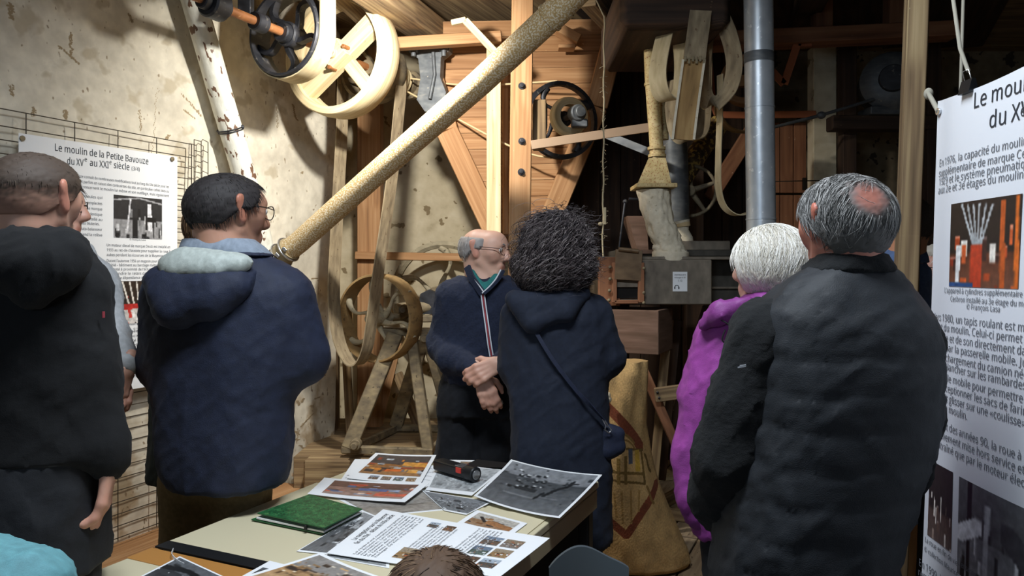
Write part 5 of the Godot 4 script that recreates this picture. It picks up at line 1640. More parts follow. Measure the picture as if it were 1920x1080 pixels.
func build_table():
	make_prints()
	var fr := T(1123, 902, TOP)
	var toward := -WALL_D
	var ba := Basis(RIGHT, Vector3.UP, -WALL_D)
	var W := 0.87
	for k in 2:
		var L := 1.05 if k == 0 else 0.42
		var far := fr + toward * (0.0 if k == 0 else 1.085)
		var ce := far - RIGHT * (W / 2) + toward * (L / 2)
		var o := thing("table", ["cream topped table covered with loose prints", "cream topped table nearest the photographer with an orange edge"][k], "table", Vector3(ce.x, 0, ce.z), "cream tables")
		var mb := Mb.new(); mb.box(ce - Vector3(0, 0.012, 0), Vector3(W, 0.024, L), ba, 0.004)
		part("table_top", mb, M.laminate, o)
		for s in [-1, 1]:
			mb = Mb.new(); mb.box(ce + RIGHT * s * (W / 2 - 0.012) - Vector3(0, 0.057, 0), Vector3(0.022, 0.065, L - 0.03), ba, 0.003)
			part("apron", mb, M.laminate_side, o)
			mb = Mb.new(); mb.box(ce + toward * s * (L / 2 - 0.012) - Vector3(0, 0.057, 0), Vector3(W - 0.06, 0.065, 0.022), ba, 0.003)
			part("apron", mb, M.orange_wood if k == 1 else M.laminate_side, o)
			for t in [-1, 1]:
				mb = Mb.new(); mb.box(ce + RIGHT * s * (W / 2 - 0.04) + toward * t * (L / 2 - 0.04) - Vector3(0, TOP / 2 + 0.02, 0), Vector3(0.05, TOP - 0.05, 0.05), ba, 0.006)
				part("leg", mb, M.dark_panel, o)
		if k == 1:
			mb = Mb.new(); mb.box(ce - toward * (L / 2 - 0.035) + Vector3(0, 0.0005, 0), Vector3(W, 0.002, 0.075), ba, 0.0005)
			part("edge_strip", mb, M.orange_wood, o)
		else:
			mb = Mb.new(); mb.box(ce + RIGHT * (W / 2 - 0.15) - toward * (L / 2 - 0.06) - Vector3(0, TOP / 2 + 0.05, 0), Vector3(0.2, TOP - 0.16, 0.02), ba, 0.004)
			part("end_panel", mb, M.dark_panel, o)
	# big drawing board folder lying open over the table: cream inside, black cloth edge, white ribbon
	var fl := fr - RIGHT * W
	var c0 := fl + toward * 0.72 + RIGHT * 0.43
	var fo := thing("portfolio", "large open cream cardboard portfolio with black cloth edge and white ribbon", "folder", Vector3(c0.x, TOP, c0.z))
	var pm := Mb.new(); pm.box(c0 + Vector3(0, 0.002, 0) + toward * 0.02, Vector3(0.85, 0.003, 0.62), ba, 0.001)
	part("board", pm, mat("card", hexc("cfc5a5"), 0.6), fo)
	pm = Mb.new(); pm.box(c0 + Vector3(0, 0.0025, 0) + toward * 0.335, Vector3(0.85, 0.005, 0.045), ba, 0.0015)
	part("cloth_edge", pm, M.black, fo)
	pm = Mb.new(); pm.ribbon(smooth_path([T(325, 1030, TOP + 0.008), T(322, 1040, TOP + 0.012), T(333, 1052, TOP + 0.007), T(345, 1058, TOP + 0.004)], 4), Vector3.UP, 0.007, 0.001)
	part("ribbon", pm, M.paper, fo)
	# sheets, from the bottom of the heap up
	var sh: Array
	sh = paper_sheet("white print with a brown river view lying under other prints", "print", [[740, 282], [1110, 250], [1215, 330], [890, 362]], 0.004)
	on_sheet(sh, "river_brown", 0.04, 0.05, 0.96, 0.95)
	sh = paper_sheet("white text sheet at the far edge of the table behind the torch", "print", [[1180, 132], [1318, 134], [1318, 172], [1150, 165]], 0.004)
	on_sheet(sh, "small_1", 0.5, 0.2, 0.9, 0.7)
	var bf := thing("black_folder", "thin black folder at the far table edge", "folder", T(925, 875, TOP))
	pm = Mb.new(); pm.box(T(927, 874, TOP + 0.004), Vector3(0.2, 0.008, 0.1), ba, 0.002)
	part("cover", pm, M.black, bf)
	sh = paper_sheet("pale sheet with turned writing under the orange interior print", "print", [[822, 130], [930, 130], [880, 224], [765, 214]], 0.005)
	lines_on(sh, [["La navigation", 0.08, 0.92, 0.4], ["sur la Mayenne", 0.08, 0.82, 0.4]], 0.02, M.ink)
	sh = paper_sheet("fanned text pages beside the orange interior print", "print", [[1105, 150], [1170, 160], [1110, 245], [1050, 238]], 0.006)
	lines_on(sh, text_rows(["la navigation sur la rivière", "le halage et les bateaux", "les écluses et les moulins", "la navigation sur la rivière", "le halage et les bateaux"], 0.1, 0.2, 0.8, 0.17), 0.011, M.grey_ink)
	sh = paper_sheet("pale grey town view print under the torch", "print", [[1150, 155], [1425, 165], [1290, 275], [1105, 252]], 0.008)
	on_sheet(sh, "drawing_grey", 0.05, 0.06, 0.96, 0.9)
	sh = paper_sheet("grey print of a waterside crowd below the grey town view", "print", [[1090, 255], [1372, 300], [1268, 352], [1180, 335]], 0.007)
	on_sheet(sh, "cow_bw", 0.02, 0.04, 0.97, 0.93)
	sh = paper_sheet("print of the orange lit mill interior", "print", [[905, 110], [1148, 120], [1085, 232], [788, 208]], 0.010, 0.006)
	on_sheet(sh, "interior_orange", 0.07, 0.06, 0.94, 0.78)
	for k in 4: on_sheet(sh, "small_%d" % k, 0.27 + k * 0.17, 0.83, 0.40 + k * 0.17, 0.95)
	sh = paper_sheet("print of the red machine room beside the green folder", "print", [[700, 212], [1118, 236], [1022, 308], [632, 272]], 0.012, 0.008)
	on_sheet(sh, "red_room", 0.12, 0.1, 0.93, 0.85)
	sh = paper_sheet("long grey harbour print under the big text sheet", "print", [[862, 338], [925, 364], [725, 512], [588, 498]], 0.006)
	on_sheet(sh, "harbour_bw", 0.04, 0.03, 0.96, 0.97)
	sh = paper_sheet("grey river bank print sticking out below the text sheet", "print", [[720, 500], [960, 520], [960, 566], [700, 520]], 0.005)
	on_sheet(sh, "bank_bw", 0.02, 0.05, 0.95, 0.9)
	sh = paper_sheet("print with a brown mill building under the big aerial print", "print", [[1310, 333], [1512, 386], [1440, 440], [1225, 388]], 0.007)
	on_sheet(sh, "mill_brown", 0.1, 0.12, 0.9, 0.85)
	sh = paper_sheet("big landscape text sheet about navigation on the river", "print", [[935, 335], [1602, 452], [1400, 606], [708, 508]], 0.010, 0.004)
	big_text_sheet(sh)
	sh = paper_sheet("largest grey aerial print curling up at the table corner", "print", [[1447, 150], [1812, 218], [1642, 382], [1298, 286]], 0.012, 0.02)
	on_sheet(sh, "aerial_bw", 0.03, 0.03, 0.97, 0.97)
	# near table
	sh = paper_sheet("sepia town print with white border at the near edge of the first table", "print", [[686, 512], [920, 610], [700, 720], [330, 616]], 0.009, 0.006)
	on_sheet(sh, "sepia_town", 0.05, 0.05, 0.95, 0.95)
	sh = paper_sheet("white sheet with a dark picture under the sepia print", "print", [[482, 536], [562, 556], [440, 640], [330, 620]], 0.006)
	on_sheet(sh, "lock_bw", 0.18, 0.3, 0.95, 0.95)
	sh = paper_sheet("grey print lying alone on the nearer table", "print", [[122, 518], [300, 600], [120, 700], [-70, 616]], 0.004)
	on_sheet(sh, "lock_bw", 0.04, 0.04, 0.96, 0.96)
	build_green_folder()
	build_torch()
	build_chair()

func big_text_sheet(sh: Array):
	# the heading runs up the sheet's short side, as it lies turned on the table
	var q: Array = sh[2]
	var turned := [sh[0], func(u, v): return sh[1].call(v, 1.0 - u), q]
	lines_on(turned, [["La navigation sur la Mayenne", 0.30, 0.075, 0.62], ["fin du XXe - début du XXIe siècle", 0.24, 0.115, 0.68]], 0.019, M.ink, "heading")
	var body := ["La rivière est rendue navigable et", "les écluses remplacent les portes", "marinières. Les bateaux chargent", "le charbon, la chaux, l'ardoise et", "la farine des moulins du bord", "de l'eau jusque vers Angers. Le", "halage se fait à bras puis par"]
	var rows := []
	for c in 3:
		for i in 7:
			rows.append([body[(i + c * 2) % 7], 0.05 if c != 1 else 0.30, 0.16 + 0.0215 * i + 0.235 * c, 0.9 if c != 1 else 0.55])
	lines_on(turned, rows, 0.0085, M.grey_ink)
	for k in 6:
		var cx := 0.70 + (k % 2) * 0.115
		var cy := 0.18 + (k / 2) * 0.24
		on_sheet(sh, "small_%d" % k, cx, cy, cx + 0.10, cy + 0.19)
	on_sheet(sh, "small_3", 0.36, 0.68, 0.50, 0.9)
	on_sheet(sh, "small_5", 0.34, 0.08, 0.40, 0.2)
	on_sheet(sh, "small_4", 0.44, 0.1, 0.50, 0.22)

func build_green_folder():
	var im := mix_tex(91, 256, 256, 1, [hexc("123a22"), hexc("1f5a33"), hexc("2d7142"), hexc("6d8f4e")], hexc("0c2a18"), 0.68, 0.12, 0.85)
	var m := mat_tex("green_marble", im, Vector3(4, 4, 1), 0.45, 0.0)
	var o := thing("marbled_folder", "green marbled cardboard folder holding white pages", "folder", T(560, 965, TOP))
	var cover := func(crop, h, th, called, mm):
		var mb := Mb.new()
		var q: Array = crop.map(func(p): return T(280 + p[0] * 0.46875, 800 + p[1] * 0.46875, h))
		var lo: Array = q.map(func(p): return p - Vector3(0, th, 0))
		mb.quad(q[0], q[1], q[2], q[3], Vector2(0, 0), Vector2(0.3, 0), Vector2(0.3, 0.22), Vector2(0, 0.22))
		mb.quad(lo[3], lo[2], lo[1], lo[0])
		for k in 4: mb.quad(q[k], lo[k], lo[(k + 1) % 4], q[(k + 1) % 4])
		part(called, mb, mm, o)
	cover.call([[640, 285], [850, 345], [692, 428], [408, 370]], TOP + 0.010, 0.003, "back_cover", m)
	cover.call([[640, 280], [850, 338], [698, 418], [428, 362]], TOP + 0.018, 0.005, "pages", M.paper)
	cover.call([[640, 270], [852, 328], [700, 404], [432, 345]], TOP + 0.03, 0.003, "front_cover", m)
	var mb := Mb.new(); mb.box(T(573, 989, TOP + 0.02), Vector3(0.008, 0.014, 0.008)); mb.tube([T(573, 988, TOP + 0.022), T(575, 993, TOP + 0.008)], 0.003, 6)
	part("clasp", mb, M.black, o)

func build_torch():
	var a := T(824, 870, TOP + 0.035)
	var b := T(878, 886, TOP + 0.035)
	var z := (b - a).normalized()
	var x := Vector3.UP.cross(z).normalized()
	var ba := Basis(x, z.cross(x), z)
	var o := thing("torch", "black box-shaped torch with a red button lying on the prints", "torch", (a + b) / 2 - Vector3(0, 0.022, 0))
	var mb := Mb.new(); mb.box((a + b) / 2, Vector3(0.05, 0.036, (b - a).length() + 0.02), ba, 0.007)
	part("body", mb, M.black_plastic, o)
	mb = Mb.new(); disc(mb, Transform3D(ba, b + z * 0.012), 0.026, -0.02, 0.028, 24)
	part("head", mb, M.black_plastic, o)
	mb = Mb.new(); disc(mb, Transform3D(ba, b + z * 0.012), 0.016, 0.026, 0.031, 20)
	part("lens", mb, M.chrome, o)
	mb = Mb.new(); mb.box(b - z * 0.022 + ba.y * 0.008 - ba.x * 0.0255, Vector3(0.004, 0.018, 0.026), ba, 0.001); mb.box(b - z * 0.022 + ba.y * 0.008 + ba.x * 0.0255, Vector3(0.004, 0.018, 0.026), ba, 0.001)
	part("button", mb, mat("red_button", hexc("d8382a"), 0.4), o)
	mb = Mb.new(); mb.box(b - z * 0.03 + ba.y * 0.0185, Vector3(0.036, 0.003, 0.04), ba, 0.001)
	part("label_plate", mb, M.chrome, o)

func build_chair():
	# a dark grey moulded shell chair pushed in by the table's end
	var c := P(1102, 1045, 1.86)
	c.y = 0
	var o := thing("shell_chair", "dark grey moulded chair with a wavy back edge", "chair", c)
	var sm := func(u, v):
		var w: float = 0.098 - 0.01 * v
		var x: float = (u - 0.5) * 2.0
		var top := 0.795 + 0.012 * cos(x * 3.2 + 0.6) * 1.2 - 0.016 * pow(absf(x), 6.0)
		var y := lerpf(top, 0.44, v)
		return c + Vector3(x * w * 1.0, y, -0.0 + 0.03 * x * x + 0.03 * v)
	var mb := Mb.new()
	mb.grid(24, 10, sm)
	mb.grid(24, 10, func(u, v): return sm.call(u, v) + Vector3(0, 0, -0.012), true)
	for i in 24: mb.quad(sm.call(i / 24.0, 0.0), sm.call((i + 1) / 24.0, 0.0), sm.call((i + 1) / 24.0, 0.0) - Vector3(0, 0, 0.012), sm.call(i / 24.0, 0.0) - Vector3(0, 0, 0.012))
	for s in [0.0, 1.0]:
		for i in 10: mb.quad(sm.call(s, i / 10.0), sm.call(s, (i + 1) / 10.0), sm.call(s, (i + 1) / 10.0) - Vector3(0, 0, 0.012), sm.call(s, i / 10.0) - Vector3(0, 0, 0.012))
	part("backrest", mb, M.chair_grey, o)
	mb = Mb.new(); mb.box(c + Vector3(0, 0.435, -0.17), Vector3(0.2, 0.022, 0.38), Basis(), 0.01)
	part("seat", mb, M.chair_grey, o)
	for s in [-1, 1]:
		for t in [0, 1]:
			mb = Mb.new(); mb.tube([c + Vector3(s * 0.08, 0.43, -0.04 - 0.28 * t), c + Vector3(s * 0.1, 0.0, -0.0 - 0.36 * t)], 0.011, 10)
			part("leg", mb, M.chrome, o)

# ---------------------------------------------------------------- posters and the wire panel
func poster_d(px: float, off: float) -> float:
	return (3.774 - off / 0.9085) / (0.46 - (px - 960.0) / F)

func build_posters():
	# exhibition wire panel standing against the plaster wall
	var off := 0.05
	var o := thing("display_grid", "black wire exhibition panel holding the white poster on the plaster wall", "panel", wall_point(3.6, 0.12, off))
	var at := func(d, h, extra := 0.0): return wall_point(d, h, off + extra)
	var d0 := 2.95
	var d1 := 4.2
	var top := 2.20
	var low := 0.13
	var h := top
	var k := 0
	while h > low:
		var mb := Mb.new(); mb.tube([at.call(d0, h), at.call(d1, h)], 0.0026, 6)
		part("wire", mb, M.wire, o)
		h -= 0.06 if k > 1 else (0.075 if k == 0 else 0.06)
		k += 1
	for i in 7:
		var d := d0 + (d1 - d0) * i / 6.0
		var mb := Mb.new(); mb.tube([at.call(d, top, 0.004), at.call(d, low, 0.004)], 0.0034 if i in [0, 6] else 0.0026, 6)
		part("wire", mb, M.wire, o)
	# a second, narrow panel hinged to it and turned into the room
	o = thing("display_grid", "narrow wire panel hinged beside the white poster", "panel", wall_point(4.3, 0.12, off))
	for i in 3:
		var mb := Mb.new(); mb.tube([at.call(4.22 + 0.045 * i, top + 0.03), at.call(4.22 + 0.045 * i, low)], 0.0028, 6)
		part("wire", mb, M.wire, o)
	for i in 34:
		var hh := top + 0.03 - 0.06 * i
		var mb := Mb.new(); mb.tube([at.call(4.22, hh), at.call(4.265, hh - 0.004), at.call(4.275, hh + 0.01), at.call(4.31, hh)], 0.0024, 6)
		part("wire", mb, M.wire, o)
	# the poster on it
	off = 0.085
	var ba := Basis(WALL_D, Vector3.UP, WALL_N)
	var org := wall_point(poster_d(52, off), 0, off)
	var ht := 2.10
	o = thing("poster", "white printed poster with dark heading on the wire panel", "poster", org + Vector3(0, 0.89, 0))
	var put := func(px, py):       # poster coordinates (along, height) on a sight line
		var d := poster_d(px, off)
		return Vector2((d - poster_d(52, off)) / 0.9085, EYE + (HZ - py) * d / F)
	var mb := Mb.new()
	var wave := func(u, v): return org + WALL_D * (u * 0.845) + Vector3(0, lerpf(0.89, ht + 0.01 * u, v), 0) 
	mb.grid(16, 16, wave)
	mb.grid(16, 16, func(u, v): return wave.call(u, v) - WALL_N * 0.002, true)
	part("sheet", mb, M.paper, o)
	var face := 0.0012
	var line := func(b, s, px, py, px2, size, m):
		var a: Vector2 = put.call(px, py)
		var e: Vector2 = put.call(px2, py)
		b.text(s, size, Transform3D(ba, org + WALL_D * a.x + Vector3(0, a.y, 0) + WALL_N * face), e.x - a.x, sans)
	var hd := Mb.new()
	line.call(hd, "Le moulin de la Petite Bavouze", 117, 289, 290, 0.044, null)
	line.call(hd, "du XV", 140, 314, 171, 0.044, null)
	line.call(hd, "e", 172, 307, 177, 0.028, null)
	line.call(hd, "au XXI", 182, 317, 217, 0.044, null)
	line.call(hd, "e", 218, 312, 222, 0.028, null)
	line.call(hd, "siècle", 226, 321, 255, 0.044, null)
	line.call(hd, "(3/4)", 259, 323, 274, 0.026, null)
	part("heading", hd, M.ink, o)
	var tx := Mb.new()
	var rows := [["Le moulin de la Petite Bavouze connaît de nombreuses modifications tout au long du XXe siècle pour les", 92, 328, 328], ["besoins de modernisation et parfois en raison des contraintes du site, en particulier celles liées au", 92, 338, 328], ["passage de l'eau. Celles-ci concernent le moulin lui-même et son outillage, mais également", 92, 348, 328],
		["Dès 1900, les paires de meules qui", 92, 366, 205], ["servaient à moudre le blé sont remplacées", 92, 378, 205], ["par des appareils à cylindres de marque", 92, 389, 205], ["suisse. En 1922 un plansichter identique", 92, 400, 205], ["(tamis pour la farine) est installé au", 92, 410, 205], ["troisième étage au-dessus des bluteries.", 92, 419, 200], ["Plus tard un plansichter auto-balanceur", 92, 430, 205], ["de marque Rose et Cie prend la relève", 92, 441, 205],
		["Un moteur diesel de marque Deutz est installé en", 213, 464, 330], ["1933 au rez-de-chaussée pour suppléer la roue à", 213, 473, 330], ["aubes pendant les écourues de la Mayenne.", 213, 482, 318],
		["Durant l'automne 1956 un magasin pour le stockage", 213, 493, 330], ["du blé - bâtiment au bardage métallique - est", 213, 501, 330], ["implanté à proximité de l'écluse. Ce bâtiment", 213, 509, 330], ["va prendre le relais des entrepôts de", 213, 517, 330], ["l'ancienne dépendance qui existe encore.", 213, 525, 320],
		["Dans les années 70, un bâtiment", 215, 628, 330], ["câbles en acier relie les deux", 215, 637, 330], ["cellules à blé sont implantées", 215, 646, 330], ["permettre de réceptionner", 215, 655, 330], ["la moisson, en vrac et non", 215, 664, 330], ["plus en sacs, de vis sans fin,", 215, 673, 330], ["ce qui permettra de", 215, 682, 330], ["remplir des cellules", 215, 690, 330], ["et le tout dans le même", 215, 698, 330], ["bâtiment ; l'appareil installé", 215, 706, 330], ["à ce niveau est", 215, 714, 300]]
	for r in rows: line.call(tx, r[0], r[1], r[2], r[3], 0.0185, null)
	part("lettering", tx, M.grey_ink, o)
	tx = Mb.new()
	for r in [["Le plansichter installé en 1929 au 3e étage du moulin", 228, 446, 314], ["© François Lasa", 255, 452, 285], ["Les quatre paires de broyeurs", 242, 604, 320], ["installées au 1er étage du moulin", 244, 611, 320], ["© François Lasa", 262, 618, 300]]: line.call(tx, r[0], r[1], r[2], r[3], 0.012, null)
	part("caption", tx, M.grey_ink, o)
	for r in [["mill_bw", 226, 366, 315, 441], ["mill_red", 236, 527, 325, 598], ["river_bw", 92, 455, 185, 500]]:
		var a: Vector2 = put.call(r[1], r[2])
		var b: Vector2 = put.call(r[3], r[4])
		mb = Mb.new()
		var A := org + WALL_N * face
		b.y = a.y - (b.x - a.x) * 0.75 if r[0] != "river_bw" else a.y - 0.14
		mb.quad(A + WALL_D * a.x + Vector3(0, b.y, 0), A + WALL_D * b.x + Vector3(0, b.y, 0), A + WALL_D * b.x + Vector3(0, a.y, 0), A + WALL_D * a.x + Vector3(0, a.y, 0), print_uv(r[0], 0, 1), print_uv(r[0], 1, 1), print_uv(r[0], 1, 0), print_uv(r[0], 0, 0))
		part("printed_picture", mb, M.print, o)
	for px in [57, 333]:
		mb = Mb.new()
		var a: Vector2 = put.call(px, 262 if px == 57 else 300)
		disc(mb, Transform3D(ba, org + WALL_D * a.x + Vector3(0, a.y, 0) + WALL_N * 0.006), 0.012, -0.002, 0.004, 12)
		part("eyelet", mb, M.dusty_iron, o)
	# small box on the wall
	mb = Mb.new()
	mb.box(on_wall(538, 548, 0.07), Vector3(0.12, 0.1, 0.1), Basis(WALL_D, Vector3.UP, WALL_N), 0.012)
	tag(obj("wall_box", mb, M.dark_wood), "small brown box fixed on the plaster wall", "box")

	# ---- the hanging banner
	var X := func(d, hh): return 0.979 + (hh - 0.70) * 0.0357 + 0.0286 * (d - 1.8)
	o = thing("banner", "tall white printed banner hung by a cord and clip", "banner", Vector3(1.0, 0.68, -1.4))
	var dl := 1.80
	var pt := func(u, hh, out := 0.0):
		var d: float = dl - u
		var sag: float = 0.006 * sin(u * 9.0 + hh * 2.0) + 0.012 * exp(-pow((u - 0.01) / 0.05, 2.0)) * (hh - 0.7) * 0.6
		return Vector3(X.call(d, hh) - out + sag, hh, -d)
	mb = Mb.new()
	var th := func(u): return 1.905 - 0.02 * absf(sin(u * 9.0)) * 0.5
	mb.grid(40, 30, func(u, v): return pt.call(u * 0.84, lerpf(0.68, th.call(u * 0.84), v)))
	mb.grid(40, 30, func(u, v): return pt.call(u * 0.84, lerpf(0.68, th.call(u * 0.84), v), -0.002), true)
	part("sheet", mb, M.banner_paper, o)
	var uh := func(px, py):
		var hh := 1.5
		var d := 1.7
		for i in 4:
			d = X.call(d, hh) * F / (px - 960.0)
			hh = EYE + (HZ - py) * d / F
		return Vector2(dl - d, hh)
	var bline := func(b, s, px, py, size):
		var a: Vector2 = uh.call(px, py)
		var flat := Mb.new()
		flat.text(s, size, Transform3D(), 0.0, sans)
		for i in flat.v.size():
			var q := flat.v[i]
			flat.v[i] = pt.call(a.x + q.x, a.y + q.y, 0.0012)
			flat.n[i] = Vector3(-1, 0, 0)
		b.add(flat)
	tx = Mb.new()
	bline.call(tx, "Le moulin", 1829, 214, 0.046)
	bline.call(tx, "du XV", 1857, 252, 0.048)
	bline.call(tx, "e", 1912, 226, 0.030)
	part("heading", tx, M.ink, o)
	tx = Mb.new()
	for r in [["En 1976, la capacité du moulin est augmentée", 1758, 318], ["supplémentaire de marque Cesbron. Un", 1757, 337], ["1929 et le système pneumatique est en", 1757, 353], ["aux 2e et 3e étages du moulin et un nouveau", 1756, 369],
		["Vers 1980, un tapis roulant est monté en", 1744, 604], ["ouest du moulin. Celui-ci permet de charger", 1742, 621], ["la farine et de son directement dans le camion", 1742, 639], ["passer par la passerelle mobile. Jusqu'à", 1741, 656], ["que, le chargement du camion nécessitait", 1740, 674], ["d'un plancher sur les rambardes", 1748, 692], ["passerelle mobile pour permettre au chauffeur", 1739, 710], ["et de réceptionner les sacs de farine qu'", 1738, 728], ["er faisait glisser sur une «coulisse» depuis", 1738, 746], ["étage du moulin.", 1737, 764],
		["Au début des années 90, la roue à aube en bois", 1736, 796], ["définitivement mise hors service et le moulin n'", 1735, 815], ["est entraîné que par le moteur électrique.", 1734, 834], ["En 1999, la", 1718, 1064], ["remise", 1717, 1082]]:
		bline.call(tx, r[0], r[1], r[2], 0.0235)
	part("lettering", tx, M.grey_ink, o)
	tx = Mb.new()
	for r in [["L'appareil à cylindres supplémentaire de marque", 1772, 552], ["Cesbron installé au 3e étage du moulin", 1785, 568], ["© François Lasa", 1817, 583], ["La roue en fin de vie", 1729, 1018], ["© collection Maurice", 1728, 1036], ["L'ensacheuse", 1797, 1062]]:
		bline.call(tx, r[0], r[1], r[2], 0.0165)
	part("caption", tx, M.grey_ink, o)
	for r in [["cylinder_mill", 1788, 383, 1912, 541], ["wheel_dark", 1739, 862, 1784, 1010], ["dredge_bw", 1801, 893, 1960, 1082]]:
		mb = Mb.new()
		var a: Vector2 = uh.call(r[1], r[2])
		var b: Vector2 = uh.call(r[3], r[4])
		var lo: float = (uh.call(r[1], r[4] - 4) as Vector2).y
		mb.grid(12, 8, func(u, v): return pt.call(lerpf(a.x, b.x, u), lerpf(a.y, lo, v), 0.001), true)
		for i in mb.t.size(): mb.t[i] = print_uv(r[0], mb.t[i].x, mb.t[i].y)
		part("printed_picture", mb, M.print, o)
	mb = Mb.new(); var e0: Vector3 = pt.call(0.012, 1.878, 0.004); disc(mb, Transform3D(Basis(Vector3(0, 0, 1), Vector3.UP, Vector3(-1, 0, 0)), e0), 0.009, -0.002, 0.003, 14)
	part("eyelet", mb, M.chrome, o)
	# bulldog clip and cords
	var cp: Vector3 = pt.call(dl - 1.0 * F * 1.02 / (1822.0 - 960.0), 1.905)
	o = thing("binder_clip", "black binder clip gripping the banner's top edge", "clip", cp)
	mb = Mb.new(); mb.prism(PackedVector2Array([Vector2(-0.012, -0.015), Vector2(0.012, -0.015), Vector2(0.004, 0.015), Vector2(-0.004, 0.015)]), -0.02, 0.02, Transform3D(Basis(), cp))
	part("body", mb, M.black_plastic, o)
	mb = Mb.new(); mb.tube([cp + Vector3(0, 0.012, -0.012), cp + Vector3(-0.006, 0.036, -0.01), cp + Vector3(-0.006, 0.036, 0.01), cp + Vector3(0, 0.012, 0.012)], 0.0014, 6)
	part("handle", mb, M.chrome, o)
	mb = Mb.new(); mb.tube([cp + Vector3(0, 0.034, 0), P(1800, 90, 1.68), P(1779, -60, 1.72), P(1765, -170, 1.75), P(1745, -900, 1.75) * Vector3(1, 0, 1) + Vector3(0, 3.31, 0)], 0.0045, 8)
	tag(obj("cord", mb, M.cord_grey), "pale grey cord going up from the binder clip", "cord")
	mb = Mb.new(); mb.tube([P(1801, 172, 1.95), P(1808, -60, 1.95), P(1808, -60, 1.95) * Vector3(1, 0, 1) + Vector3(0, 3.31, 0)], 0.0042, 8)
	tag(obj("cord", mb, M.cord_grey), "second thin cord hanging just behind the banner", "cord")
	mb = Mb.new(); mb.tube([P(1740, 174, 2.0), P(1747, 186, 1.9), e0], 0.006, 8); mb.ball(P(1741, 176, 2.0), Vector3(0.012, 0.016, 0.012))
	tag(obj("cord_end", mb, M.cord_grey), "short knotted cord end at the banner's corner", "cord")

# ---------------------------------------------------------------- people
func face_basis(yaw: float, pitch := 0.0, roll := 0.0) -> Basis:
	# yaw 0 looks away from the eye, 90 looks to the right of the room; local z is the way the face looks
	var f := Vector3(sin(yaw), 0, -cos(yaw))
	var x := Vector3.UP.cross(f)
	var b := Basis(x, Vector3.UP, f)
	return Basis(x, pitch) * Basis(f, roll) * b

const SKULL := Vector3(0.0805, 0.0865, 0.1125)

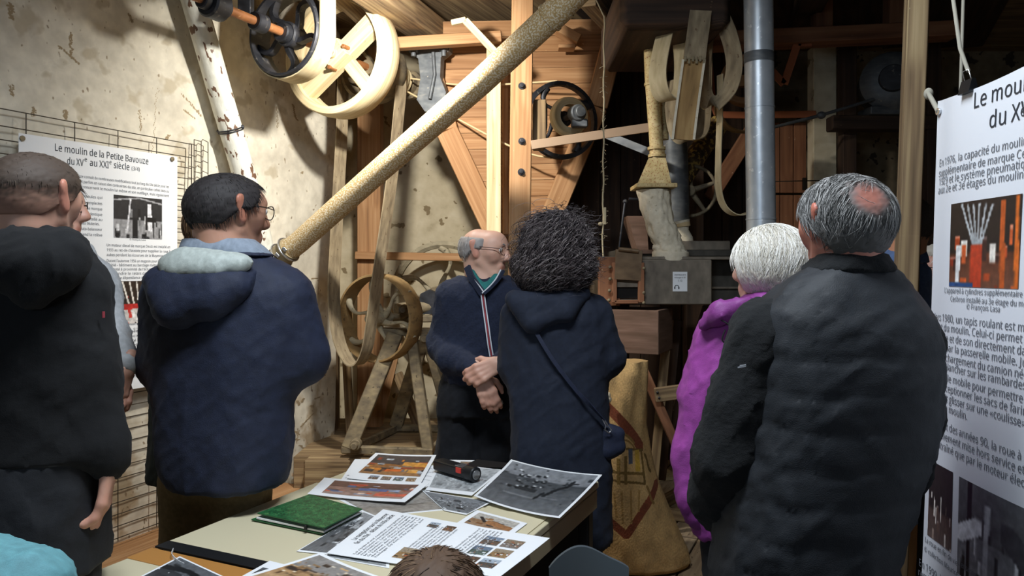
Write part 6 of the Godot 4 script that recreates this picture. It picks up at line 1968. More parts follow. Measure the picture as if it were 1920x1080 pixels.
func head_mesh(C: Vector3, B: Basis, sc: float, cell: float, skin: Color, neck_to: Vector3, neck_r := 0.056) -> Mb:
	var lo := Vector3(INF, INF, INF)
	var hi := -lo
	for p in [Vector3(-0.1, -0.15, -0.125), Vector3(0.1, 0.1, 0.135), Vector3(0.1, -0.15, -0.125), Vector3(-0.1, 0.1, 0.135), Vector3(-0.1, -0.15, 0.135), Vector3(0.1, -0.15, 0.135), Vector3(0.1, 0.1, -0.125), Vector3(-0.1, 0.1, -0.125)]:
		var q: Vector3 = C + B * (p * sc)
		lo = lo.min(q); hi = hi.max(q)
	lo = lo.min(neck_to - Vector3(0.08, 0.03, 0.08)); hi = hi.max(neck_to + Vector3(0.08, 0, 0.08))
	var f := Fld.new(lo, hi, cell, 130.0)
	var w := func(x, y, z): return C + B * (Vector3(x, y, z) * sc)
	var bx := B.x
	f.cap(w.call(0, 0.003, -0.03), w.call(0, 0.004, 0.022), 0.077 * sc, 0.073 * sc, bx, 0.97)
	f.cap(w.call(0, -0.03, 0.03), w.call(0, -0.092, 0.052), 0.058 * sc, 0.033 * sc, bx, 0.95)
	f.cap(w.call(0, 0.03, 0.05), w.call(0, -0.01, 0.058), 0.042 * sc, 0.035 * sc, bx, 1.25)
	f.cap(w.call(0, -0.114, 0.070), w.call(0, -0.110, 0.066), 0.015 * sc, 0.017 * sc, bx, 1.3)
	f.cap(w.call(-0.028, 0.021, 0.083), w.call(0.028, 0.021, 0.083), 0.011 * sc, 0.011 * sc)
	f.cap(w.call(0, 0.012, 0.093), w.call(0, -0.030, 0.113), 0.0075 * sc, 0.0105 * sc)
	f.cap(w.call(-0.015, -0.066, 0.085), w.call(0.015, -0.066, 0.085), 0.0065 * sc, 0.0065 * sc)
	f.cap(w.call(-0.012, -0.078, 0.084), w.call(0.012, -0.078, 0.084), 0.0068 * sc, 0.0068 * sc)
	for s in [-1.0, 1.0]:
		f.cap(w.call(0.050 * s, -0.055, 0.005), w.call(0.014 * s, -0.108, 0.058), 0.02 * sc, 0.016 * sc)
		f.cap(w.call(0.043 * s, -0.018, 0.055), w.call(0.036 * s, -0.035, 0.06), 0.02 * sc, 0.018 * sc)
		f.cap(w.call(0.010 * s, -0.034, 0.104), w.call(0.012 * s, -0.036, 0.098), 0.0075 * sc, 0.0075 * sc)
		f.cap(w.call(0.077 * s, -0.016, -0.006), w.call(0.084 * s, 0.018, -0.016), 0.013 * sc, 0.017 * sc, (bx * s + B.z * 0.5).normalized(), 0.42)
		f.cap(w.call(0.078 * s, -0.030, -0.002), w.call(0.077 * s, -0.018, -0.004), 0.008 * sc, 0.009 * sc, bx, 0.6)
		f.cap(w.call(0.031 * s, 0.003, 0.103), w.call(0.031 * s, 0.003, 0.106), 0.011 * sc, 0.011 * sc, Vector3.ZERO, 1.0, -0.9)
	f.cap(w.call(0, -0.07, -0.025), neck_to, neck_r * sc, neck_r * 1.12 * sc, B.z, 1.08)
	var inv := B.inverse()
	return f.net(null, func(p):
		var q: Vector3 = inv * (p - C) / sc
		var red := 0.0
		red += 0.55 * smoothstep(0.072, 0.082, absf(q.x))
		red += 0.4 * exp(-pow((q - Vector3(0, -0.025, 0.11)).length() / 0.02, 2.0))
		red += 0.25 * exp(-pow((Vector3(absf(q.x), q.y, q.z) - Vector3(0.045, -0.035, 0.07)).length() / 0.028, 2.0))
		red += 0.75 * exp(-pow((q.y + 0.072) / 0.008, 2.0)) * smoothstep(0.075, 0.085, q.z) * smoothstep(0.028, 0.018, absf(q.x))
		red += 0.12 * nz.get_noise_3dv(p * 30.0)
		return skin.lerp(Color(skin.r * 0.88, skin.g * 0.52, skin.b * 0.48), clampf(red, 0.0, 1.0)))

func eyes(o: Node3D, C: Vector3, B: Basis, sc: float):
	for s in [-1.0, 1.0]:
		var e := C + B * (Vector3(0.031 * s, 0.002, 0.0835) * sc)
		var mb := Mb.new(); mb.ball(e, Vector3.ONE * 0.0118 * sc, Basis(), 14, 10)
		var eye := part("eye", mb, M.eye_white, o)
		mb = Mb.new(); mb.ball(e + B.z * 0.0075 * sc, Vector3(0.0052, 0.0052, 0.005) * sc, B, 10, 8)
		part("iris", mb, M.iris, eye)

func glasses(o: Node3D, C: Vector3, B: Basis, sc: float, m: Material):
	var root := Node3D.new()
	root.name = "glasses"
	o.add_child(root)
	for s in [-1.0, 1.0]:
		var ce := Vector3(0.033 * s, -0.001, 0.105)
		var mb := Mb.new()
		mb.tube(range(25).map(func(k): return C + B * ((ce + Vector3(cos(TAU * k / 24) * 0.025, sin(TAU * k / 24) * 0.0185, -0.006 * absf(cos(TAU * k / 24)))) * sc)), 0.0016, 6, false)
		part("lens_rim", mb, m, root)
		mb = Mb.new(); mb.tube([C + B * (Vector3(0.057 * s, 0.006, 0.1) * sc), C + B * (Vector3(0.078 * s, 0.008, 0.06) * sc), C + B * (Vector3(0.086 * s, 0.006, -0.005) * sc), C + B * (Vector3(0.083 * s, -0.012, -0.022) * sc)], 0.0016, 6)
		part("temple_arm", mb, m, root)
	var mb := Mb.new(); mb.tube([C + B * (Vector3(-0.01, 0.004, 0.106) * sc), C + B * (Vector3(0, 0.008, 0.112) * sc), C + B * (Vector3(0.01, 0.004, 0.106) * sc)], 0.0014, 6)
	part("bridge", mb, m, root)

func hairline(d: Vector3, back := -0.72, side := -0.12, front := 0.58) -> float:
	var h := sqrt(d.x * d.x + d.z * d.z)
	var c := d.z / maxf(h, 0.001)
	return lerpf(side, front, smoothstep(0.1, 0.75, c)) if c > 0.0 else lerpf(side, back, smoothstep(0.0, 0.6, -c))

func hair_cap(C: Vector3, B: Basis, sc: float, th: Callable, amp: float, freq: float, nu := 60, nv := 44) -> Mb:
	var mb := Mb.new()
	mb.grid(nu, nv, func(u, v):
		var a: float = u * TAU
		var p: float = lerpf(0.02, 0.95, v) * PI
		var d := Vector3(sin(p) * cos(a), cos(p), sin(p) * sin(a))
		var t: float = th.call(d)
		var q := SKULL * d
		var n := amp * nz.get_noise_3dv(d * freq) * clampf(t * 120.0, 0.0, 1.0)
		return C + B * ((q + d * (t + n)) * sc), true, true)
	return mb

func strand(mb: Mb, pts: Array, r: float):
	# a lock of hair: three sides, tapering
	var m := pts.size()
	var f := mb.v.size()
	for i in m:
		var t := ((pts[mini(i + 1, m - 1)] - pts[maxi(i - 1, 0)]) as Vector3).normalized()
		var u := t.cross(Vector3(0.3, 0.2, 0.9)).normalized()
		var w := t.cross(u)
		var rr := r * (1.0 - 0.8 * pow(i / float(m - 1), 2.0))
		for k in 3:
			var n := u * cos(TAU * k / 3) + w * sin(TAU * k / 3)
			mb.vert(pts[i] + n * rr, n)
	for i in m - 1:
		for k in 3:
			var a := f + i * 3 + k
			var b := f + i * 3 + (k + 1) % 3
			mb.tri(a, b, b + 3); mb.tri(a, b + 3, a + 3)

func comb(mb: Mb, C: Vector3, B: Basis, E: Vector3, ok: Callable, flow: Callable, count: int, length: float, r: float, lift: float, tones: Array, seed: int, steps := 5, curl := 0.0):
	# locks that follow an ellipsoid E round C
	var rng := RandomNumberGenerator.new()
	rng.seed = seed
	for i in count:
		var d := Vector3(rng.randfn(), rng.randfn(), rng.randfn()).normalized()
		if not ok.call(d): continue
		var pts := []
		var q := E * d
		var ph := rng.randf() * TAU
		var lf := lift * rng.randf_range(0.2, 1.3)
		var L := length * rng.randf_range(0.6, 1.2)
		var wob := Vector3(rng.randfn(), rng.randfn(), rng.randfn()) * 0.18
		for s in steps:
			var e := (q / E).normalized()
			var nn := (e / E).normalized()
			pts.append(C + B * (E * e + nn * (lf * (0.3 + s / float(steps))) + (Vector3(cos(ph + s * 0.95), sin(ph + s * 0.95) * 0.5, sin(ph + s * 0.95)) * curl * minf(1.0, s * 0.3) if s else Vector3.ZERO)))
			var t: Vector3 = flow.call(e) + wob
			t = (t - nn * t.dot(nn)).normalized()
			q = E * e + t * L / steps
		mb.col = tones[rng.randi() % tones.size()]
		strand(mb, pts, r * rng.randf_range(0.6, 1.2))

func hair_part(o: Node3D, cap: Mb, locks: Mb, tone: Color):
	for i in cap.c.size(): cap.c[i] = tone
	if locks: cap.add(locks)
	part("hair", cap, M.hair, o)

func rows_at(rows: Array, d: float, zs := 0.0) -> Array:
	# [py, left, right, depth radius] as seen at distance d -> loft rows
	return rows.map(func(r): return [EYE + (HZ - r[0]) * d / F, ((r[1] + r[2]) * 0.5 - 960.0) * d / F, -d + zs + (r[4] if r.size() > 4 else 0.0), (r[2] - r[1]) * 0.5 * d / F, r[3]])

func folds(amp: float, freq := 7.0) -> Callable:
	amp *= 0.62
	freq *= 0.75
	return func(p, n):
		var a := nz.get_noise_3d(p.x * freq, p.y * freq * 0.3, p.z * freq)
		var q: float = p.x + p.z * 0.6
		var b := nz.get_noise_3d((q + p.y * 0.8) * freq * 1.1 + 7.0, (p.y - q * 0.8) * freq * 0.3, p.z * freq * 0.8)
		var c := nz.get_noise_3d((q - p.y * 1.3) * freq * 1.3 - 4.0, (p.y + q) * freq * 0.35, p.z * freq + 3.0)
		return amp * (pow(1.0 - minf(1.0, absf(a) * 2.4), 3.0) + 0.8 * pow(1.0 - minf(1.0, absf(b) * 2.2), 3.0) + 0.7 * pow(1.0 - minf(1.0, absf(c) * 2.6), 3.0) - 0.55)

func garment(lofts: Array, caps: Array, cell := 0.013, k := 55.0, disp = null) -> Mb:
	# caps: [a, b, ra, rb, (flat direction, factor)]
	var lo := Vector3(INF, INF, INF)
	var hi := -lo
	for st in lofts:
		for r in st:
			lo = lo.min(Vector3(r[1] - r[3], r[0], r[2] - r[4])); hi = hi.max(Vector3(r[1] + r[3], r[0], r[2] + r[4]))
	for c in caps:
		var R: float = maxf(c[2], c[3])
		lo = lo.min((c[0] as Vector3).min(c[1]) - Vector3.ONE * R); hi = hi.max((c[0] as Vector3).max(c[1]) + Vector3.ONE * R)
	var mg := Vector3.ONE * 0.05
	var f := Fld.new(lo - mg, hi + mg, cell, k)
	for st in lofts: f.loft(st)
	for c in caps:
		if c.size() > 4: f.cap(c[0], c[1], c[2], c[3], c[4], c[5])
		else: f.cap(c[0], c[1], c[2], c[3])
	return f.net(disp)

func chain(p: Array, r: Array) -> Array:
	var out := []
	for i in p.size() - 1: out.append([p[i], p[i + 1], r[i], r[i + 1]])
	return out

func grown(caps: Array, k: float) -> Array:
	return caps.map(func(c): return [c[0], c[1], c[2] * k, c[3] * k])

func hand_mesh(W: Vector3, dir: Vector3, N: Vector3, S: Vector3, curl: float, skin: Color, sz := 1.0) -> Mb:
	dir = dir.normalized()
	N = (N - dir * N.dot(dir)).normalized()
	var sd := dir.cross(N).normalized()
	S = sd if sd.dot(S) > 0.0 else -sd
	var caps := []
	var offs := [0.030, 0.010, -0.010, -0.029]
	var fl := [0.95, 1.06, 0.98, 0.78]
	for i in 4:
		var o: float = offs[i]
		var kn: Vector3 = W + (dir * (0.088 - [0.004, 0.0, 0.004, 0.012][i]) + S * o) * sz
		caps.append([W + (dir * 0.012 + S * o * 0.62) * sz, kn, 0.0135 * sz, 0.0100 * sz])
		var p := kn
		var ang := curl * 0.35
		for j in 3:
			var dd := dir * cos(ang) + N * sin(ang) + S * (o * 1.2) * (1.0 - curl * 0.5)
			var q: Vector3 = p + dd.normalized() * [0.040, 0.026, 0.020][j] * fl[i] * sz
			caps.append([p, q, [0.0092, 0.0084, 0.0076][j] * sz, [0.0085, 0.0077, 0.0066][j] * sz])
			p = q
			ang += curl * [0.75, 0.6, 0.4][j]
	var t0 := W + (dir * 0.026 + S * 0.022 + N * 0.004) * sz
	var t1 := t0 + (dir * 0.62 + S * 0.62 + N * 0.42).normalized() * 0.042 * sz
	var t2 := t1 + (dir * 0.85 + S * 0.25 + N * 0.4).normalized() * 0.032 * sz
	var t3 := t2 + (dir * 0.9 + N * 0.4).normalized() * 0.022 * sz
	caps += chain([t0, t1, t2, t3], [0.014 * sz, 0.0105 * sz, 0.0092 * sz, 0.0075 * sz])
	caps.append([W - dir * 0.032 * sz, W + dir * 0.01 * sz, 0.027 * sz, 0.025 * sz, N, 0.78])
	var m := garment([], caps, 0.0036, 260.0)
	for i in m.v.size():
		var p := m.v[i]
		var far := clampf((p - W).dot(dir) / 0.17, 0.0, 1.0)
		m.c[i] = skin.lerp(Color(skin.r * 0.92, skin.g * 0.66, skin.b * 0.6), far * 0.55 + 0.15 * nz.get_noise_3dv(p * 40.0))
	return m

func person(label: String, x: float, d: float, group := "") -> Node3D:
	return thing("person", label, "person", Vector3((x - 960.0) * d / F, 0, -d), group)

func trousers(o: Node3D, hip_y: float, x: float, z: float, wide: float, m: Material, shoe: Material, r := 0.082):
	var caps := []
	for s in [-1.0, 1.0]:
		caps += chain([Vector3(x + s * wide, hip_y, z), Vector3(x + s * wide * 1.05, hip_y * 0.53, z + 0.02), Vector3(x + s * wide * 1.1, 0.09, z)], [r, r * 0.76, r * 0.62])
	caps.append([Vector3(x - wide * 0.7, hip_y + 0.06, z), Vector3(x + wide * 0.7, hip_y + 0.06, z), r * 1.15, r * 1.15])
	part("trousers", garment([], caps, 0.018, 70.0, folds(0.006, 8.0)), m, o)
	for s in [-1.0, 1.0]:
		var c := Vector3(x + s * wide * 1.12, 0.0, z)
		part("shoe", garment([], [[c + Vector3(0, 0.045, 0.06), c + Vector3(0, 0.04, -0.1), 0.045, 0.038, Vector3.UP, 0.9], [c + Vector3(0, 0.05, 0.04), c + Vector3(0, 0.09, 0.03), 0.045, 0.045]], 0.012, 90.0), shoe, o)

func inner_arm(mb: Mb, pts: Array):
	# the arm under the sleeve, so that hand and head belong to one body
	mb.tube(pts, 0.024, 8)

func lin(c: Color) -> Color:
	return c.srgb_to_linear()

func build_people():
	for r in [["skin", 0.5], ["hair", 0.72]]:
		var m := mat(r[0], Color(1, 1, 1), r[1])
		m.vertex_color_use_as_albedo = true
	M.skin.subsurf_scatter_enabled = true
	M.skin.subsurf_scatter_strength = 0.12
	mat("eye_white", hexc("dcd8d2"), 0.2)
	mat("iris", hexc("2c2018"), 0.15)
	mat("brow_grey", hexc("8f8a86"), 0.9)
	mat("shoe", hexc("1c1a19"), 0.5)
	cloth("black_cloth", hexc("121316"), 0.95, 0.05)
	cloth("coat_dark", hexc("15181f"), 0.8, 0.1)
	cloth("navy", hexc("1f2945"), 0.75, 0.15, 5.0, 0.15)
	cloth("navy_knit", hexc("222c47"), 0.9, 0.2, 14.0, 0.3)
	cloth("navy_coat", hexc("1a2439"), 0.85, 0.12)
	cloth("collar_blue", hexc("a3b0c0"), 0.85, 0.1)
	cloth("mint", hexc("d6e0d9"), 0.6, 0.0)
	cloth("khaki", hexc("a48d63"), 0.9, 0.1)
	cloth("charcoal", hexc("22242a"), 0.95, 0.1)
	cloth("white_cloth", hexc("d9dcdf"), 0.85, 0.1)
	cloth("green_cloth", hexc("2a3431"), 0.9, 0.1)
	cloth("purple", hexc("b94fb4"), 0.55, 0.1, 6.0, 0.12)
	cloth("purple_dark", hexc("9c419a"), 0.6, 0.1, 6.0, 0.12)
	cloth("grey_mesh", hexc("9a9aa4"), 0.9, 0.0, 20.0, 0.3)
	cloth("fleece", hexc("131619"), 0.97, 0.06, 12.0, 0.35)
	cloth("quilt", hexc("171d25"), 0.7, 0.0, 6.0, 0.1)
	cloth("denim", hexc("5f78a6"), 0.85, 0.1)
	cloth("teal", hexc("6fb0ba"), 0.75, 0.1)
	cloth("teal_polo", hexc("2d8a86"), 0.85, 0.1)
	cloth("jeans", hexc("39445a"), 0.9, 0.1)
	mat("stripe_white", hexc("c9ccd2"), 0.8)
	mat("stripe_red", hexc("8c2f38"), 0.8)
	man_navy_jacket()
	boy_black_hoodie()
	person_white()
	woman_green()
	man_zip_jacket()
	woman_curly()
	woman_purple()
	man_black_jacket()
	people_far()
	children_near()

func short_locks(C: Vector3, B: Basis, sc: float, th: Callable, count: int, length: float, tones: Array, seed: int, r := 0.0011, lift := 0.004, crown := Vector3(0, 0.75, -0.45)) -> Mb:
	var mb := Mb.new()
	comb(mb, C, B, (SKULL + Vector3.ONE * 0.006) * sc, func(d): return th.call(d) > 0.002, func(e): return (e - crown).normalized() + Vector3(0, -0.5, 0), count, length, r, lift, tones, seed)
	return mb

func boy_black_hoodie():
	var d := 1.7
	var o := person("boy with cropped brown hair seen from behind in a plain black hoodie", 50, d)
	var skin := lin(hexc("c99a84"))
	var C := P(66, 366, d)
	var B := face_basis(deg_to_rad(8), 0.0)
	var body := head_mesh(C, B, 1.0, 0.0055, skin, P(58, 470, d), 0.058)
	var W := P(206, 872, d)
	body.add(hand_mesh(W, Vector3(-0.1, -1, 0.12), Vector3(-1.0, 0.1, 0.35), Vector3(-0.3, 0, -1), 0.85, skin, 1.05))
	inner_arm(body, [P(58, 470, d), P(165, 520, d), P(178, 690, d), W])
	part("body", body, M.skin, o)
	eyes(o, C, B, 1.0)
	var th := func(v): return lerpf(-0.018, 0.002 + 0.008 * smoothstep(-0.1, 0.35, v.y), smoothstep(0.0, 0.12, v.y - hairline(v, -0.68, -0.3, 0.6)))
	var cap := hair_cap(C, B, 1.0, th, 0.002, 9.0, 90, 70)
	var inv := B.inverse()
	for i in cap.c.size():
		var q: Vector3 = (inv * (cap.v[i] - C)) / SKULL
		var t := smoothstep(-0.55, 0.22, q.y + 0.25 * nz.get_noise_3dv(q * 6.0))
		cap.c[i] = lin(hexc("a57c68")).lerp(lin(hexc("43352b")), t)
	cap.add(short_locks(C, B, 1.0, func(v): return 1.0 if v.y > hairline(v, 0.2, 0.28, 0.62) else 0.0, 2200, 0.022, [lin(hexc("43352b")), lin(hexc("544336")), lin(hexc("35291f"))], 5, 0.0009))
	part("hair", cap, M.hair, o)
	var rows := [[424, 0, 118, 0.062, 0.01], [440, -14, 138, 0.078], [462, -48, 152, 0.095], [500, -95, 170, 0.112], [540, -112, 182, 0.122], [620, -112, 184, 0.128], [700, -108, 184, 0.125], [800, -105, 186, 0.125], [858, -108, 188, 0.13]]
	var caps := chain([P(140, 538, d), P(163, 690, d), P(194, 835, d), P(204, 862, d)], [0.06, 0.055, 0.043, 0.036]) + chain([P(-70, 530, d), P(-112, 700, d), P(-112, 850, d)], [0.068, 0.056, 0.042])
	part("hoodie", garment([rows_at(rows, d)], caps, 0.013, 55.0, folds(0.008)), M.black_cloth, o)
	part("cuff", garment([], [[P(204, 842, d), P(207, 874, d), 0.038, 0.033]], 0.009, 80.0, folds(0.003, 20.0)), M.black_cloth, o)
	part("hood", garment([], [[P(5, 470, d - 0.085), P(120, 470, d - 0.085), 0.045, 0.045], [P(15, 500, d - 0.11), P(105, 500, d - 0.11), 0.05, 0.05], [P(60, 550, d - 0.125), P(62, 500, d - 0.115), 0.035, 0.05]], 0.012, 50.0, folds(0.007, 9.0)), M.black_cloth, o)
	part("long_shorts", garment([rows_at([[840, -104, 182, 0.125], [900, -106, 184, 0.135], [980, -112, 190, 0.145], [1062, -118, 192, 0.15]], d)], [], 0.014, 55.0, folds(0.008)), M.coat_dark, o)
	trousers(o, 0.78, P(40, 0, d).x, -d, 0.09, M.coat_dark, M.shoe)
	part("sleeve_patch", badge(P(194, 590, d - 0.035), 0.006), M.stripe_red, o)

func badge(c: Vector3, s: float) -> Mb:
	var mb := Mb.new()
	mb.box(c, Vector3(s, s * 2.4, 0.003), Basis(Vector3.UP, 0.9), 0.001)
	return mb

func person_white():
	var d := 2.4
	var o := person("person in white hooded top and glasses, half hidden by the black hoodie", 100, d)
	var skin := lin(hexc("cf9f8a"))
	var C := P(90, 384, d)
	var B := face_basis(deg_to_rad(74), 0.05)
	var body := head_mesh(C, B, 1.0, 0.005, skin, P(82, 470, d), 0.05)
	var W := P(222, 698, d - 0.08)
	body.add(hand_mesh(W, Vector3(0.3, -0.5, 0.5), Vector3(-0.6, -0.5, -0.4), Vector3(-0.3, 0.6, 0.6), 1.0, skin))
	body.add(hand_mesh(P(238, 690, d - 0.13), Vector3(-0.15, -0.8, 0.3), Vector3(-0.9, -0.1, -0.2), Vector3(0, 0.3, 1), 1.15, skin))
	inner_arm(body, [P(82, 470, d), P(175, 525, d), P(196, 640, d), W])
	inner_arm(body, [P(175, 525, d), P(215, 640, d - 0.06), P(238, 690, d - 0.13)])
	part("body", body, M.skin, o)
	eyes(o, C, B, 1.0)
	glasses(o, C, B, 1.0, M.black_plastic)
	var th := func(v): return lerpf(-0.018, 0.014, smoothstep(0.0, 0.2, v.y - hairline(v, -0.7, -0.2, 0.5)))
	hair_part(o, hair_cap(C, B, 1.0, th, 0.005, 7.0), short_locks(C, B, 1.0, th, 700, 0.05, [lin(hexc("2c221c")), lin(hexc("3a2d24"))], 6, 0.0016), lin(hexc("30251e")))
	var rows := [[440, 62, 138, 0.06, 0.01], [462, 40, 160, 0.08], [490, 12, 186, 0.1], [540, 0, 200, 0.115], [620, 0, 203, 0.12], [720, 2, 203, 0.12], [860, 0, 205, 0.125]]
	part("hooded_top", garment([rows_at(rows, d)], chain([P(178, 535, d), P(194, 630, d), P(218, 688, d - 0.08)], [0.062, 0.05, 0.036]) + chain([P(178, 535, d), P(210, 640, d - 0.06), P(235, 682, d - 0.12)], [0.06, 0.045, 0.036]), 0.013, 60.0, folds(0.01)), M.white_cloth, o)
	part("hood", garment([], [[P(70, 462, d - 0.06), P(150, 478, d - 0.05), 0.04, 0.035], [P(150, 478, d - 0.05), P(168, 515, d - 0.06), 0.035, 0.02]], 0.011, 60.0, folds(0.008, 10.0)), M.white_cloth, o)
	trousers(o, 0.86, P(100, 0, d).x, -d, 0.085, M.jeans, M.shoe)

func man_navy_jacket():
	var d := 2.3
	var o := person("dark haired man with glasses in navy rain jacket and khaki trousers", 425, d)
	var skin := lin(hexc("b98a72"))
	var C := P(429, 392, d)
	var B := face_basis(deg_to_rad(40), 0.06)
	var body := head_mesh(C, B, 1.15, 0.005, skin, P(425, 490, d - 0.02), 0.06)
	part("body", body, M.skin, o)
	eyes(o, C, B, 1.15)
	glasses(o, C, B, 1.16, M.black_plastic)
	var th := func(v): return lerpf(-0.018, 0.009, smoothstep(0.0, 0.16, v.y - hairline(v, -0.66, -0.16, 0.62))) - 0.004 * exp(-pow((v - Vector3(0.25, 0.75, -0.6).normalized()).length() / 0.28, 2.0))
	hair_part(o, hair_cap(C, B, 1.15, th, 0.004, 7.0), short_locks(C, B, 1.15, th, 4200, 0.034, [lin(hexc("1d1a19")), lin(hexc("2b2826")), lin(hexc("47433f")), lin(hexc("191716"))], 7, 0.0009), lin(hexc("221f1d")))
	var rows := [[478, 340, 508, 0.085, 0.01], [492, 318, 525, 0.105], [515, 298, 548, 0.12], [560, 290, 566, 0.135], [620, 286, 572, 0.145], [700, 288, 564, 0.145], [760, 294, 548, 0.145], [840, 300, 545, 0.15], [880, 310, 541, 0.15], [906, 328, 535, 0.15]]
	var caps := chain([P(535, 560, d), P(566, 668, d + 0.02), P(500, 690, d + 0.2)], [0.075, 0.066, 0.05]) + chain([P(318, 560, d), P(308, 680, d + 0.03), P(350, 700, d + 0.22)], [0.07, 0.06, 0.05])
	part("jacket", garment([rows_at(rows, d)], grown(caps, 1.13), 0.012, 55.0, folds(0.007, 6.0)), M.navy, o)
	part("collar", garment([rows_at([[448, 350, 478, 0.075, 0.015], [462, 345, 495, 0.09, 0.012], [480, 340, 512, 0.1, 0.01]], d)], [], 0.010, 90.0), M.collar_blue, o)
	part("collar_edge", garment([rows_at([[474, 340, 508, 0.099, 0.012], [482, 337, 516, 0.106, 0.012]], d)], [], 0.009, 90.0), M.navy, o)
	part("hood_lining", garment([], grown([[P(322, 500, d - 0.10), P(440, 497, d - 0.135), 0.032, 0.024], [P(348, 482, d - 0.10), P(462, 492, d - 0.115), 0.024, 0.014], [P(330, 505, d - 0.13), P(400, 505, d - 0.15), 0.02, 0.02]], 1.12), 0.010, 60.0, folds(0.003, 9.0)), M.mint, o)
	part("hood", garment([], grown([[P(298, 528, d - 0.09), P(330, 580, d - 0.14), 0.036, 0.045], [P(330, 578, d - 0.14), P(400, 565, d - 0.15), 0.04, 0.035], [P(400, 565, d - 0.15), P(478, 512, d - 0.07), 0.035, 0.018], [P(320, 545, d - 0.12), P(440, 535, d - 0.13), 0.045, 0.04], [P(306, 522, d - 0.1), P(400, 530, d - 0.155), 0.018, 0.018]], 1.12), 0.011, 55.0, folds(0.006, 8.0)), M.navy, o)
	var mb := Mb.new()
	var lap := PackedVector2Array()
	var lc := P(495, 508, d)
	for q in [[462, 486], [500, 494], [530, 499], [523, 531], [500, 522], [478, 508]]:
		var p := P(q[0], q[1], d) - lc
		lap.append(Vector2(p.x, p.y))
	mb.prism(lap, -0.006, 0.006, Transform3D(Basis(Vector3.UP, 0.5), lc + Vector3(0.0, 0, 0.06)))
	part("collar_flap", mb, M.navy, o)
	mb = Mb.new(); mb.tube([P(500, 509, d - 0.075), P(527, 516, d - 0.055)], 0.0016, 6)
	part("red_piping", mb, M.stripe_red, o)
	trousers(o, 0.80, P(404, 0, 2.37).x, -2.37, 0.082, M.khaki, M.shoe, 0.094)
	part("paper_slip", badge(P(546, 730, d - 0.02), 0.013), M.orange_wood, o)

func woman_green():
	var d := 2.85
	var o := person("person with long light brown hair in dark green, behind the navy rain jacket", 405, d)
	var skin := lin(hexc("cf9f8a"))
	var C := P(408, 424, d)
	var B := face_basis(deg_to_rad(20))
	part("body", head_mesh(C, B, 1.0, 0.006, skin, P(405, 500, d), 0.05), M.skin, o)
	eyes(o, C, B, 1.0)
	var th := func(v): return lerpf(-0.018, 0.022, smoothstep(0.0, 0.2, v.y - hairline(v, -1.2, -0.6, 0.5)))
	var locks := Mb.new()
	comb(locks, C, B, SKULL + Vector3.ONE * 0.024, func(v): return v.z < 0.4, func(e): return Vector3(e.x * 0.2, -1, -0.1), 600, 0.12, 0.0022, 0.006, [lin(hexc("6b4f36")), lin(hexc("8a6a48")), lin(hexc("57402c"))], 8)
	part("hair_fall", garment([rows_at([[405, 362, 452, 0.075, 0.02], [440, 358, 456, 0.08, 0.03], [465, 362, 450, 0.06, 0.05]], d)], [], 0.011, 60.0, folds(0.012, 14.0)), M.hair_brown, o)
	hair_part(o, hair_cap(C, B, 1.0, th, 0.006, 8.0), locks, lin(hexc("6b4f36")))
	var rows := [[470, 370, 442, 0.06], [495, 325, 485, 0.09], [540, 298, 512, 0.115], [640, 285, 525, 0.12], [760, 285, 525, 0.12], [900, 280, 530, 0.13]]
	part("coat", garment([rows_at(rows, d)], chain([P(312, 560, d), P(293, 660, d), P(300, 730, d + 0.1)], [0.06, 0.048, 0.042]) + chain([P(498, 560, d), P(515, 680, d), P(510, 760, d)], [0.06, 0.05, 0.042]), 0.014, 60.0, folds(0.009)), M.green_cloth, o)
	trousers(o, 0.84, P(405, 0, d).x, -d, 0.085, M.charcoal, M.shoe)

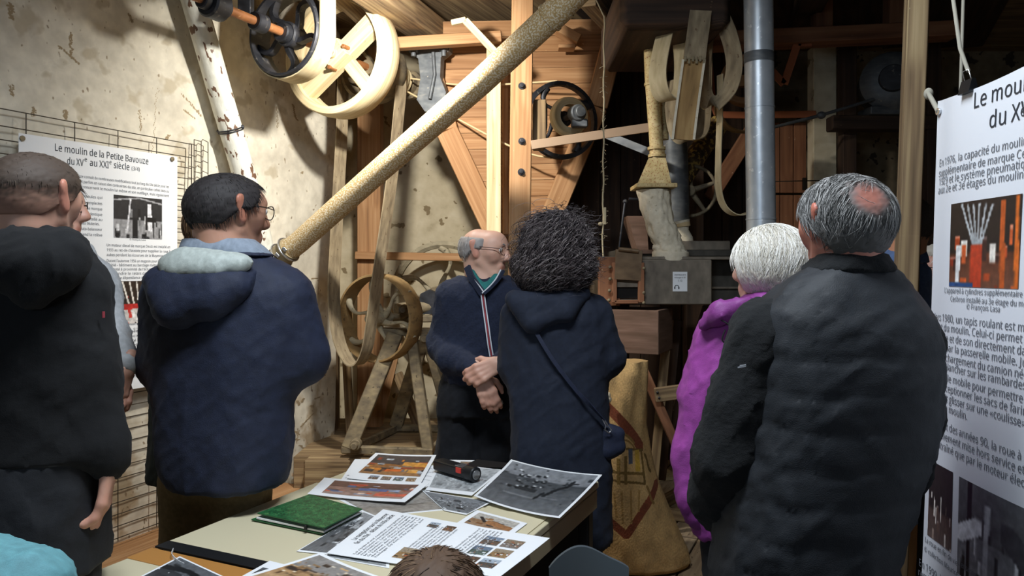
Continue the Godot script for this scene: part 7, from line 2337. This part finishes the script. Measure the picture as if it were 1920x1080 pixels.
func man_zip_jacket():
	var d := 3.3
	var o := person("balding grey man with glasses facing the room in navy zip jacket, hands clasped", 895, d)
	var skin := lin(hexc("d3a690"))
	var C := P(909, 466, d)
	var B := face_basis(deg_to_rad(113), 0.10)
	var body := head_mesh(C, B, 1.04, 0.004, skin, P(903, 530, d), 0.058)
	var wl := P(936, 681, d - 0.25)
	var wr := P(900, 700, d - 0.22)
	body.add(hand_mesh(wl, Vector3(-0.86, -0.42, 0.12), Vector3(-0.1, -0.35, -1.0), Vector3(-0.4, 1.0, 0.1), 1.05, skin, 1.1))
	body.add(hand_mesh(wr, Vector3(0.36, -0.95, 0.12), Vector3(-0.15, 0.1, -1.0), Vector3(0.9, 0.3, 0.3), 0.5, skin, 1.05))
	inner_arm(body, [P(903, 530, d), P(845, 558, d), P(832, 650, d - 0.02), wr])
	inner_arm(body, [P(903, 530, d), P(950, 558, d), P(962, 650, d - 0.02), wl])
	part("body", body, M.skin, o)
	eyes(o, C, B, 1.04)
	glasses(o, C, B, 1.04, M.dark_rim)
	for s in [-1.0, 1.0]:
		var bm := Mb.new(); bm.tube([[0.012, 0.020, 0.099], [0.026, 0.026, 0.096], [0.042, 0.023, 0.086]].map(func(q): return C + B * (Vector3(q[0] * s, q[1], q[2]) * 1.04)), [0.003, 0.0042, 0.002], 6)
		part("eyebrow", bm, M.brow_grey, o)
	var th := func(v): return lerpf(-0.018, 0.008, smoothstep(0.0, 0.2, v.y - hairline(v, -0.66, -0.18, 1.3)) * smoothstep(0.66, 0.4, v.y) * smoothstep(0.32, 0.1, v.z))
	hair_part(o, hair_cap(C, B, 1.04, th, 0.003, 9.0), short_locks(C, B, 1.04, th, 900, 0.028, [lin(hexc("a19c98")), lin(hexc("c2beba")), lin(hexc("7c7672"))], 9, 0.0012), lin(hexc("9b9591")))
	var rows := [[519, 862, 954, 0.082, -0.02], [532, 842, 964, 0.098], [555, 828, 972, 0.115], [610, 832, 970, 0.128], [670, 834, 966, 0.135], [715, 832, 964, 0.135]]
	var caps := chain([P(844, 556, d), P(829, 648, d - 0.0), P(848, 672, d - 0.1), P(893, 692, d - 0.21)], [0.066, 0.058, 0.052, 0.042]) + chain([P(955, 556, d), P(966, 645, d), P(958, 664, d - 0.1), P(942, 676, d - 0.22)], [0.066, 0.058, 0.052, 0.042])
	part("jacket", garment([rows_at(rows, d)], caps, 0.0115, 58.0, folds(0.009, 8.0)), M.navy_knit, o)
	# zip with its striped tape, on the chest
	var zz := func(px, py):
		var z := 0.12 + (0.012 if py > 580 else 0.0) + 0.012 * smoothstep(560, 640, py)
		return P(px, py, d - z)
	var zp := [[905, 549], [909, 580], [914, 615], [918, 645], [922, 668]]
	for s in [[-0.007, 0.005, "stripe_white"], [0.0, 0.006, "stripe_red"], [0.007, 0.005, "stripe_white"]]:
		var mb := Mb.new(); mb.ribbon(smooth_path(zp.map(func(q): return (zz.call(q[0], q[1]) as Vector3) + Vector3(s[0], 0, 0.008)), 3), Vector3.RIGHT, s[1], 0.006)
		part("zip_tape", mb, M[s[2]], o)
	for r in [[[876, 500], [884, 520], [896, 538], [905, 551]], [[942, 508], [932, 526], [918, 542], [907, 552]]]:
		var mb := Mb.new(); mb.ribbon(smooth_path(r.map(func(q): return P(q[0], q[1], d - 0.075 - (q[1] - 500) * 0.0011)), 4), Vector3(0.5, 0.5, 0.3), 0.03, 0.012)
		part("collar", mb, M.navy_knit, o)
		mb = Mb.new(); mb.tube(smooth_path(r.map(func(q): return P(q[0] + (3 if r[0][0] < 900 else -3), q[1] - 2, d - 0.08 - (q[1] - 500) * 0.0012)), 4), 0.0035, 6)
		part("collar_piping", mb, M.stripe_white, o)
	part("polo_collar", garment([], [[P(884, 512, d - 0.06), P(906, 543, d - 0.105), 0.018, 0.014], [P(930, 520, d - 0.06), P(908, 543, d - 0.105), 0.018, 0.014]], 0.009, 90.0), M.teal_polo, o)
	var tc := chain([P(862, 740, d), P(853, 860, d), P(848, 1010, d), P(846, 1110, d)], [0.088, 0.082, 0.066, 0.055]) + chain([P(932, 740, d), P(929, 860, d), P(926, 1010, d), P(924, 1110, d)], [0.088, 0.08, 0.066, 0.055])
	part("trousers", garment([rows_at([[695, 833, 964, 0.125], [745, 826, 962, 0.13], [775, 824, 962, 0.12]], d)], tc, 0.013, 75.0, folds(0.008, 9.0)), M.charcoal, o)
	for x in [846, 924]:
		var c := P(x, 1110, d)
		c.y = 0.0
		part("shoe", garment([], [[c + Vector3(0, 0.045, -0.05), c + Vector3(0.0, 0.04, 0.14), 0.045, 0.038, Vector3.UP, 0.9], [c + Vector3(0, 0.05, -0.02), c + Vector3(0, 0.1, -0.02), 0.045, 0.045]], 0.011, 90.0), M.shoe, o)
	var mb := Mb.new(); mb.box(P(941, 754, d - 0.115), Vector3(0.008, 0.018, 0.004), Basis(Vector3.BACK, 0.3), 0.001)
	part("belt_tag", mb, M.stripe_white, o)

func woman_curly():
	var d := 2.85
	var o := person("woman with big dark curly grey-streaked hair in long navy coat", 1045, d)
	var skin := lin(hexc("cf9f8a"))
	var C := P(1037, 452, d)
	var B := face_basis(deg_to_rad(12))
	part("body", head_mesh(C, B, 1.0, 0.007, skin, P(1040, 560, d), 0.05), M.skin, o)
	eyes(o, C, B, 1.0)
	# a cloud of curls
	var hc := P(1042, 468, d) + Vector3(0, 0, 0.03)
	var E := Vector3(0.128, 0.150, 0.142)
	var cap := Mb.new()
	cap.grid(80, 56, func(u, v):
		var a: float = u * TAU
		var p: float = v * PI
		var q := Vector3(sin(p) * cos(a), cos(p), sin(p) * sin(a))
		var face := smoothstep(0.55, 0.9, (B.inverse() * q).z) * smoothstep(0.45, 0.1, q.y)
		var wide := 1.0 + 0.18 * smoothstep(0.1, -0.6, q.y) - 0.30 * smoothstep(-0.75, -1.0, q.y)
		var n := 0.16 * nz.get_noise_3dv(q * 2.6) + 0.12 * nz.get_noise_3dv(q * 7.0)
		return hc + E * q * Vector3(wide, 1.0, wide) * (0.93 + n - 0.4 * face), true, true)
	var locks := Mb.new()
	var tones := [lin(hexc("3a3234")), lin(hexc("4c4344")), lin(hexc("655b5a")), lin(hexc("2c2627")), lin(hexc("8a807e"))]
	comb(locks, hc, Basis(), E * 0.96, func(v): return (B.inverse() * v).z < 0.6 or v.y > 0.4, func(e): return Vector3(e.x * 0.5, -1, e.z * 0.4), 3000, 0.13, 0.0016, 0.015, tones, 10, 15, 0.010)
	comb(locks, hc + Vector3(-0.008, -0.05, 0), Basis(), Vector3(0.150, 0.122, 0.145), func(v): return v.y < 0.35 and (B.inverse() * v).z < 0.6, func(e): return Vector3(e.x * 0.8, -1, e.z * 0.5), 1700, 0.11, 0.0015, 0.014, tones, 11, 15, 0.012)
	comb(locks, hc, Basis(), E * 1.04, func(v): return (B.inverse() * v).z < 0.6, func(e): return Vector3(e.x * 1.2, -0.6, e.z), 420, 0.12, 0.0009, 0.045, tones, 31, 15, 0.02)
	hair_part(o, cap, locks, lin(hexc("262123")))
	var rows := [[535, 1000, 1078, 0.08], [550, 978, 1104, 0.1], [575, 958, 1128, 0.115], [620, 950, 1136, 0.122], [700, 953, 1138, 0.125], [780, 956, 1141, 0.13], [860, 958, 1144, 0.14], [940, 960, 1146, 0.15], [1010, 962, 1148, 0.15]]
	var caps := chain([P(1116, 590, d), P(1143, 672, d + 0.02), P(1105, 690, d + 0.2)], [0.064, 0.056, 0.045]) + chain([P(970, 590, d), P(966, 685, d + 0.03), P(1000, 690, d + 0.22)], [0.062, 0.055, 0.045])
	part("coat", garment([rows_at(rows, d)], caps, 0.0125, 58.0, folds(0.009, 6.0)), M.navy_coat, o)
	part("hood", garment([], [[P(962, 560, d - 0.08), P(1000, 605, d - 0.12), 0.03, 0.028], [P(1000, 605, d - 0.12), P(1062, 585, d - 0.12), 0.028, 0.025], [P(1062, 585, d - 0.12), P(1095, 550, d - 0.07), 0.025, 0.025], [P(985, 570, d - 0.1), P(1060, 560, d - 0.1), 0.04, 0.04]], 0.011, 55.0, folds(0.006, 8.0)), M.navy_coat, o)
	trousers(o, 0.82, P(1050, 0, d).x, -d, 0.085, M.jeans, M.shoe)
	# cross-body bag held by its strap
	var b := thing("shoulder_bag", "small navy shoulder bag on a thin strap over the navy coat", "bag", P(1150, 850, d - 0.06))
	var mb := Mb.new(); mb.ribbon(smooth_path([P(1003, 620, d - 0.135), P(1035, 672, d - 0.142), P(1075, 725, d - 0.142), P(1112, 765, d - 0.135), P(1140, 795, d - 0.1)], 5), Vector3(0.8, -0.6, 0), 0.014, 0.004)
	part("strap", mb, M.navy, b)
	part("pouch", garment([], [[P(1140, 812, d - 0.06), P(1160, 812, d - 0.06), 0.025, 0.022], [P(1135, 845, d - 0.06), P(1160, 838, d - 0.06), 0.03, 0.026], [P(1140, 812, d - 0.06), P(1140, 842, d - 0.06), 0.03, 0.03]], 0.01, 80.0), M.navy, b)
	mb = Mb.new(); mb.tube([P(1130, 786, d - 0.115), P(1136, 798, d - 0.115), P(1134, 806, d - 0.115), P(1142, 812, d - 0.11), P(1147, 806, d - 0.11), P(1140, 798, d - 0.112), P(1134, 788, d - 0.115)], 0.0028, 8)
	part("clip", mb, M.chrome, b)

func woman_purple():
	var d := 2.05
	var o := person("woman with white bobbed hair in purple rain jacket", 1425, d)
	var skin := lin(hexc("d0a08c"))
	var C := P(1447, 496, d)
	var B := face_basis(deg_to_rad(-38))
	part("body", head_mesh(C, B, 1.0, 0.0055, skin, P(1442, 590, d), 0.052), M.skin, o)
	eyes(o, C, B, 1.0)
	var E := Vector3(0.098, 0.102, 0.112)
	var hc := C + Vector3(0, 0.008, 0.006)
	var cap := Mb.new()
	var bob := func(v):       # local direction -> how far the hair shell lies out (below 0: no hair)
		var q: Vector3 = v
		var open := smoothstep(0.50, 0.72, q.z) * smoothstep(0.55, 0.35, q.y)
		var low := smoothstep(-0.86, -0.95, q.y)
		return 1.0 - open * 0.4 - low * 0.35
	cap.grid(110, 60, func(u, v):
		var a: float = u * TAU
		var p: float = v * PI * 0.93
		var q := Vector3(sin(p) * cos(a), cos(p), sin(p) * sin(a))
		var k: float = bob.call(q)
		var groove := 0.018 * sin(a * 34.0 + 3.0 * nz.get_noise_3dv(q * 3.0) * 3.0) * smoothstep(0.0, 0.4, sin(p))
		var flare := 1.0 + 0.04 * smoothstep(0.1, -0.5, q.y)
		return hc + B * (E * q * flare * (k + groove * 0.6 + 0.02 * nz.get_noise_3dv(q * 5.0))), true, true)
	var locks := Mb.new()
	comb(locks, hc, B, E * 1.01, func(v): return bob.call(v) > 0.97 and v.y > -0.5, func(e): return Vector3(e.x * 0.6, -0.85, -0.45 if e.y > 0.4 else -0.1), 4200, 0.11, 0.001, 0.003, [lin(hexc("d6d0c2")), lin(hexc("e6e2d8")), lin(hexc("b9b1a2")), lin(hexc("f0ede6"))], 12, 7)
	hair_part(o, cap, locks, lin(hexc("cbc4b4")))
	var rows := [[566, 1385, 1490, 0.075, 0.01], [585, 1345, 1520, 0.095], [610, 1322, 1540, 0.11], [660, 1308, 1548, 0.125], [740, 1302, 1550, 0.13], [860, 1296, 1550, 0.135], [950, 1294, 1550, 0.145], [1000, 1300, 1550, 0.14]]
	var caps := chain([P(1352, 640, d), P(1322, 740, d), P(1303, 850, d), P(1303, 930, d - 0.02)], [0.066, 0.058, 0.056, 0.048])
	part("jacket", garment([rows_at(rows, d)], caps + chain([P(1500, 640, d), P(1525, 800, d), P(1520, 930, d)], [0.07, 0.062, 0.05]), 0.0125, 58.0, folds(0.010, 7.0)), M.purple, o)
	part("cuff", garment([], [[P(1304, 925, d - 0.02), P(1312, 962, d - 0.03), 0.046, 0.04], [P(1312, 962, d - 0.03), P(1322, 998, d - 0.03), 0.028, 0.012]], 0.01, 70.0, folds(0.006, 12.0)), M.purple_dark, o)
	part("collar", garment([rows_at([[548, 1402, 1500, 0.078, 0.012], [570, 1370, 1505, 0.095, 0.01], [592, 1328, 1520, 0.11, 0.01]], d)], [], 0.011, 80.0, folds(0.006, 10.0)), M.purple_dark, o)
	part("shoulder_mesh", garment([], [[P(1392, 606, d - 0.075), P(1430, 588, d - 0.1), 0.026, 0.024]], 0.01, 70.0), M.grey_mesh, o)
	part("hood_roll", garment([], [[P(1320, 608, d - 0.06), P(1352, 586, d - 0.09), 0.016, 0.02], [P(1352, 586, d - 0.09), P(1400, 568, d - 0.1), 0.02, 0.016]], 0.01, 60.0, folds(0.007, 12.0)), M.purple_dark, o)
	var mb := Mb.new(); mb.tube(smooth_path([P(1352, 600, d - 0.115), P(1365, 608, d - 0.12), P(1372, 622, d - 0.12), P(1362, 642, d - 0.12), P(1354, 636, d - 0.12), P(1360, 618, d - 0.12)], 4), 0.0022, 6)
	part("drawcord", mb, M.black, o)
	trousers(o, 0.84, P(1425, 0, d).x, -d, 0.085, M.charcoal, M.shoe)

func man_black_jacket():
	var d := 1.5
	var o := person("grey haired man with a bald spot in black quilted jacket", 1560, d)
	var skin := lin(hexc("b97a68"))
	var C := P(1582, 413, d)
	var B := face_basis(deg_to_rad(-14), 0.04)
	part("body", head_mesh(C, B, 0.93, 0.005, skin, P(1584, 510, d), 0.056), M.skin, o)
	eyes(o, C, B, 0.93)
	var spot := Vector3(0.2, 0.42, -0.88).normalized()
	var th := func(v): return lerpf(-0.018, 0.009 + 0.006 * smoothstep(0.0, -0.7, v.y), smoothstep(0.0, 0.16, v.y - hairline(v, -0.99, -0.2, 0.6))) - 0.007 * exp(-pow((v - spot).length() / 0.4, 2.0))
	var tones := [lin(hexc("6e6c6a")), lin(hexc("8e8c8a")), lin(hexc("504e4d")), lin(hexc("a9a7a4")), lin(hexc("3c3b3a"))]
	var locks := Mb.new()
	comb(locks, C, B, (SKULL + Vector3.ONE * 0.009) * 0.93, func(v): return th.call(v) > 0.006 and (v - spot).length() > 0.42, func(e): return Vector3(e.x * 0.9 + 0.2, -0.9 if e.y < 0.6 else -0.2, -0.35) + (e - spot) * 0.9 * smoothstep(0.9, 0.4, (e - spot).length()), 5200, 0.045, 0.0008, 0.004, tones, 13, 6)
	comb(locks, C, B, (SKULL + Vector3.ONE * 0.002) * 0.93, func(v): return (v - spot).length() < 0.45, func(e): return Vector3(0.8, 0.5, 0), 260, 0.04, 0.0006, 0.002, [tones[1], tones[3]], 14, 6)
	var cap := hair_cap(C, B, 0.93, th, 0.003, 8.0, 90, 70)
	var inv := B.inverse()
	for i in cap.c.size():
		var q := ((inv * (cap.v[i] - C)) / SKULL).normalized()
		cap.c[i] = lin(hexc("575553")).lerp(lin(hexc("9a5c4c")), 0.95 * exp(-pow((q - spot).length() / (0.36 + 0.16 * nz.get_noise_3dv(q * 4.0)), 3.0)))
	cap.add(locks)
	part("hair", cap, M.hair, o)
	var rows := [[500, 1512, 1662, 0.078, 0.0], [520, 1484, 1684, 0.095], [550, 1445, 1708, 0.112], [600, 1412, 1734, 0.132], [680, 1400, 1747, 0.148], [760, 1392, 1742, 0.152], [850, 1375, 1722, 0.155], [930, 1360, 1700, 0.155], [1000, 1346, 1676, 0.155], [1080, 1338, 1656, 0.16], [1125, 1338, 1648, 0.16]]
	var quilt := folds(0.010, 6.0)
	part("jacket", garment([rows_at(rows, d)], [], 0.0115, 60.0, func(p, n):
		var y: float = p.y * 15.0 + 0.25 * nz.get_noise_3d(p.x * 4.0, p.y * 4.0, p.z * 4.0)
		var g := absf(y - roundf(y))
		return quilt.call(p, n) * 0.8 - (0.004 * exp(-pow(g / 0.1, 2.0)) if p.y < 1.36 else 0.0)), M.quilt, o)
	part("sleeve", garment([], chain([P(1442, 632, d), P(1398, 760, d), P(1366, 862, d + 0.0), P(1350, 930, d + 0.08), P(1372, 985, d + 0.14)], [0.082, 0.066, 0.060, 0.054, 0.044]), 0.0115, 55.0, folds(0.008, 8.0)), M.fleece, o)
	part("sleeve", garment([], chain([P(1690, 640, d), P(1700, 780, d + 0.03), P(1680, 880, d + 0.08), P(1620, 950, d + 0.16)], [0.075, 0.06, 0.056, 0.046]), 0.0125, 55.0, folds(0.008, 8.0)), M.fleece, o)
	part("collar", garment([rows_at([[474, 1532, 1650, 0.068, 0.008], [490, 1522, 1658, 0.08, 0.006], [512, 1505, 1670, 0.09, 0.004]], d)], [], 0.0095, 90.0, folds(0.004, 12.0)), M.fleece, o)
	var mb := Mb.new()
	mb.box(P(1393, 685, d - 0.067), Vector3(0.012, 0.002, 0.001), Basis(Vector3.BACK, 0.15), 0.0003)
	mb.box(P(1391, 688, d - 0.067), Vector3(0.016, 0.002, 0.001), Basis(Vector3.BACK, 0.15), 0.0003)
	part("sleeve_mark", mb, M.stripe_white, o)
	trousers(o, 0.80, P(1500, 0, d).x, -d, 0.095, M.jeans, M.shoe, 0.09)

func people_far():
	var d := 2.62
	var o := person("person in a blue shirt behind the tall weathered post", 1712, d)
	var skin := lin(hexc("c58c6c"))
	var C := P(1699, 418, d)
	var B := face_basis(deg_to_rad(20))
	part("body", head_mesh(C, B, 1.0, 0.006, skin, P(1696, 500, d), 0.06), M.skin, o)
	eyes(o, C, B, 1.0)
	var th := func(v): return lerpf(-0.018, 0.01, smoothstep(0.0, 0.2, v.y - hairline(v)))
	hair_part(o, hair_cap(C, B, 1.0, th, 0.004, 8.0), short_locks(C, B, 1.0, th, 500, 0.03, [lin(hexc("3a3430")), lin(hexc("575049"))], 15, 0.0015), lin(hexc("403a36")))
	part("shirt", garment([rows_at([[486, 1660, 1724, 0.065], [504, 1636, 1733, 0.09], [530, 1600, 1736, 0.11], [600, 1580, 1738, 0.12], [750, 1582, 1738, 0.12], [860, 1582, 1738, 0.12]], d)], chain([P(1604, 560, d), P(1596, 680, d), P(1604, 780, d)], [0.06, 0.05, 0.04]), 0.014, 60.0, folds(0.008)), M.denim, o)
	part("collar", garment([rows_at([[466, 1662, 1728, 0.07], [480, 1654, 1732, 0.08], [494, 1648, 1734, 0.085]], d)], [], 0.011, 90.0), M.denim, o)
	trousers(o, 0.84, P(1662, 0, d).x, -d, 0.085, M.charcoal, M.shoe)
	d = 3.0
	o = person("white haired person with glasses between weathered post and banner", 1765, d)
	C = P(1771, 505, d)
	B = face_basis(deg_to_rad(-82))
	skin = lin(hexc("d09a88"))
	part("body", head_mesh(C, B, 1.0, 0.005, skin, P(1778, 585, d), 0.052), M.skin, o)
	eyes(o, C, B, 1.0)
	glasses(o, C, B, 1.0, M.black_plastic)
	th = func(v): return lerpf(-0.018, 0.02, smoothstep(0.0, 0.2, v.y - hairline(v, -0.75, -0.2, 0.5)))
	hair_part(o, hair_cap(C, B, 1.0, th, 0.006, 8.0), short_locks(C, B, 1.0, th, 500, 0.05, [lin(hexc("cfc9be")), lin(hexc("e6e2da"))], 16, 0.0018), lin(hexc("c9c3b8")))
	part("jacket", garment([rows_at([[560, 1735, 1805, 0.07], [585, 1712, 1830, 0.1], [640, 1695, 1845, 0.12], [780, 1695, 1845, 0.12], [900, 1695, 1845, 0.12]], d)], chain([P(1712, 630, d), P(1706, 740, d), P(1720, 820, d)], [0.06, 0.05, 0.04]), 0.014, 60.0, folds(0.008)), M.black_cloth, o)
	part("scarf", garment([], [[P(1730, 582, d - 0.08), P(1748, 600, d - 0.1), 0.025, 0.02]], 0.011, 80.0), M.stripe_red, o)
	trousers(o, 0.84, P(1768, 0, d).x, -d, 0.085, M.charcoal, M.shoe)

func children_near():
	var d := 1.18
	var o := person("small child with brown hair at the near side of the table", 815, d)
	var skin := lin(hexc("cf9f8a"))
	var C := P(815, 1142, d)
	var B := face_basis(deg_to_rad(5), 0.15)
	part("body", head_mesh(C, B, 0.95, 0.007, skin, P(815, 1270, d), 0.045), M.skin, o)
	eyes(o, C, B, 0.95)
	var th := func(v): return lerpf(-0.018, 0.010, smoothstep(0.0, 0.2, v.y - hairline(v, -0.75, -0.2, 0.45)))
	hair_part(o, hair_cap(C, B, 0.95, th, 0.004, 7.0), short_locks(C, B, 0.95, th, 3200, 0.055, [lin(hexc("4a3626")), lin(hexc("604833")), lin(hexc("7a5f45")), lin(hexc("3a2a1e"))], 17, 0.0011, 0.006), lin(hexc("4f3a2a")))
	var z := -d
	var x := P(815, 0, d).x
	part("jumper", garment([[[0.80, x, z, 0.06, 0.055], [0.77, x, z, 0.11, 0.075], [0.72, x, z, 0.135, 0.085], [0.55, x, z, 0.13, 0.09], [0.44, x, z, 0.135, 0.095]]], chain([Vector3(x - 0.12, 0.72, z), Vector3(x - 0.15, 0.56, z), Vector3(x - 0.13, 0.45, z - 0.08)], [0.045, 0.038, 0.03]) + chain([Vector3(x + 0.12, 0.72, z), Vector3(x + 0.15, 0.56, z), Vector3(x + 0.13, 0.45, z - 0.08)], [0.045, 0.038, 0.03]), 0.015, 60.0, folds(0.006)), M.jeans, o)
	trousers(o, 0.42, x, z, 0.06, M.charcoal, M.shoe, 0.06)
	d = 1.0
	o = person("child in a pale teal jacket, only the shoulder in view", -120, d)
	C = P(-185, 880, d)
	B = face_basis(0.0)
	part("body", head_mesh(C, B, 1.0, 0.008, skin, P(-170, 1010, d), 0.05), M.skin, o)
	eyes(o, C, B, 1.0)
	th = func(v): return lerpf(-0.018, 0.012, smoothstep(0.0, 0.2, v.y - hairline(v)))
	hair_part(o, hair_cap(C, B, 1.0, th, 0.004, 7.0), null, lin(hexc("3a2c22")))
	part("jacket", garment([rows_at([[1010, -210, -80, 0.06], [1035, -275, 5, 0.075], [1052, -305, 45, 0.085], [1085, -330, 95, 0.1], [1200, -330, 95, 0.11], [1500, -330, 90, 0.12]], d)], chain([P(45, 1105, d), P(80, 1330, d), P(70, 1520, d - 0.05)], [0.05, 0.042, 0.035]) + chain([P(-275, 1105, d), P(-320, 1330, d), P(-310, 1520, d)], [0.05, 0.042, 0.035]), 0.0125, 60.0, folds(0.007, 9.0)), M.teal, o)
	trousers(o, 0.62, P(-120, 0, d).x, -d, 0.07, M.jeans, M.shoe, 0.07)
